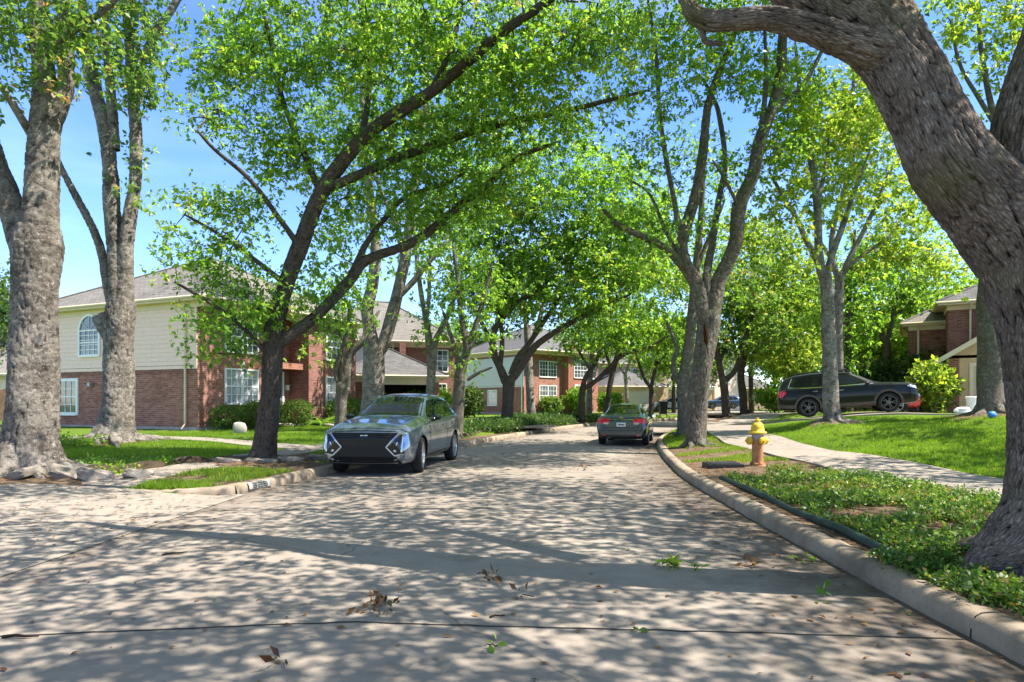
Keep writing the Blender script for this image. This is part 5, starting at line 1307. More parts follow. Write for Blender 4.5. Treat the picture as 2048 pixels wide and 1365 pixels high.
plain('plate_white', (0.72, 0.72, 0.7), 0.5, 0.4, var=0.05)
plain('wheel_well', (0.01, 0.01, 0.01), 0.9, 0.1)

class Car:
    def __init__(s, name, label, spec, paint_m, loc, heading, pitch=0.0, group=None, lscale=1.0, hscale=1.0, wscale=1.0):
        """heading: unit (x, y) the car points to"""
        s.sp = spec; s.k = (lscale, wscale, hscale)
        s.r = empty(name, loc, math.atan2(heading[1], heading[0])); s.r.rotation_euler = (0, -pitch, math.atan2(heading[1], heading[0]))
        tag(s.r, label, 'car', group)
        st = np.array(spec['st'], float); st = st[np.argsort(st[:, 0])]
        xs = np.unique(np.concatenate([np.linspace(st[0, 0], st[-1, 0], 90), st[:, 0]]))
        cols = []
        for c in range(1, 8):
            y = np.interp(xs, st[:, 0], st[:, c])
            fine = np.linspace(xs[0], xs[-1], 600); yf = np.interp(fine, st[:, 0], st[:, c])
            w_ = 17; ker = np.hanning(w_+2)[1:-1]; ker /= ker.sum()
            pad = np.concatenate([np.full(w_//2, yf[0]), yf, np.full(w_//2, yf[-1])])
            cols.append(np.interp(xs, fine, np.convolve(pad, ker, 'valid')))
        zb, zs, zt, ws, wm, wb, wt = cols
        rings = []
        for i, x in enumerate(xs):
            h = zs[i]-zb[i]
            pl = np.array([(0, zb[i]), (ws[i]*.8, zb[i]), (ws[i], zb[i]+.04), (wm[i]*.985, zb[i]+h*.36), (wm[i], zb[i]+h*.58), (wb[i]+.012, zs[i]-.06), (wb[i], zs[i]), (wb[i]-.05, zs[i]+.02),
                           (wt[i]+(wb[i]-.05-wt[i])*.12, zs[i]+.02+(zt[i]-zs[i]-.02)*.84), (wt[i]*.86, zt[i]-.02), (wt[i]*.4, zt[i]), (0, zt[i]+.004)])
            for _ in range(2):
                a, b = pl[:-1]*.75+pl[1:]*.25, pl[:-1]*.25+pl[1:]*.75
                mid = np.empty((2*len(a), 2)); mid[0::2] = a; mid[1::2] = b
                pl = np.vstack([pl[:1], mid[1:-1], pl[-1:]])
            half = pl; full = np.vstack([half, half[-2:0:-1]*np.array([-1, 1])])
            rings.append(np.column_stack([np.full(len(full), x), full[:, 0], full[:, 1]]))
        m = len(rings[0]); V = np.vstack(rings)*np.array(s.k); n = len(rings)
        idx = np.arange(n*m).reshape(n, m); nx = np.roll(idx, -1, 1)
        F_ = [tuple(q) for q in np.stack([idx[:-1], nx[:-1], nx[1:], idx[1:]], -1).reshape(-1, 4)[:, ::-1]]
        F_ += [tuple(idx[0]), tuple(idx[-1][::-1])]
        me = bpy.data.meshes.new('body'); me.from_pydata([tuple(p) for p in V], [], F_)
        bm = bmesh.new(); bm.from_mesh(me); bmesh.ops.recalc_face_normals(bm, faces=bm.faces); bm.to_mesh(me)
        s.bvh = BVHTree.FromBMesh(bm); bm.free()
        for p in me.polygons: p.use_smooth = len(p.vertices) == 4
        body = link('body', me, s.r, M[paint_m]); s.body = body; s.paint = paint_m
        # wheel arches
        s.wr = spec['wr']; cut = MB(); yo = max(wm)*wscale
        for ax in spec['axles']:
            for sd_ in (1, -1):
                cut.lathe([(s.wr+.045, yo+.15), (s.wr+.045, yo-.33)], (0, 0, 0), 'y', 28)
                k0 = len(cut.v)-56
                for q in range(k0, len(cut.v)):
                    p = cut.v[q]; cut.v[q] = (p[0]+ax*lscale, p[1]*sd_, p[2]+s.wr-.005)
        cme = cut.mesh('cut'); bm = bmesh.new(); bm.from_mesh(cme); bmesh.ops.recalc_face_normals(bm, faces=bm.faces); bm.to_mesh(cme); bm.free()
        co = link('cut', cme, None, M['wheel_well'])
        body.parent = None
        md = body.modifiers.new('b', 'BOOLEAN'); md.operation = 'DIFFERENCE'; md.object = co; md.solver = 'EXACT'; md.material_mode = 'TRANSFER'
        dg = bpy.context.evaluated_depsgraph_get(); dg.update()
        nm = bpy.data.meshes.new_from_object(body.evaluated_get(dg))
        body.modifiers.clear(); body.data = nm; nm.name = 'body'
        bpy.data.objects.remove(co); body.parent = s.r
        s.yo = yo
    def cast(s, kind, a, b, side=1):
        if kind == 'side': o, d = Vector((a, side*4, b)), Vector((0, -side, 0))
        elif kind == 'front': o, d = Vector((6, a, b)), Vector((-1, 0, 0))
        elif kind == 'back': o, d = Vector((-6, a, b)), Vector((1, 0, 0))
        else: o, d = Vector((a, b, 5)), Vector((0, 0, -1))
        return s.bvh.ray_cast(o, d)
    def panel(s, name, mat, kind, quads, off=0.005, n=8, side=1, parent=None):
        """quads in the projection plane (side: x,z; front/back: y,z; top: x,y), laid on the bodywork"""
        vs, fs = [], []; kx, ky, kz = s.k
        sc_ = {'side': (kx, kz), 'front': (ky, kz), 'back': (ky, kz), 'top': (kx, ky)}[kind]
        for q in quads:
            q = [Vector((p[0]*sc_[0], p[1]*sc_[1])) for p in q]; b0 = len(vs); pts = {}
            for i in range(n+1):
                for j in range(n+1):
                    u, v = i/n, j/n
                    p = (q[0]*(1-u)+q[1]*u)*(1-v)+(q[3]*(1-u)+q[2]*u)*v
                    h, nn, _, _ = s.cast(kind, p.x, p.y, side)
                    if h is None: continue
                    o = {'side': Vector((0, side, 0)), 'front': Vector((1, 0, 0)), 'back': Vector((-1, 0, 0)), 'top': Vector((0, 0, 1))}[kind]
                    if nn.dot(o) < 0: nn = -nn
                    pts[(i, j)] = len(vs); vs.append(h+nn*off)
            for i in range(n):
                for j in range(n):
                    c = [(i, j), (i+1, j), (i+1, j+1), (i, j+1)]
                    if all(t in pts for t in c): fs.append(tuple(pts[t] for t in c))
        me = bpy.data.meshes.new(name); me.from_pydata([tuple(v) for v in vs], [], fs)
        bm = bmesh.new(); bm.from_mesh(me); bm.normal_update()
        o = {'side': Vector((0, side, 0)), 'front': Vector((1, 0, 0)), 'back': Vector((-1, 0, 0)), 'top': Vector((0, 0, 1))}[kind]
        bmesh.ops.reverse_faces(bm, faces=[f for f in bm.faces if f.normal.dot(o) < 0]); bm.to_mesh(me); bm.free()
        for p in me.polygons: p.use_smooth = True
        return link(name, me, parent or s.r, M[mat])
    def stroke(s, name, mat, kind, pts, wd, off=0.012, side=1, parent=None):
        qs = []
        for a, b in zip(pts[:-1], pts[1:]):
            a, b = Vector(a), Vector(b); t = (b-a).normalized(); nn = Vector((-t.y, t.x))*wd/2
            qs.append([a-nn, b-nn, b+nn, a+nn])
        return s.panel(name, mat, kind, qs, off, 6, side, parent)
    def wheels(s, rim_m='satin_silver', spokes=10, steer=0.0, twin=False):
        R_, w = s.wr, 0.23
        for ax in s.sp['axles']:
            for sd_ in (1, -1):
                e = empty('wheel', (ax*s.k[0], sd_*(s.yo-0.125), R_), steer if ax > 0 else 0); e.parent = s.r
                t = MB(); ri = R_*.70
                t.lathe([(ri, -w/2+.02), (ri+.02, -w/2), (R_-.03, -w/2+.005), (R_-.004, -w/2+.035), (R_, -.03), (R_, .03), (R_-.004, w/2-.035), (R_-.03, w/2-.005), (ri+.02, w/2), (ri, w/2-.02)], (0, 0, 0), 'y', 36, caps=False)
                t.obj('tyre', M['rubber'], e, smooth=True)
                rm = MB(); o = sd_
                rm.lathe([(ri+.004, o*(-w/2+.03)), (ri+.004, o*(w/2-.012)), (ri-.012, o*(w/2-.01)), (ri-.02, o*(w/2-.05)), (ri-.03, o*.0), (.02, o*.0)], (0, 0, 0), 'y', 36, caps=False)
                rm.lathe([(.075, o*.0), (.075, o*(w/2-.03)), (.03, o*(w/2-.02)), (.001, o*(w/2-.02))], (0, 0, 0), 'y', 16, caps=False)
                for k_ in range(spokes):
                    a = 2*math.pi*k_/spokes; ca, sa = math.cos(a), math.sin(a)
                    for dd in ((-.5, .5) if twin else (0,)):
                        w0, w1 = (.012, .010) if twin else (.024, .016)
                        pts = []
                        for rr, ww, sh in ((.05, w0, dd*.03), (ri-.008, w1, dd*.09)):
                            for sg in (-1, 1):
                                px, pz = rr*ca-(sg*ww+sh)*sa, rr*sa+(sg*ww+sh)*ca
                                pts.append((px, pz))
                        f0, f1 = o*(w/2-.06), o*(w/2-.022)
                        vv = [(p[0], y, p[1]) for y in (f0, f1) for p in (pts[0], pts[1], pts[3], pts[2])]
                        rm.add(vv, [(0,1,2,3),(7,6,5,4),(0,4,5,1),(1,5,6,2),(2,6,7,3),(3,7,4,0)])
                me_o = rm.obj('rim', M[rim_m], e)
                bm = bmesh.new(); bm.from_mesh(me_o.data); bmesh.ops.recalc_face_normals(bm, faces=bm.faces); bm.to_mesh(me_o.data); bm.free()
                dk = MB(); dk.lathe([(ri-.005, o*.004), (.001, o*.004)], (0, 0, 0), 'y', 24, caps=False); dk.obj('brake_disc', M['wheel_well'], e)
    def mirror(s, x, z, side, mat, yb):
        mb = MB(); kx, ky, kz = s.k
        c = Vector((x*kx, side*(yb+.11), z*kz))
        vs = []; 
        for i, (dx, sy, sz) in enumerate(((-.06, .085, .06), (-.03, .105, .075), (.05, .09, .065), (.1, .05, .035))):
            for k_ in range(12):
                a = 2*math.pi*k_/12; vs.append(c+Vector((dx, sy*math.cos(a), sz*math.sin(a))))
        fs = [(i*12+k_, i*12+(k_+1) % 12, (i+1)*12+(k_+1) % 12, (i+1)*12+k_) for i in range(3) for k_ in range(12)]+[tuple(range(12)), tuple(range(36, 48))[::-1]]
        mb.add(vs, fs); mb.tube([c+Vector((.02, -side*.02, -.05)), Vector((x*kx+.03, side*(yb-.06), z*kz-.09))], .03, 6)
        m_ = mb.obj('wing_mirror', M[mat], s.r, smooth=True)
        g = MB(); g.lathe([(.07, c.x-.064), (.001, c.x-.0641)], (0, c.y, c.z), 'x', 12, caps=False); g.obj('mirror_glass', M['chrome'], m_)
    def seams(s, side, xs, z0, z1, handle=None):
        for i, x in enumerate(xs):
            s.stroke('door_seam', 'wheel_well', 'side', [(x[0], z0), (x[1], (z0+z1)/2), (x[2], z1)], .012, .003, side)
        for hx, hz in handle or ():
            s.stroke('door_handle', 'chrome', 'side', [(hx, hz), (hx+.2, hz+.008)], .03, .022, side)

LUX = dict(wr=0.385, axles=(1.55, -1.53), st=[
 (2.50,.30,.60,.70,.66,.78,.70,.50),(2.46,.25,.76,.84,.76,.87,.80,.60),(2.36,.22,.84,.93,.84,.93,.88,.66),(2.1,.21,.90,1.0,.90,.965,.91,.70),(1.55,.21,.97,1.07,.94,.99,.94,.74),(1.0,.21,1.01,1.13,.93,.985,.94,.74),
 (.85,.21,1.02,1.18,.93,.985,.935,.70),(.4,.21,1.03,1.40,.93,.98,.93,.62),(-.1,.21,1.04,1.575,.93,.98,.93,.61),(-.6,.21,1.05,1.62,.93,.98,.93,.62),(-1.2,.21,1.07,1.615,.93,.985,.935,.63),(-1.7,.22,1.09,1.575,.93,.985,.935,.62),
 (-2.1,.24,1.10,1.48,.91,.97,.92,.62),(-2.32,.27,1.09,1.37,.88,.94,.88,.62),(-2.44,.30,1.04,1.22,.82,.90,.84,.62),(-2.50,.36,.82,.92,.72,.82,.76,.55)])
def luxury_suv():
    c = Car('parked_car', 'grey luxury suv with black grille and chrome angular lamps, parked facing the camera', LUX, 'paint_steel', (0, 0, 0), (0, -1), hscale=1.07)
    for sd_ in (1, -1):
        c.panel('side_window', 'car_glass', 'side', [[(.70,1.09),(-.64,1.09),(-.62,1.50),(.02,1.455)]], .006, 10, sd_)
        c.panel('side_window', 'car_glass', 'side', [[(-.72,1.09),(-1.75,1.11),(-1.52,1.475),(-.70,1.515)],[(-1.75,1.11),(-2.02,1.17),(-1.92,1.33),(-1.52,1.475)]], .006, 10, sd_)
        c.stroke('window_trim', 'chrome', 'side', [(.78,1.075),(-.68,1.075),(-1.74,1.09),(-1.99,1.15)], .022, .010, sd_)
        c.panel('sill_trim', 'gloss_black', 'side', [[(1.1,.24),(-1.08,.24),(-1.08,.36),(1.1,.36)]], .006, 10, sd_)
        c.stroke('sill_strip', 'chrome', 'side', [(1.08,.375),(-1.06,.40)], .02, .010, sd_)
        c.seams(sd_, [(.98,.95,.86),(-.66,-.68,-.68),(-1.2,-1.55,-1.72)], .40, 1.05, [(-.55,.90),(-1.5,.92)])
        c.mirror(.62, 1.10, sd_, 'gloss_black', .93)
        # lamps: clear upright bar and the chrome angle pointing to the grille
        s_ = sd_
        c.panel('headlight', 'gloss_black', 'front', [[(s_*.50,.56),(s_*.76,.56),(s_*.80,.80),(s_*.74,.80)],[(s_*.50,.56),(s_*.66,.42),(s_*.84,.46),(s_*.78,.56)]], .008, 8)
        c.panel('running_light', 'lamp_clear', 'front', [[(s_*.775,.47),(s_*.80,.48),(s_*.81,.77),(s_*.79,.77)]], .014, 8)
        c.stroke('lamp_chrome', 'satin_silver', 'front', [(s_*.735,.835),(s_*.47,.565),(s_*.65,.405),(s_*.82,.44)], .024, .018)
        c.panel('led_module', 'lamp_clear', 'front', [[(s_*.62,.49),(s_*.67,.47),(s_*.69,.50),(s_*.64,.525)],[(s_*.67,.60),(s_*.70,.60),(s_*.715,.66),(s_*.70,.66)]], .015, 3)
    c.panel('windscreen', 'car_glass', 'top', [[(.93,-.74),(.02,-.575),(.02,.575),(.93,.74)]], .006, 14)
    c.panel('roof_glass', 'gloss_black', 'top', [[(-.06,-.54),(-1.3,-.52),(-1.3,.52),(-.06,.54)]], .005, 10)
    c.panel('rear_window', 'car_glass', 'top', [[(-1.85,-.5),(-2.3,-.54),(-2.3,.54),(-1.85,.5)]], .006, 10)
    g = c.panel('grille', 'grille_black', 'front', [[(-.70,.83),(.70,.83),(.46,.565),(-.46,.565)],[(-.46,.565),(.46,.565),(.64,.40),(-.64,.40)]], .008, 16)
    for i in range(5):
        z = .62+i*.045; c.stroke('grille_bar', 'gloss_black', 'front', [(-.44-.05*i,z),(0,z-.015),(.44+.05*i,z)], .010, .014, 1, g)
    c.panel('lower_intake', 'wheel_well', 'front', [[(-.62,.38),(.62,.38),(.56,.305),(-.56,.305)]], .010, 10)
    c.panel('front_bumper', 'grille_black', 'front', [[(-.80,.225),(.80,.225),(.66,.42),(-.66,.42)]], .006, 12)
    c.stroke('bumper_strip', 'satin_silver', 'front', [(-.70,.275),(0,.262),(.70,.275)], .016, .014)
    c.panel('emblem', 'lamp_clear', 'front', [[(-.075,.765),(-.035,.765),(-.035,.785),(-.075,.785)],[(-.03,.768),(.02,.768),(.02,.782),(-.03,.782)],[(.025,.766),(.075,.766),(.075,.786),(.025,.786)]], .016, 2)
    c.stroke('bonnet_seam', 'wheel_well', 'front', [(-.66,.855),(0,.868),(.66,.855)], .012, .006)
    c.panel('tail_lamp', 'lamp_red', 'back', [[(-.8,.85),(-.5,.88),(-.5,.94),(-.8,.95)],[(.5,.88),(.8,.85),(.8,.95),(.5,.94)]], .006, 6)
    k_ = N('bright_alloy'); k_.base((0.62, 0.63, 0.64), 0.25, 0.5, 0.75); M['bright_alloy'] = k_.m
    c.wheels('bright_alloy', 8, 0.14, twin=True)
    return c
c = luxury_suv()
# contact of the front left tyre and of the rear left tyre as in the photo
pB, pC = Vector((-2.02, 13.95)), Vector((-1.60, 17.05))
hd = (pB-pC).normalized(); left = Vector((-hd.y, hd.x))
mid = (pB+pC)/2-left*0.86
c.r.location = (mid.x, mid.y, 0.01); c.r.rotation_euler = (0, 0, math.atan2(hd.y, hd.x))

SEDAN = dict(wr=0.33, axles=(1.36, -1.325), st=[
 (2.30,.34,.56,.64,.55,.68,.60,.45),(2.2,.24,.70,.78,.72,.80,.74,.55),(1.95,.20,.80,.88,.80,.86,.81,.62),(1.36,.19,.89,.97,.84,.89,.85,.68),(.95,.19,.93,1.02,.84,.895,.855,.68),
 (.8,.19,.94,1.08,.84,.895,.855,.64),(.4,.19,.95,1.28,.84,.895,.85,.57),(.0,.19,.96,1.42,.84,.895,.85,.54),(-.5,.19,.97,1.475,.84,.895,.85,.545),(-.95,.19,.975,1.44,.84,.895,.85,.53),(-1.3,.2,.98,1.30,.84,.895,.85,.53),
 (-1.68,.22,.98,1.115,.83,.89,.845,.60),(-1.82,.23,.985,1.075,.82,.885,.84,.64),(-2.12,.26,.975,1.06,.79,.865,.81,.64),(-2.22,.28,.94,1.035,.76,.845,.78,.62),(-2.28,.30,.86,.95,.72,.80,.74,.58),(-2.30,.34,.74,.80,.66,.74,.68,.5)])
def sedan():
    c = Car('parked_car', 'dark slate sedan seen from behind with red tail lights, parked at the right kerb', SEDAN, 'paint_slate', (0, 0, 0), (0, 1))
    for sd_ in (1, -1):
        c.panel('side_window', 'car_glass', 'side', [[(.72,1.0),(-.28,1.0),(-.28,1.375),(.08,1.33)]], .006, 10, sd_)
        c.panel('side_window', 'car_glass', 'side', [[(-.36,1.0),(-1.28,1.02),(-.98,1.31),(-.36,1.37)],[(-1.28,1.02),(-1.5,1.05),(-1.36,1.16),(-.98,1.31)]], .006, 10, sd_)
        c.stroke('window_trim', 'chrome', 'side', [(.78,.985),(-.32,.985),(-1.3,1.0),(-1.54,1.035)], .02, .010, sd_)
        c.seams(sd_, [(.95,.92,.85),(-.32,-.33,-.33),(-.95,-1.15,-1.28)], .28, .97, [(-.22,.86),(-1.12,.87)])
        c.mirror(.62, 1.0, sd_, 'paint_slate', .86)
        s_ = sd_
        tl = c.panel('tail_light', 'lamp_red', 'back', [[(s_*.40,.80),(s_*.78,.785),(s_*.77,.96),(s_*.40,.945)]], .008, 8)
        c.panel('lamp_lens', 'lamp_clear', 'back', [[(s_*.44,.765),(s_*.60,.765),(s_*.60,.798),(s_*.44,.798)]], .009, 4)
        c.panel('tail_light', 'lamp_red', 'side', [[(-2.27,.80),(-2.0,.84),(-2.06,.95),(-2.25,.93)]], .008, 6, sd_)
        c.panel('reflector', 'lamp_red', 'back', [[(s_*.52,.36),(s_*.66,.37),(s_*.66,.40),(s_*.52,.39)]], .008, 4)
        c.panel('headlight', 'lamp_clear', 'front', [[(s_*.45,.62),(s_*.70,.60),(s_*.72,.70),(s_*.48,.70)]], .008, 6)
    c.panel('windscreen', 'car_glass', 'top', [[(.86,-.68),(.06,-.5),(.06,.5),(.86,.68)]], .006, 12)
    c.panel('rear_window', 'car_glass', 'top', [[(-.98,-.48),(-1.64,-.60),(-1.64,.60),(-.98,.48)]], .006, 12)
    c.stroke('chrome_strip', 'chrome', 'back', [(-.42,.915),(0,.918),(.42,.915)], .032, .014)
    c.stroke('boot_seam', 'wheel_well', 'back', [(-.62,.80),(-.58,.64),(.58,.64),(.62,.80)], .014, .004)
    c.panel('number_plate', 'plate_white', 'back', [[(-.155,.685),(.155,.685),(.155,.82),(-.155,.82)]], .016, 3)
    c.stroke('plate_text', 'paint_slate', 'back', [(-.11,.75),(.11,.75)], .045, .019)
    c.panel('emblem', 'gold', 'back', [[(-.075,.972),(.075,.972),(.07,.998),(-.07,.998)],[(-.03,.958),(.03,.958),(.03,1.01),(-.03,1.01)]], .010, 3)
    c.panel('bumper', 'gloss_black', 'back', [[(-.62,.30),(.62,.30),(.66,.40),(-.66,.40)]], .006, 8)
    c.stroke('bumper_crease', 'wheel_well', 'back', [(-.70,.56),(-.4,.545),(.4,.545),(.70,.56)], .012, .004)
    c.stroke('exhaust_tip', 'chrome', 'back', [(.36,.315),(.47,.315)], .03, .012)
    c.wheels('satin_silver', 5)
    return c
c = sedan()
hd = Vector((.262, .965)); q = Vector((3.76, 22.4))
c.r.location = (q.x+hd.x*2.3, q.y+hd.y*2.3, 0.012); c.r.rotation_euler = (0, 0, math.atan2(hd.y, hd.x))

BIG = dict(wr=0.385, axles=(1.44, -1.38), st=[
 (2.47,.38,.74,.84,.70,.80,.74,.55),(2.40,.32,.94,1.03,.82,.90,.85,.65),(2.2,.29,1.02,1.11,.90,.965,.92,.72),(1.6,.28,1.07,1.17,.94,.995,.95,.76),(1.2,.28,1.09,1.21,.94,.995,.95,.76),
 (1.0,.28,1.10,1.28,.94,.995,.95,.72),(.6,.28,1.11,1.50,.94,.995,.95,.68),(.2,.28,1.12,1.69,.94,.995,.95,.66),(-.3,.28,1.12,1.755,.94,.995,.95,.66),(-1.2,.28,1.13,1.76,.94,.995,.95,.66),(-1.8,.29,1.14,1.72,.93,.99,.945,.64),
 (-2.15,.31,1.14,1.62,.91,.975,.93,.62),(-2.33,.33,1.12,1.38,.89,.95,.90,.62),(-2.43,.36,1.05,1.16,.84,.91,.86,.62),(-2.47,.42,.92,1.0,.74,.82,.78,.56)])
def family_suv(label, paint_m, loc, hd, pitch=0, rim='dark_alloy', ls=1, hs=1, ws=1, clad='cladding', simple=False, fast_back=False):
    c = Car('parked_car', label, BIG, paint_m, loc, hd, pitch, None, ls, hs, ws)
    for sd_ in (1, -1):
        c.panel('side_window', 'car_glass', 'side', [[(.86,1.17),(-.33,1.17),(-.33,1.62),(.22,1.575)]], .006, 10, sd_)
        c.panel('side_window', 'car_glass', 'side', [[(-.42,1.17),(-1.28,1.175),(-1.26,1.63),(-.42,1.62)]], .006, 8, sd_)
        c.panel('side_window', 'car_glass', 'side', [[(-1.36,1.18),(-2.02,1.24),(-1.88,1.55),(-1.34,1.625)]], .006, 8, sd_)
        c.stroke('window_trim', 'chrome', 'side', [(.98,1.155),(-.4,1.15),(-1.4,1.16),(-2.07,1.22),(-1.9,1.58)], .026, .010, sd_)
        c.panel('cladding', clad, 'side', [[(1.0,.30),(-.95,.30),(-.95,.47),(1.0,.47)],[(-1.82,.36),(-2.42,.42),(-2.4,.56),(-1.82,.50)]], .012, 10, sd_)
        for ax in c.sp['axles']:
            arc = [(ax+math.cos(a)*(.475), .385+math.sin(a)*.475) for a in np.linspace(R(-8), R(188), 15)]
            c.stroke('arch_trim', clad, 'side', arc, .09, .014, sd_)
        c.seams(sd_, [(1.02,1.0,.9),(-.37,-.38,-.38),(-1.0,-1.2,-1.32)], .48, 1.13, [(-.28,.98),(-1.2,1.0)])
        c.mirror(.72, 1.18, sd_, paint_m, .95)
        s_ = sd_
        c.panel('tail_light', 'lamp_red', 'side', [[(-2.44,.98),(-2.13,1.02),(-2.20,1.12),(-2.40,1.10)],[(-2.46,.86),(-2.34,.84),(-2.13,1.02),(-2.44,.98)]], .010, 6, sd_)
        c.panel('tail_light', 'lamp_red', 'back', [[(s_*.60,.88),(s_*.82,.86),(s_*.85,1.1),(s_*.66,1.08)]], .010, 6)
        c.panel('headlight', 'lamp_clear', 'front', [[(s_*.42,.86),(s_*.80,.84),(s_*.82,.96),(s_*.5,.97)]], .010, 6)
        c.panel('headlight', 'lamp_clear', 'side', [[(2.42,.84),(2.1,.95),(2.12,1.0),(2.38,.95)]], .010, 6, sd_)
        rl = MB()
        rl.tube([(.25*ls, s_*.64*ws, 1.70*hs), (.1*ls, s_*.66*ws, 1.775*hs), (-1.6*ls, s_*.65*ws, 1.785*hs), (-1.85*ls, s_*.63*ws, 1.72*hs)], .022, 6); rl.obj('roof_rail', M['gloss_black'], c.r, smooth=True)
    c.panel('windscreen', 'car_glass', 'top', [[(1.08,-.78),(.24,-.62),(.24,.62),(1.08,.78)]], .006, 12)
    c.panel('rear_window', 'car_glass', 'back', [[(-.56,1.2),(.56,1.2),(.5,1.56),(-.5,1.56)]], .008, 8)
    c.panel('grille', 'gloss_black', 'front', [[(-.42,.86),(.42,.86),(.38,.66),(-.38,.66)]], .010, 8)
    for z in (.84, .76, .69): c.stroke('grille_bar', 'chrome', 'front', [(-.42,z),(.42,z)], .03, .016)
    c.panel('front_bumper', clad, 'front', [[(-.7,.42),(.7,.42),(.74,.58),(-.74,.58)]], .010, 8)
    c.stroke('skid_strip', 'satin_silver', 'front', [(-.5,.44),(.5,.44)], .05, .016)
    c.panel('bumper', clad, 'back', [[(-.7,.46),(.7,.46),(.74,.62),(-.74,.62)]], .010, 8)
    c.panel('number_plate', 'plate_white', 'back', [[(-.16,.80),(.16,.80),(.16,.92),(-.16,.92)]], .014, 3)
    c.wheels(rim, 5, twin=True)
    return c
pr, pf = Vector((11.86, 26.0)), Vector((14.48, 25.0))
hd = (pf-pr).normalized(); away = Vector((-hd.y, hd.x)); mid = (pr+pf)/2+away*0.9
za, zb_ = tz(*(pr))+.05, tz(*(pf))+.05
family_suv('black suv with brown lower cladding, parked side-on upon the right driveway', 'paint_black', (mid.x, mid.y, (za+zb_)/2), hd, math.atan2(zb_-za, 2.8))
q = mid+away*3.1+hd*0.85
family_suv('red car mostly hidden behind the front of the black suv', 'paint_red', (q.x, q.y, tz(q.x, q.y)+.03), hd, 0, 'satin_silver', .93, .9, .95)
q = P(1337, 820, 72); family_suv('white compact suv on the driveway beyond the road bend', 'paint_silver', (q.x+.3, 72, tz(q.x, 72)+.05), Vector((-.97, .1)).normalized(), 0, 'satin_silver', .93, .955, .93)
q = P(1444, 820, 76); family_suv('blue compact suv on the farthest driveway, partly behind a forked trunk', 'paint_blue', (q.x, 76, tz(q.x, 76)+.35), Vector((-.98, .15)).normalized(), 0, 'satin_silver', .84, .86, .90)
# ---------------------------------------------------------------- street furniture and small things
def lumpy(name, mat, loc, size, seed, rz=0.0, sub=3, amp=0.18, boxy=0.0, tilt=(0, 0), smooth=False):
    rng = np.random.default_rng(seed); bm = bmesh.new(); bmesh.ops.create_icosphere(bm, subdivisions=sub, radius=1)
    dirs = rng.normal(0, 1, (9, 3)); dirs /= np.linalg.norm(dirs, axis=1)[:, None]; am = rng.uniform(.4, 1, 9)
    for v in bm.verts:
        p = np.array(v.co); f = 1+amp*float(np.sum(am*np.sin(3.1*dirs@p+np.arange(9))))/3
        if boxy: p = p/(np.max(np.abs(p))**boxy)
        v.co = Vector(p*f*np.array(size))
    me = bpy.data.meshes.new(name); bm.to_mesh(me); bm.free()
    for p in me.polygons: p.use_smooth = smooth
    o = link(name, me, None, M[mat]); o.location = loc; o.rotation_euler = (tilt[0], tilt[1], rz); return o

# fire hydrant: rusty pink barrel, yellow bonnet and caps
k = N('hydrant_red'); v = k.coord(); n_ = k.noise(v, 7, 8, .7); n2 = k.noise(v, 3, 5)
c_ = k.ramp(n_, [(.3, (.26, .10, .04)), (.55, (.42, .20, .085)), (.75, (.50, .31, .18))])
zz = k.n('SeparateXYZ'); k.l(v, zz.inputs[0])
up = k.math('ADD', zz.outputs[2], k.math('MULTIPLY', k.math('SUBTRACT', n2, .5), .5))
c_ = k.mix(k.ramp(up, [(.52, 0), (.62, .75)]), c_, (.30, .32, .33)); k.base(c_, .7, .3).bump(n_, .4, .01); M['hydrant_red'] = k.m
k = N('hydrant_yellow'); v = k.coord(); n_ = k.noise(v, 9, 8, .75)
k.base(k.ramp(n_, [(.30, (.20, .12, .05)), (.36, (.50, .30, .012)), (.5, (.66, .42, .015)), (.68, (.72, .52, .08)), (.74, (.6, .55, .4))]), .5, .4).bump(n_, .3, .01); M['hydrant_yellow'] = k.m
hp = (5.12, 13.55); hz = tz(*hp)-.01
h = empty('fire_hydrant', (*hp, hz)); tag(h, 'yellow capped fire hydrant with faded red barrel, on bare soil beside the pavement', 'hydrant')
b = MB(); b.lathe([(.165,0),(.165,.035),(.155,.04),(.155,.075),(.118,.08),(.112,.2),(.112,.5),(.118,.52),(.125,.56),(.118,.6),(.118,.68),(.15,.69)], sides=28); b.obj('barrel', M['hydrant_red'], h, smooth=False, bevel=0)
for a in range(8):
    x, y = .14*math.cos(a*.785), .14*math.sin(a*.785); bo = MB(); bo.lathe([(.014,.075),(.014,.1),(.006,.103)], (x, y, 0), sides=6); bo.obj('bolt', M['hydrant_red'], h)
b = MB(); b.lathe([(.175,.69),(.182,.70),(.182,.725),(.17,.735),(.135,.74),(.133,.80),(.118,.87),(.085,.915),(.05,.93),(.048,.945),(.055,.95),(.055,.985),(.02,.99)], sides=28); b.obj('bonnet', M['hydrant_yellow'], h, smooth=True)
nut = MB(); nut.lathe([(.026,.985),(.026,1.02),(.02,1.025)], sides=5); nut.obj('operating_nut', M['hydrant_yellow'], h)
def nozzle(ang, r, L, z):
    e = empty('nozzle', (0, 0, z), ang); e.parent = h
    nb = MB(); nb.lathe([(r*.8,.08),(r*.8,.13),(r*1.05,.132),(r*1.05,.15)], axis='x', sides=20); nb.obj('collar', M['hydrant_red'], e)
    nc = MB(); nc.lathe([(r*1.1,.151),(r*1.15,.155),(r*1.15,L-.03),(r*.95,L-.012),(r*.38,L-.01),(r*.36,L+.03),(r*.1,L+.032)], axis='x', sides=20); nc.obj('cap', M['hydrant_yellow'], e)
nozzle(R(-75), .068, .215, .545); nozzle(R(186), .072, .235, .545); nozzle(R(6), .068, .21, .545)

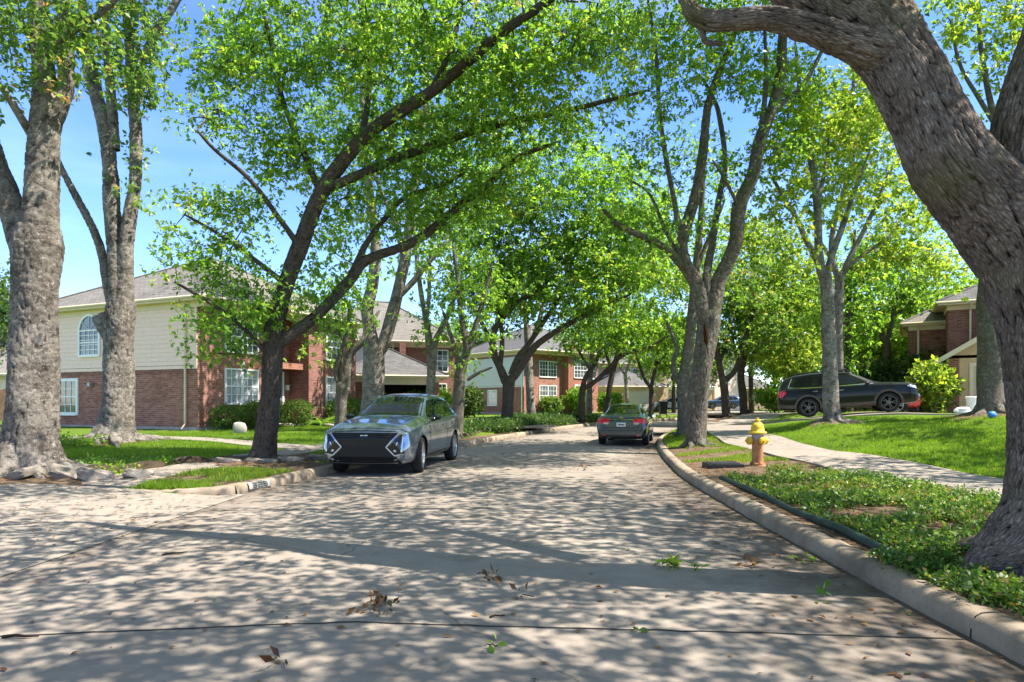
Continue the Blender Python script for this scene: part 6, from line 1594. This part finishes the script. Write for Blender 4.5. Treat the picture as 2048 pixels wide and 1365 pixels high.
# utility cover, drain pipe lying behind the right kerb
q = (4.35, 13.4); b = MB(); b.box(-.36,.36,-.22,.22,-.1,.05); b.box(-.3,.3,-.16,.16,.0501,.062)
o = b.obj('utility_box', M['metal_grey'], None, bevel=.01); o.location = (*q, tz(*q)+.03); o.rotation_euler = (R(4), 0, .12); M['metal_grey']
tag(o, 'flat dark utility cover in the soil left of the hydrant', 'utility cover'); o.data.materials[0] = M['plastic_black']
pl = smooth_line([(rx(5.6)+.36,5.6),(rx(7.5)+.40,7.5),(rx(9.5)+.42,9.5),(rx(11.6)+.44,11.6)], .12)
b = MB(); b.tube([(p[0]+.01*math.sin(p[1]*3), p[1], .175+.012*math.sin(p[1]*2.1)) for p in pl], .05, 14)
tag(b.obj('drain_pipe', M['pipe_green'], None, smooth=True), 'dark green pipe lying along the back of the right kerb', 'pipe')

# broken slabs and rocks round the left trunk
k = N('rock'); v = k.coord(); n_ = k.noise(v, 4, 9, .75)
k.base(k.ramp(n_, [(.3, (.13, .11, .09)), (.6, (.27, .24, .2)), (.8, (.38, .35, .3))]), .95, .2).bump(n_, 1, .03); M['rock'] = k.m
rocks = [((-7.95, 11.55), (.24,.13,.08), .5, 'largest tilted concrete slab against the leftmost trunk roots', (.35,.25)),
         ((-7.35, 11.5), (.26,.12,.10), .25, 'pale block lying between two slabs at the driveway corner', (.05,.1)),
         ((-6.75, 11.75), (.22,.11,.08), .45, 'rightmost pale block at the edge of the left pavement', (-.1,.12)),
         ((-8.55, 11.3), (.24,.16,.08), -.3, 'low dark broken slab at the foot of the leftmost trunk', (.1,-.2))]
for i, (p, sz, rz, lb, tl) in enumerate(rocks):
    o = lumpy('rock', 'rock' if i < 3 else 'rock', (*p, tz(*p)+.1), sz, 40+i, rz, 3, .16, .97, (tl[0]*1.5, tl[1]*1.5))
    tag(o, lb, 'rock', 'broken slabs round the leftmost trunk')
edge = [((-5.5,14.25),(.36,.16,.07),.2,'flat stone edging in front of the leaning oak'),((-4.95,14.6),(.30,.14,.08),.35,'dark stone edging right of the leaning oak base'),((-4.5,15.3),(.26,.13,.08),.6,'edging stone nearest the grey suv'),((-6.15,14.1),(.25,.14,.07),-.1,'edging stone left of the leaning oak base')]
for i, (p, sz, rz, lb) in enumerate(edge):
    o = lumpy('edging_stone', 'rock', (*p, tz(*p)+.05), sz, 60+i, rz, 3, .12, .7, (.1*(-1)**i, .08)); tag(o, lb, 'stone', 'stones round the leaning oak')
k = N('dirt_clod'); v = k.coord(); n_ = k.noise(v, 9, 9, .8)
k.base(k.ramp(n_, [(.3, (.035, .024, .018)), (.6, (.09, .065, .045)), (.8, (.15, .11, .08))]), 1, .1).bump(n_, 1, .05); M['dirt_clod'] = k.m
for i, (p, sz) in enumerate((((-7.55,13.1),(.6,.22,.17)),((-7.0,14.2),(.5,.2,.14)),((-8.0,12.4),(.45,.22,.16)))):
    o = lumpy('earth_mound', 'dirt_clod', (*p, tz(*p)+.02), sz, 80+i, .6, 4, .45, 0); tag(o, ['middle mound of dark earth behind the left pavement', 'mound of dark earth nearest the leaning oak', 'mound of dark earth beside the leftmost trunk'][i], 'earth mound', 'dark earth mounds by the left pavement')

# white cover stone and slab before the first house
q = (-10.35, 24.7); o = lumpy('cover_stone', 'slab_foundation', (*q, tz(*q)+.2), (.25,.2,.25), 91, .3, 4, .08, .35, smooth=True); tag(o, 'white rounded utility cover on the lawn before the brick house', 'utility cover')
# tarp and bin by the right garage, blue item by the mossy trunk
q = P(1925, 812, 24.5); z = tz(q.x, 24.5); o = lumpy('tarp', 'white_plastic', (q.x, 24.5, z+.12), (.42,.3,.12), 93, .3, 4, .55); tag(o, 'crumpled white tarp beside the tan garage', 'tarp')
q = P(1944, 800, 25.5); z = tz(q.x, 25.5); b = MB(); b.lathe([(.17,0),(.2,.62),(.23,.63),(.23,.68),(.2,.7)], sides=18); o = b.obj('bin', M['trim_white'], None); o.location = (q.x, 25.5, z); tag(o, 'pale bin standing before the tan garage door', 'bin')
q = P(1984, 838, 19.6); o = lumpy('ball', 'blue_plastic', (q.x, 19.6, tz(q.x, 19.6)+.1), (.12,.11,.11), 94, 0, 3, .05, smooth=True); tag(o, 'small blue ball at the foot of the mossy trunk', 'ball')
# grey pole beyond the big oak, black bins on the far lawn
q = P(1411, 850, 34); z = tz(q.x, 34); b = MB(); b.lathe([(.1,0),(.1,.25),(.06,.27),(.055,2.6),(.04,2.62)], sides=12); o = b.obj('street_pole', M['metal_grey'], None); o.location = (q.x, 34, z); tag(o, 'plain grey metal pole right behind the big hollow oak', 'pole')
z = tz(11.9, 51.2)
e = empty('bin', (11.9, 51.2, z)); tag(e, 'black wheeled bin on the grass before the white car', 'bin')
b = MB(); b.prism([(-.24,-.28,.06),(.24,-.28,.06),(.24,.28,.06),(-.24,.28,.06)], (0,0,.02)); b.add([(-.24,-.28,.08),(.24,-.28,.08),(.24,.28,.08),(-.24,.28,.08),(-.31,-.36,1.0),(.31,-.36,1.0),(.31,.36,1.0),(-.31,.36,1.0)], [(0,1,5,4),(1,2,6,5),(2,3,7,6),(3,0,4,7),(4,5,6,7)]); b.obj('tub', M['plastic_black'], e)
b = MB(); b.prism([(-.34,-.4,1.0),(.34,-.4,1.0),(.34,.4,1.06),(-.34,.4,1.06)], (0,0,.05)); b.obj('lid', M['plastic_black'], e)
for s_ in (-.26, .26): b = MB(); b.lathe([(.1,s_-.03),(.1,s_+.03)], (0,0,.1), 'x', 14); b.obj('wheel', M['rubber'], e)
# fence at the far right behind the trees
def fence(a, b_, label, hgt=1.8):
    a, b_ = Vector(a), Vector(b_); L = (b_-a).length; t = (b_-a)/L
    e = empty('wooden_fence', (a.x, a.y, tz(a.x, a.y)), math.atan2(t.y, t.x)); tag(e, label, 'fence')
    m = MB(); x = 0; rng = random.Random(5)
    while x < L:
        m.box(x, x+.13, -.012-rng.random()*.004, .012, .04, hgt+rng.uniform(-.02,.02)); x += .142
    m.obj('boards', M['fence_wood'], e)
    m = MB(); m.box(0, L, .0165, .07, .35, .45); m.box(0, L, .0165, .07, 1.3, 1.4); m.obj('rail', M['fence_wood'], e)
    for i in range(int(L/2.4)+1):
        m = MB(); m.box(i*2.4-.05, i*2.4+.05, .071, .17, -.2, hgt+.04); m.obj('post', M['fence_wood'], e)
fence((21, 50), (44, 40), 'brown board fence behind the row of thin trunks, left of the black suv')
fence((-38, 33), (-23.5, 38), 'brown board fence left of the first brick house')
fence((30, 92), (60, 84), 'distant board fence at the end of the far driveway')

# painted house number on the left kerb: pale patch and dark digits following the kerb face
i = int(np.argmin(abs(fine_L[:, 1]-11.25))); p0 = fine_L[i]; t_ = fine_L[i+3]-fine_L[i-3]; t_ /= np.linalg.norm(t_); nr_ = np.array([-t_[1], t_[0]])
def kerb_pt(u, h):
    prof = [(0.0,.03),(.012,.10),(.035,.138),(.07,.158)]
    d = np.interp(h, [a[1] for a in prof], [a[0] for a in prof]); p = p0+t_*u+nr_*(d-.016)
    return Vector((p[0], p[1], h+.006))
b = MB()
hs = [.035, .07, .10, .125, .14, .15]
for ha, hb in zip(hs[:-1], hs[1:]):
    for ua in np.linspace(-.30, .30, 9)[:-1]: b.quad(kerb_pt(ua, ha), kerb_pt(ua+.075, ha), kerb_pt(ua+.075, hb), kerb_pt(ua, hb))
plain('faded_paint', (0.31, 0.29, 0.25), 0.8, 0.2, var=0.35)
pt = b.obj('kerb_number', M['faded_paint'], None); tag(pt, 'faded pale house number patch painted on the left kerb', 'painted number')
SEG = {'3': 'abgcd', '2': 'abged', '9': 'abcdfg'}
b = MB()
def kseg(a, b_):
    (u0, h0), (u1, h1) = a, b_
    w_ = .009
    if abs(u1-u0) > abs(h1-h0): q = [(u0, h0-.006), (u1, h0-.006), (u1, h0+.006), (u0, h0+.006)]
    else: q = [(u0-w_, h0), (u0+w_, h0), (u0+w_, h1), (u0-w_, h1)]
    b.quad(*[kerb_pt(x, y)+Vector((nr_[0]*-.004, nr_[1]*-.004, .0015)) for x, y in q])
for kk, dgt in enumerate('329'):
    u0 = -.2+kk*.145; wd = .08; z0, z1, z2 = .05, .088, .125
    pos = {'a': ((u0,z2),(u0+wd,z2)), 'g': ((u0,z1),(u0+wd,z1)), 'd': ((u0,z0),(u0+wd,z0)), 'b': ((u0+wd,z1),(u0+wd,z2)), 'c': ((u0+wd,z0),(u0+wd,z1)), 'f': ((u0,z1),(u0,z2)), 'e': ((u0,z0),(u0,z1))}
    for sg in SEG[dgt]: kseg(*pos[sg])
plain('faded_black', (0.06, 0.06, 0.06), 0.8, 0.2, var=0.6)
b.obj('digits', M['faded_black'], pt)

# ---------------------------------------------------------------- shrubs
def shrub(name, label, loc, size, leaf_m, seed, n=260, leaf_len=.06, clip=True, cat='shrub', group=None, n_per=26, stems=6):
    rng = np.random.default_rng(seed); sx, sy, sz = size; acc = Acc()
    for k_ in range(stems):
        a = rng.uniform(0, 6.28); p, r = cr([(0,0,-.05),(math.cos(a)*sx*.3,math.sin(a)*sy*.3,sz*.5),(math.cos(a)*sx*.6,math.sin(a)*sy*.6,sz*1.2)], [.03,.02,.008], 4)
        acc.add(*tube_arrays(p, r, 5, .05, k_))
    C = []
    while len(C) < n:
        u = rng.normal(0, 1, 3); u /= np.linalg.norm(u); rr = rng.uniform(.72, 1.0) if clip else rng.uniform(.3, 1.0)
        e = np.sign(u)*np.abs(u)**(.75 if clip else 1)
        C.append((e[0]*sx*rr, e[1]*sy*rr, sz*1.08+e[2]*sz*rr*.92))
    C = np.array(C); root = empty(name, (*loc, tz(*loc))); tag(root, label, cat, group)
    link('stem', acc.mesh('stem'), root, M['bark_dark'])
    v, q, a = leaves(C, None, n_per, rng.uniform(.8,1.2,len(C))*min(sx, sz)*.16, leaf_len, rng, .6, 0, .05, .4)
    link('foliage', mesh_np('foliage', v, q, attr=a), root, M[leaf_m]); return root
def hloc(t, u):  # along the first house front, u metres out from the wall
    return (-13.1+.398*t+.917*u, 27.1+.917*t-.398*u)
shrub('boxwood_shrub', 'small rounded shrub at the corner of the first brick house', hloc(.7,.9), (.62,.6,.52), 'leaf_cover', 401, 300)
shrub('boxwood_shrub', 'wide clipped shrub under the first lower window', hloc(2.7,.95), (.95,1.1,.62), 'leaf_cover', 402, 480)
shrub('boxwood_shrub', 'clipped shrub right of the leaning oak, by the red door', hloc(4.6,1.1), (.7,.8,.62), 'leaf_cover', 403, 380)
shrub('boxwood_hedge', 'long clipped hedge before the right lower window of the first house', hloc(8.1,1.3), (.85,1.7,.68), 'leaf_cover', 404, 620)
shrub('boxwood_hedge', 'dark hedge block at the far end of the first house, behind the grey suv', hloc(11.2,1.2), (.9,1.5,.75), 'leaf_dark', 405, 560)
shrub('garden_shrub', 'yellow green broadleaf shrub beside the tan garage', (P(1864,800,28).x, 28), (.85,.9,1.15), 'leaf_lime', 406, 230, .19, False, n_per=20)
shrub('garden_shrub', 'flowering pale shrub by the arched brick entry', (6.2, 62.0), (1.2,1.2,1.3), 'leaf_bright', 407, 260, .18, False)
shrub('garden_shrub', 'dark shrub left of the white side wall at the bend', (-3.6, 46), (1.4,1.2,1.1), 'leaf_dark', 408, 320, .16)
shrub('garden_shrub', 'bright shrub behind the rough brown leaning trunk', (-5.4, 42), (1.6,1.2,1.0), 'leaf_bright', 409, 320, .16)
shrub('garden_shrub', 'shrub at the foot of the red brick front', (3.6, 60.4), (.9,.9,.8), 'leaf_oak', 410, 220, .15)
shrub('garden_shrub', 'round shrub between the thin black trunk and the pale garage', (9.3, 62), (1.1,1.1,1.0), 'leaf_bright', 411, 240, .16)
shrub('garden_shrub', 'low shrub at the wall of the far pale house', (17.5, 79.2), (1.8,.9,.7), 'leaf_lime', 412, 240, .18)
shrub('garden_shrub', 'big dark bush along the board fence by the pavement bend', (22.5, 47.5), (2.2,1.6,1.3), 'leaf_dark', 413, 420, .18, False)
shrub('garden_shrub', 'bush left of the black suv tail, against the fence', (17.6, 42.5), (1.8,1.4,1.0), 'leaf_bright', 414, 360, .16, False)
shrub('garden_shrub', 'dark bush seen under the black suv window line', (20.5, 36.5), (2.4,1.6,1.5), 'leaf_dark', 415, 480, .16, False)
shrub('garden_shrub', 'tall dark bush right of the red car', (22.4, 34.5), (1.6,1.4,1.8), 'leaf_dark', 416, 420, .16, False)
# fan palm beside the door and a fern before the garage
def frond_plant(name, label, loc, n, L, leaf_m, seed, up=.7):
    rng = np.random.default_rng(seed); V = []; T = []; acc = Acc()
    for k_ in range(n):
        a = 2*math.pi*k_/n+rng.uniform(-.2,.2); el = rng.uniform(.35, 1.15)*up; ll = L*rng.uniform(.75,1.1)
        pts = [Vector((math.cos(a)*math.cos(el)*t*ll, math.sin(a)*math.cos(el)*t*ll, .12+math.sin(el)*t*ll-.35*ll*t*t)) for t in np.linspace(0,1,10)]
        v, q, u = tube_arrays(np.array(pts), np.linspace(.012,.004,10), 4, 0); acc.add(v, q, u)
        for i in range(2, 10):
            t = (pts[i]-pts[i-1]).normalized(); sd_ = t.cross(Vector((0,0,1))).normalized(); up_ = sd_.cross(t)
            for s_ in (-1, 1):
                d = (sd_*s_*.8+t*.6+up_*.15).normalized(); w_ = t*.022; l_ = ll*.3*(1-.55*i/10)
                V += [pts[i]-w_, pts[i]+d*l_*.5-w_*.8+Vector((0,0,.01)), pts[i]+d*l_, pts[i]+d*l_*.5+w_*1.2]; T.append(rng.uniform(.2,.8))
    root = empty(name, (*loc, tz(*loc))); tag(root, label, 'plant'); link('stalk', acc.mesh('stalk'), root, M[leaf_m])
    V = np.array([tuple(p) for p in V]); link('foliage', mesh_np('foliage', V, np.arange(len(V)).reshape(-1,4), attr=np.array(T)), root, M[leaf_m])
frond_plant('palm_plant', 'spiky bright palm plant beside the path to the red door', hloc(5.6,1.9), 20, 1.05, 'leaf_bright', 420)
frond_plant('fern_plant', 'bright fern spray before the dark garage, above the suv roof', (-6.9, 35.6), 22, 1.25, 'leaf_bright', 421, 1.0)
# stones of the garden edge before the first house
for i, (t, u) in enumerate(((5.2,2.6),(6.0,2.75),(6.9,2.9),(7.6,2.7))):
    p = hloc(t, u); o = lumpy('garden_stone', 'rock', (*p, tz(*p)+.07), (.26,.17,.11), 430+i, i*.7, 3, .15, .3)
    tag(o, ['pale garden stone nearest the palm plant', 'second pale garden stone right of the palm plant', 'third pale garden stone, before the hedge gap', 'rightmost pale garden stone before the clipped hedge'][i], 'stone', 'stones edging the front garden bed')
# ---------------------------------------------------------------- grass, ground cover, fallen leaves
def vnoise(x, y, s=1.0, seed=0):
    return (np.sin(x*1.7*s+seed)+np.sin(y*2.1*s-seed*1.3)+np.sin((x+y)*1.1*s+seed*.7)+np.sin((x-1.4*y)*2.6*s+seed*2))/4
def pts_in(x0, x1, y0, y1, n, ok, seed):
    r = np.random.default_rng(seed); x = r.uniform(x0, x1, n); y = r.uniform(y0, y1, n); m = ok(x, y); return x[m], y[m], r
def sro(y): return np.interp(y, SRo[:, 1], SRo[:, 0])
def sri(y): return np.interp(y, SRi[:, 1], SRi[:, 0])
PATH = smooth_line([(-24,25.2),(-17,22.6),(-11.5,20.9),(-8,19.6),(-5.4,18.4)], 0.35)
def off_path(x, y): return abs(y-np.interp(x, PATH[:, 0], PATH[:, 1])) > 0.72
DRV = smooth_line([(7.2,31.9),(9.4,28.6),(11.9,26.3),(14.5,25.2),(18,24.2),(21.5,23.2)], .3)
def off_drive(x, y):
    d = np.min((x[:, None]-DRV[None, ::3, 0])**2+(y[:, None]-DRV[None, ::3, 1])**2, 1); return d > 2.2**2
def blades(name, x, y, z, rng, h, w, tint, label_kind='stuff', mat='leaf_grass'):
    n = len(x); a = rng.uniform(0, 6.28, n); lean = rng.uniform(.1, .9, n); b = rng.uniform(0, 6.28, n)
    hh = h*rng.uniform(.5, 1.3, n)
    V = np.zeros((n, 3, 3)); dx, dy = np.cos(a)*w/2, np.sin(a)*w/2
    V[:, 0] = np.stack([x-dx, y-dy, z-.01], -1); V[:, 1] = np.stack([x+dx, y+dy, z-.01], -1)
    V[:, 2] = np.stack([x+np.cos(b)*lean*hh, y+np.sin(b)*lean*hh, z+hh], -1)
    o = link(name, mesh_np(name, V.reshape(-1, 3), np.arange(3*n).reshape(-1, 3), attr=np.clip(tint, 0, 1)), None, M[mat]); tag(o, kind='stuff'); return o
gx_, gy_, r_ = pts_in(8.3, 22, 8.5, 30, 420000, lambda x, y: (x > sro(y)+.02) & (x < .78*y+1.2) & off_drive(x, y) & off_soil(x, y) & (RNG.random(len(x)) < np.clip(1.5-y/22, .3, 1)), 501)
t_ = .45+.28*vnoise(gx_, gy_, .8)+.16*vnoise(gx_, gy_, 2.7, 4)+r_.normal(0, .18, len(gx_))
blades('lawn_grass', gx_, gy_, terrain(gx_, gy_), r_, .065, .014, t_)
gx_, gy_, r_ = pts_in(-17, -1, 10.6, 32, 420000, lambda x, y: (x < lx(y)-3.25) & (x > -.80*y-.5) & off_path(x, y) & off_soil(x, y) & ~((x < -6) & (y < 12.0)) & (RNG.random(len(x)) < np.clip(1.5-y/24, .3, 1)*np.clip(.75+vnoise(x, y, 1.1, 3), .12, 1)), 502)
gx_, gy_ = gx_[(hv := ((gx_+13.1)*.917-(gy_-27.1)*.398) > .7)], gy_[hv]
t_ = .45+.25*vnoise(gx_, gy_, .9, 2)+r_.normal(0, .17, len(gx_))
blades('lawn_grass', gx_, gy_, terrain(gx_, gy_), r_, .07, .015, t_)
# thin grass on the verges
def verge_z(A, x, y): return None
gx_, gy_, r_ = pts_in(-6.3, -4.7, 10.68, 11.3, 3500, lambda x, y: (x < -5.0) & (y > 10.62+.1*(-x-5)), 533)
blades('verge_grass', gx_, gy_, np.maximum(terrain(gx_, gy_), .06), r_, .09, .016, .5+r_.normal(0, .2, len(gx_)))
gx_, gy_, r_ = pts_in(-6.6, -2, 10.7, 26, 90000, lambda x, y: (x < lx(y)-.26) & (x > lx(y)-1.95) & (vnoise(x, y, 1.3, 5) > np.where(np.abs(y-14.8) < 1.8, .55, -.3)), 503)
gz_ = np.interp(np.clip((lx(gy_)-.22-gx_)/1.7, 0, 1), [0, .45, 1], [0, 1, 1]); gz_ = .14*(1-gz_)+terrain(gx_, gy_)*gz_+.012
blades('verge_grass', gx_, gy_, gz_, r_, .075, .015, .5+.2*vnoise(gx_, gy_, 1.5)+r_.normal(0, .18, len(gx_)))
def rz_(x, y):
    w_ = np.clip((x-rx(y)-.22)/np.maximum(sri(y)-rx(y)-.22, .3)*2.2, 0, 1); return (.14+road_z(y))*(1-w_)+terrain(x, y)*w_+.012
gx_, gy_, r_ = pts_in(3.4, 9.5, 14.6, 31, 90000, lambda x, y: (x > rx(y)+.27) & (x < sri(y)-.03) & (vnoise(x, y, 1.2, 8) > np.where(y < 18.5, .05, -.5)), 504)
blades('verge_grass', gx_, gy_, rz_(gx_, gy_), r_, .07, .016, .5+.2*vnoise(gx_, gy_, 1.5)+r_.normal(0, .2, len(gx_)))
# jasmine on the right verge
def cover(name, x, y, z, rng, hmax, L, tint, mat='leaf_cover'):
    n = len(x); C = np.stack([x, y, z+rng.random(n)**1.4*hmax*np.clip(.7+.5*vnoise(x, y, 2.2, 4), .25, 1.2)], -1)
    v, q, a = leaves(C, None, 3, np.full(n, .025), L, rng, .55, 0, .1, .6)
    a = np.clip(a+np.repeat(tint, 3), 0, 1); o = link(name, mesh_np(name, v, q, attr=a), None, M[mat]); tag(o, kind='stuff')
gx_, gy_, r_ = pts_in(3.1, 6.5, 2.4, 12.6, 52000, lambda x, y: (x > rx(y)+.30+.22*(y < 11.7)*(y > 5.5)) & (x < sri(y)-.02-.1*np.random.default_rng(1).random(len(x))) & (vnoise(x, y, 1.5, 6) > np.where(y > 11.6, .35, -.26)) & (((x-4.15)**2+(y-5.1)**2) > .55**2), 505)
cover('jasmine_cover', gx_, gy_, rz_(gx_, gy_), r_, .13, .05, .3*vnoise(gx_, gy_, 1.3, 9)+.06)
# creeping edge over the kerb top
gx_, gy_, r_ = pts_in(3.1, 3.4, 4.3, 5.7, 500, lambda x, y: x > rx(y)+.12, 506)
cover('jasmine_cover', gx_, gy_, np.full(len(gx_), .17), r_, .07, .05, np.zeros(len(gx_)))
# dark ivy beds on the far left verge and behind it
def bed(cx, cy, ax, ay, n, seed, name='ivy_bed'):
    r = np.random.default_rng(seed); u = r.uniform(-1, 1, (n, 2)); u = u[(u**2).sum(1) < 1]; x, y = cx+u[:, 0]*ax, cy+u[:, 1]*ay
    ok = x < lx(y)-.22; x, y, u = x[ok], y[ok], u[ok]
    z = terrain(x, y)+.02; C = np.stack([x, y, z+r.random(len(x))*.34*np.sqrt(1-(u**2).sum(1))], -1)
    v, q, a = leaves(C, None, 4, np.full(len(x), .07), .13, r, .4, 0, -.3, .3); o = link(name, mesh_np(name, v, q, attr=np.clip(a-.1, 0, 1)), None, M['leaf_dark']); tag(o, kind='stuff')
bed(-.3, 31.4, 1.9, 3.0, 5200, 510); bed(1.4, 37.5, 2.4, 2.2, 4200, 511); bed(3.6, 42.6, 2.2, 1.8, 3000, 512); bed(15.6, 41.5, 2.5, 2.0, 3200, 513); bed(-2.2, 27.5, .7, 2.2, 1500, 514)
# weeds at the grey trunk
gx_, gy_, r_ = pts_in(-12.6, -11.2, 17.2, 18.0, 260, lambda x, y: x > -99, 515); cover('weeds', gx_, gy_, terrain(gx_, gy_), r_, .3, .12, np.full(len(gx_), .1), 'leaf_bright')
gx_, gy_, r_ = pts_in(-9.2, -7.2, 12.0, 14.5, 700, lambda x, y: vnoise(x, y, 1.4, 2) > 0, 516); cover('weeds', gx_, gy_, terrain(gx_, gy_), r_, .16, .08, np.full(len(gx_), .15), 'leaf_bright')

# leaf litter on road, walks and soil: too many to count
def litter(name, x, y, z, rng, L, mat, tint):
    n = len(x); a = rng.uniform(0, 6.28, n); l = L*rng.uniform(.5, 1.4, n); w = l*rng.uniform(.3, .6, n); d = np.stack([np.cos(a), np.sin(a), rng.normal(0, .1, n)], -1); s_ = np.stack([-np.sin(a), np.cos(a), rng.normal(0, .15, n)], -1)
    b = np.stack([x, y, z+.008], -1); V = np.zeros((n, 4, 3)); V[:, 0] = b-d*l[:, None]/2; V[:, 2] = b+d*l[:, None]/2; cz = (rng.uniform(0, .35, n)*w)[:, None]*np.array([0, 0, 1])
    V[:, 1] = b+s_*w[:, None]/2+cz; V[:, 3] = b-s_*w[:, None]/2+cz
    V[..., 2] = np.maximum(V[..., 2], (z+.005)[:, None]); o = link(name, mesh_np(name, V.reshape(-1, 3), np.arange(4*n).reshape(-1, 4), attr=np.clip(tint, 0, 1)), None, M[mat]); tag(o, kind='stuff')
def rzx(x, y):
    t = np.clip((x-lx(y))/(rx(y)-lx(y)), 0, 1); return .12*t*(1-t)+road_z(y)
gx_, gy_, r_ = pts_in(-5, 8, 3, 34, 14000, lambda x, y: (x > lx(y)+.05) & (x < rx(y)-.03) & (RNG.random(len(x)) < np.where((rx(y)-x < .9) | (x-lx(y) < .5), .8, .14)), 520)
litter('leaf_litter', gx_, gy_, rzx(gx_, gy_), r_, .055, 'leaf_brown', r_.uniform(.1, 1, len(gx_)))
gx_, gy_, r_ = pts_in(-1, 7, 14, 28, 1500, lambda x, y: (x > lx(y)+.3) & (x < rx(y)-.05) & (vnoise(x, y, .9, 7) > .28), 521)
litter('leaf_litter', gx_, gy_, rzx(gx_, gy_), r_, .075, 'leaf_brown', r_.uniform(0, .9, len(gx_)))
gx_, gy_, r_ = pts_in(3, 8.6, 3, 24, 9000, lambda x, y: (x > rx(y)+.24) & (x < sri(y)), 522)
litter('leaf_litter', gx_, gy_, rz_(gx_, gy_)+.004, r_, .06, 'leaf_brown', r_.uniform(.1, .95, len(gx_)))
gx_, gy_, r_ = pts_in(6, 9, 5, 26, 500, lambda x, y: (x > sri(y)) & (x < sro(y)), 523)
litter('leaf_litter', gx_, gy_, terrain(gx_, gy_)+.034, r_, .06, 'leaf_brown', r_.uniform(.1, .95, len(gx_)))
gx_, gy_, r_ = pts_in(-10, -4.6, 4, 18, 2600, lambda x, y: np.where(y < 10.6, True, (x < lx(y)-.25) & (x > lx(y)-3.2)), 524)
litter('leaf_litter', gx_, gy_, np.where(gy_ < 10.6, dzf(gx_)+.022, terrain(gx_, gy_)+.034), r_, .055, 'leaf_brown', r_.uniform(.1, .95, len(gx_)))
# larger fallen sprigs and leaf clumps one can point to
def sprig(label, px, py, n, L, mat, spread, seed, twig=.25):
    y = 1950/(py-HOR); x = (px-1024)*y/F; z = float(rzx(np.array([x]), np.array([y]))[0])
    r = np.random.default_rng(seed); root = empty('leaf_sprig', (x, y, z+.004), r.uniform(0, 6)); tag(root, label, 'fallen leaves', 'leaf sprigs fallen on the road')
    m = MB(); p = [Vector((0,0,.01))]
    for i in range(5): p.append(p[-1]+Vector((twig/5, r.normal(0,.02), r.uniform(0,.012))))
    m.tube(p, [.005,.005,.004,.004,.003,.002], 5); m.obj('twig', M['bark_dark'], root)
    C = np.stack([r.uniform(0, twig, n), r.normal(0, spread, n), .015+r.random(n)*spread*.9], -1)
    v, q, a = leaves(C, None, 1, np.full(n, .01), L, r, .42, 0, .0, .35); v[:, 2] = np.maximum(v[:, 2], .004)
    link('foliage', mesh_np('foliage', v, q, attr=a), root, M[mat])
sprig('largest clump of dried brown leaves near the road joint', 752, 1215, 46, .085, 'leaf_brown', .06, 601, .3)
sprig('green oak sprig lying on the road, towards the right kerb', 1345, 1147, 26, .09, 'leaf_lime', .05, 602, .24)
sprig('small green tuft right of the larger green sprig', 1390, 1148, 10, .07, 'leaf_bright', .04, 603, .14)
sprig('brown and green leaf cluster in the middle of the road', 978, 1172, 16, .08, 'leaf_brown', .04, 604, .12)
sprig('dark brown leaf cluster between the two shadows right of centre', 1489, 1140, 16, .065, 'leaf_brown', .04, 605, .13)
sprig('pale curled leaf beside the road joint', 1045, 1200, 5, .08, 'leaf_brown', .03, 606, .1)
sprig('small green leaf just beyond the road joint', 1272, 1270, 5, .07, 'leaf_bright', .02, 607, .06)
sprig('green leaf on the near slab, below the joint', 995, 1306, 5, .07, 'leaf_bright', .02, 608, .07)
sprig('green leaves near the right kerb shadow', 1650, 1185, 9, .08, 'leaf_bright', .04, 609, .14)
sprig('leaves against the right kerb foot, mid road', 1627, 1128, 10, .08, 'leaf_bright', .04, 610, .16)
sprig('lone brown leaf near the bottom edge of the road', 572, 1336, 5, .08, 'leaf_brown', .02, 611, .08)
sprig('dark twig and leaves before the dark sedan, mid road', 1165, 945, 20, .10, 'leaf_brown', .08, 612, .35)
def stick(label, px, py, L, ang, r=.008):
    y = 1950/(py-HOR); x = (px-1024)*y/F; z = float(rzx(np.array([x]), np.array([y]))[0]); m = MB()
    m.tube([(-L/2,0,0),(-L*.15,.012,.004),(L*.2,-.006,.003),(L/2,.01,0)], [r,r,r*.8,r*.5], 6); o = m.obj('fallen_twig', M['bark_dark'], None); o.location = (x, y, z+r+.002); o.rotation_euler = (0, 0, ang); tag(o, label, 'twig', 'twigs fallen on the road')
stick('longest bare stick lying left of centre on the road', 350, 1113, .22, .5, .009)
stick('brown stick at the left end of the road joint', 40, 1284, .22, .03, .011)
stick('thin dark twig near the joint, centre of the road', 995, 1244, .11, .3)

for cx, cy, rr in SOIL:
    gx_, gy_, r_ = pts_in(cx-rr, cx+rr, cy-rr, cy+rr, int(420*rr*rr), lambda x, y: ((x-cx)**2+(y-cy)**2 < rr*rr) & ((y > 11.05) | (x > -5)), 530)
    litter('leaf_litter', gx_, gy_, terrain(gx_, gy_)+.05, r_, .06, 'leaf_brown', r_.uniform(.0, .95, len(gx_)))
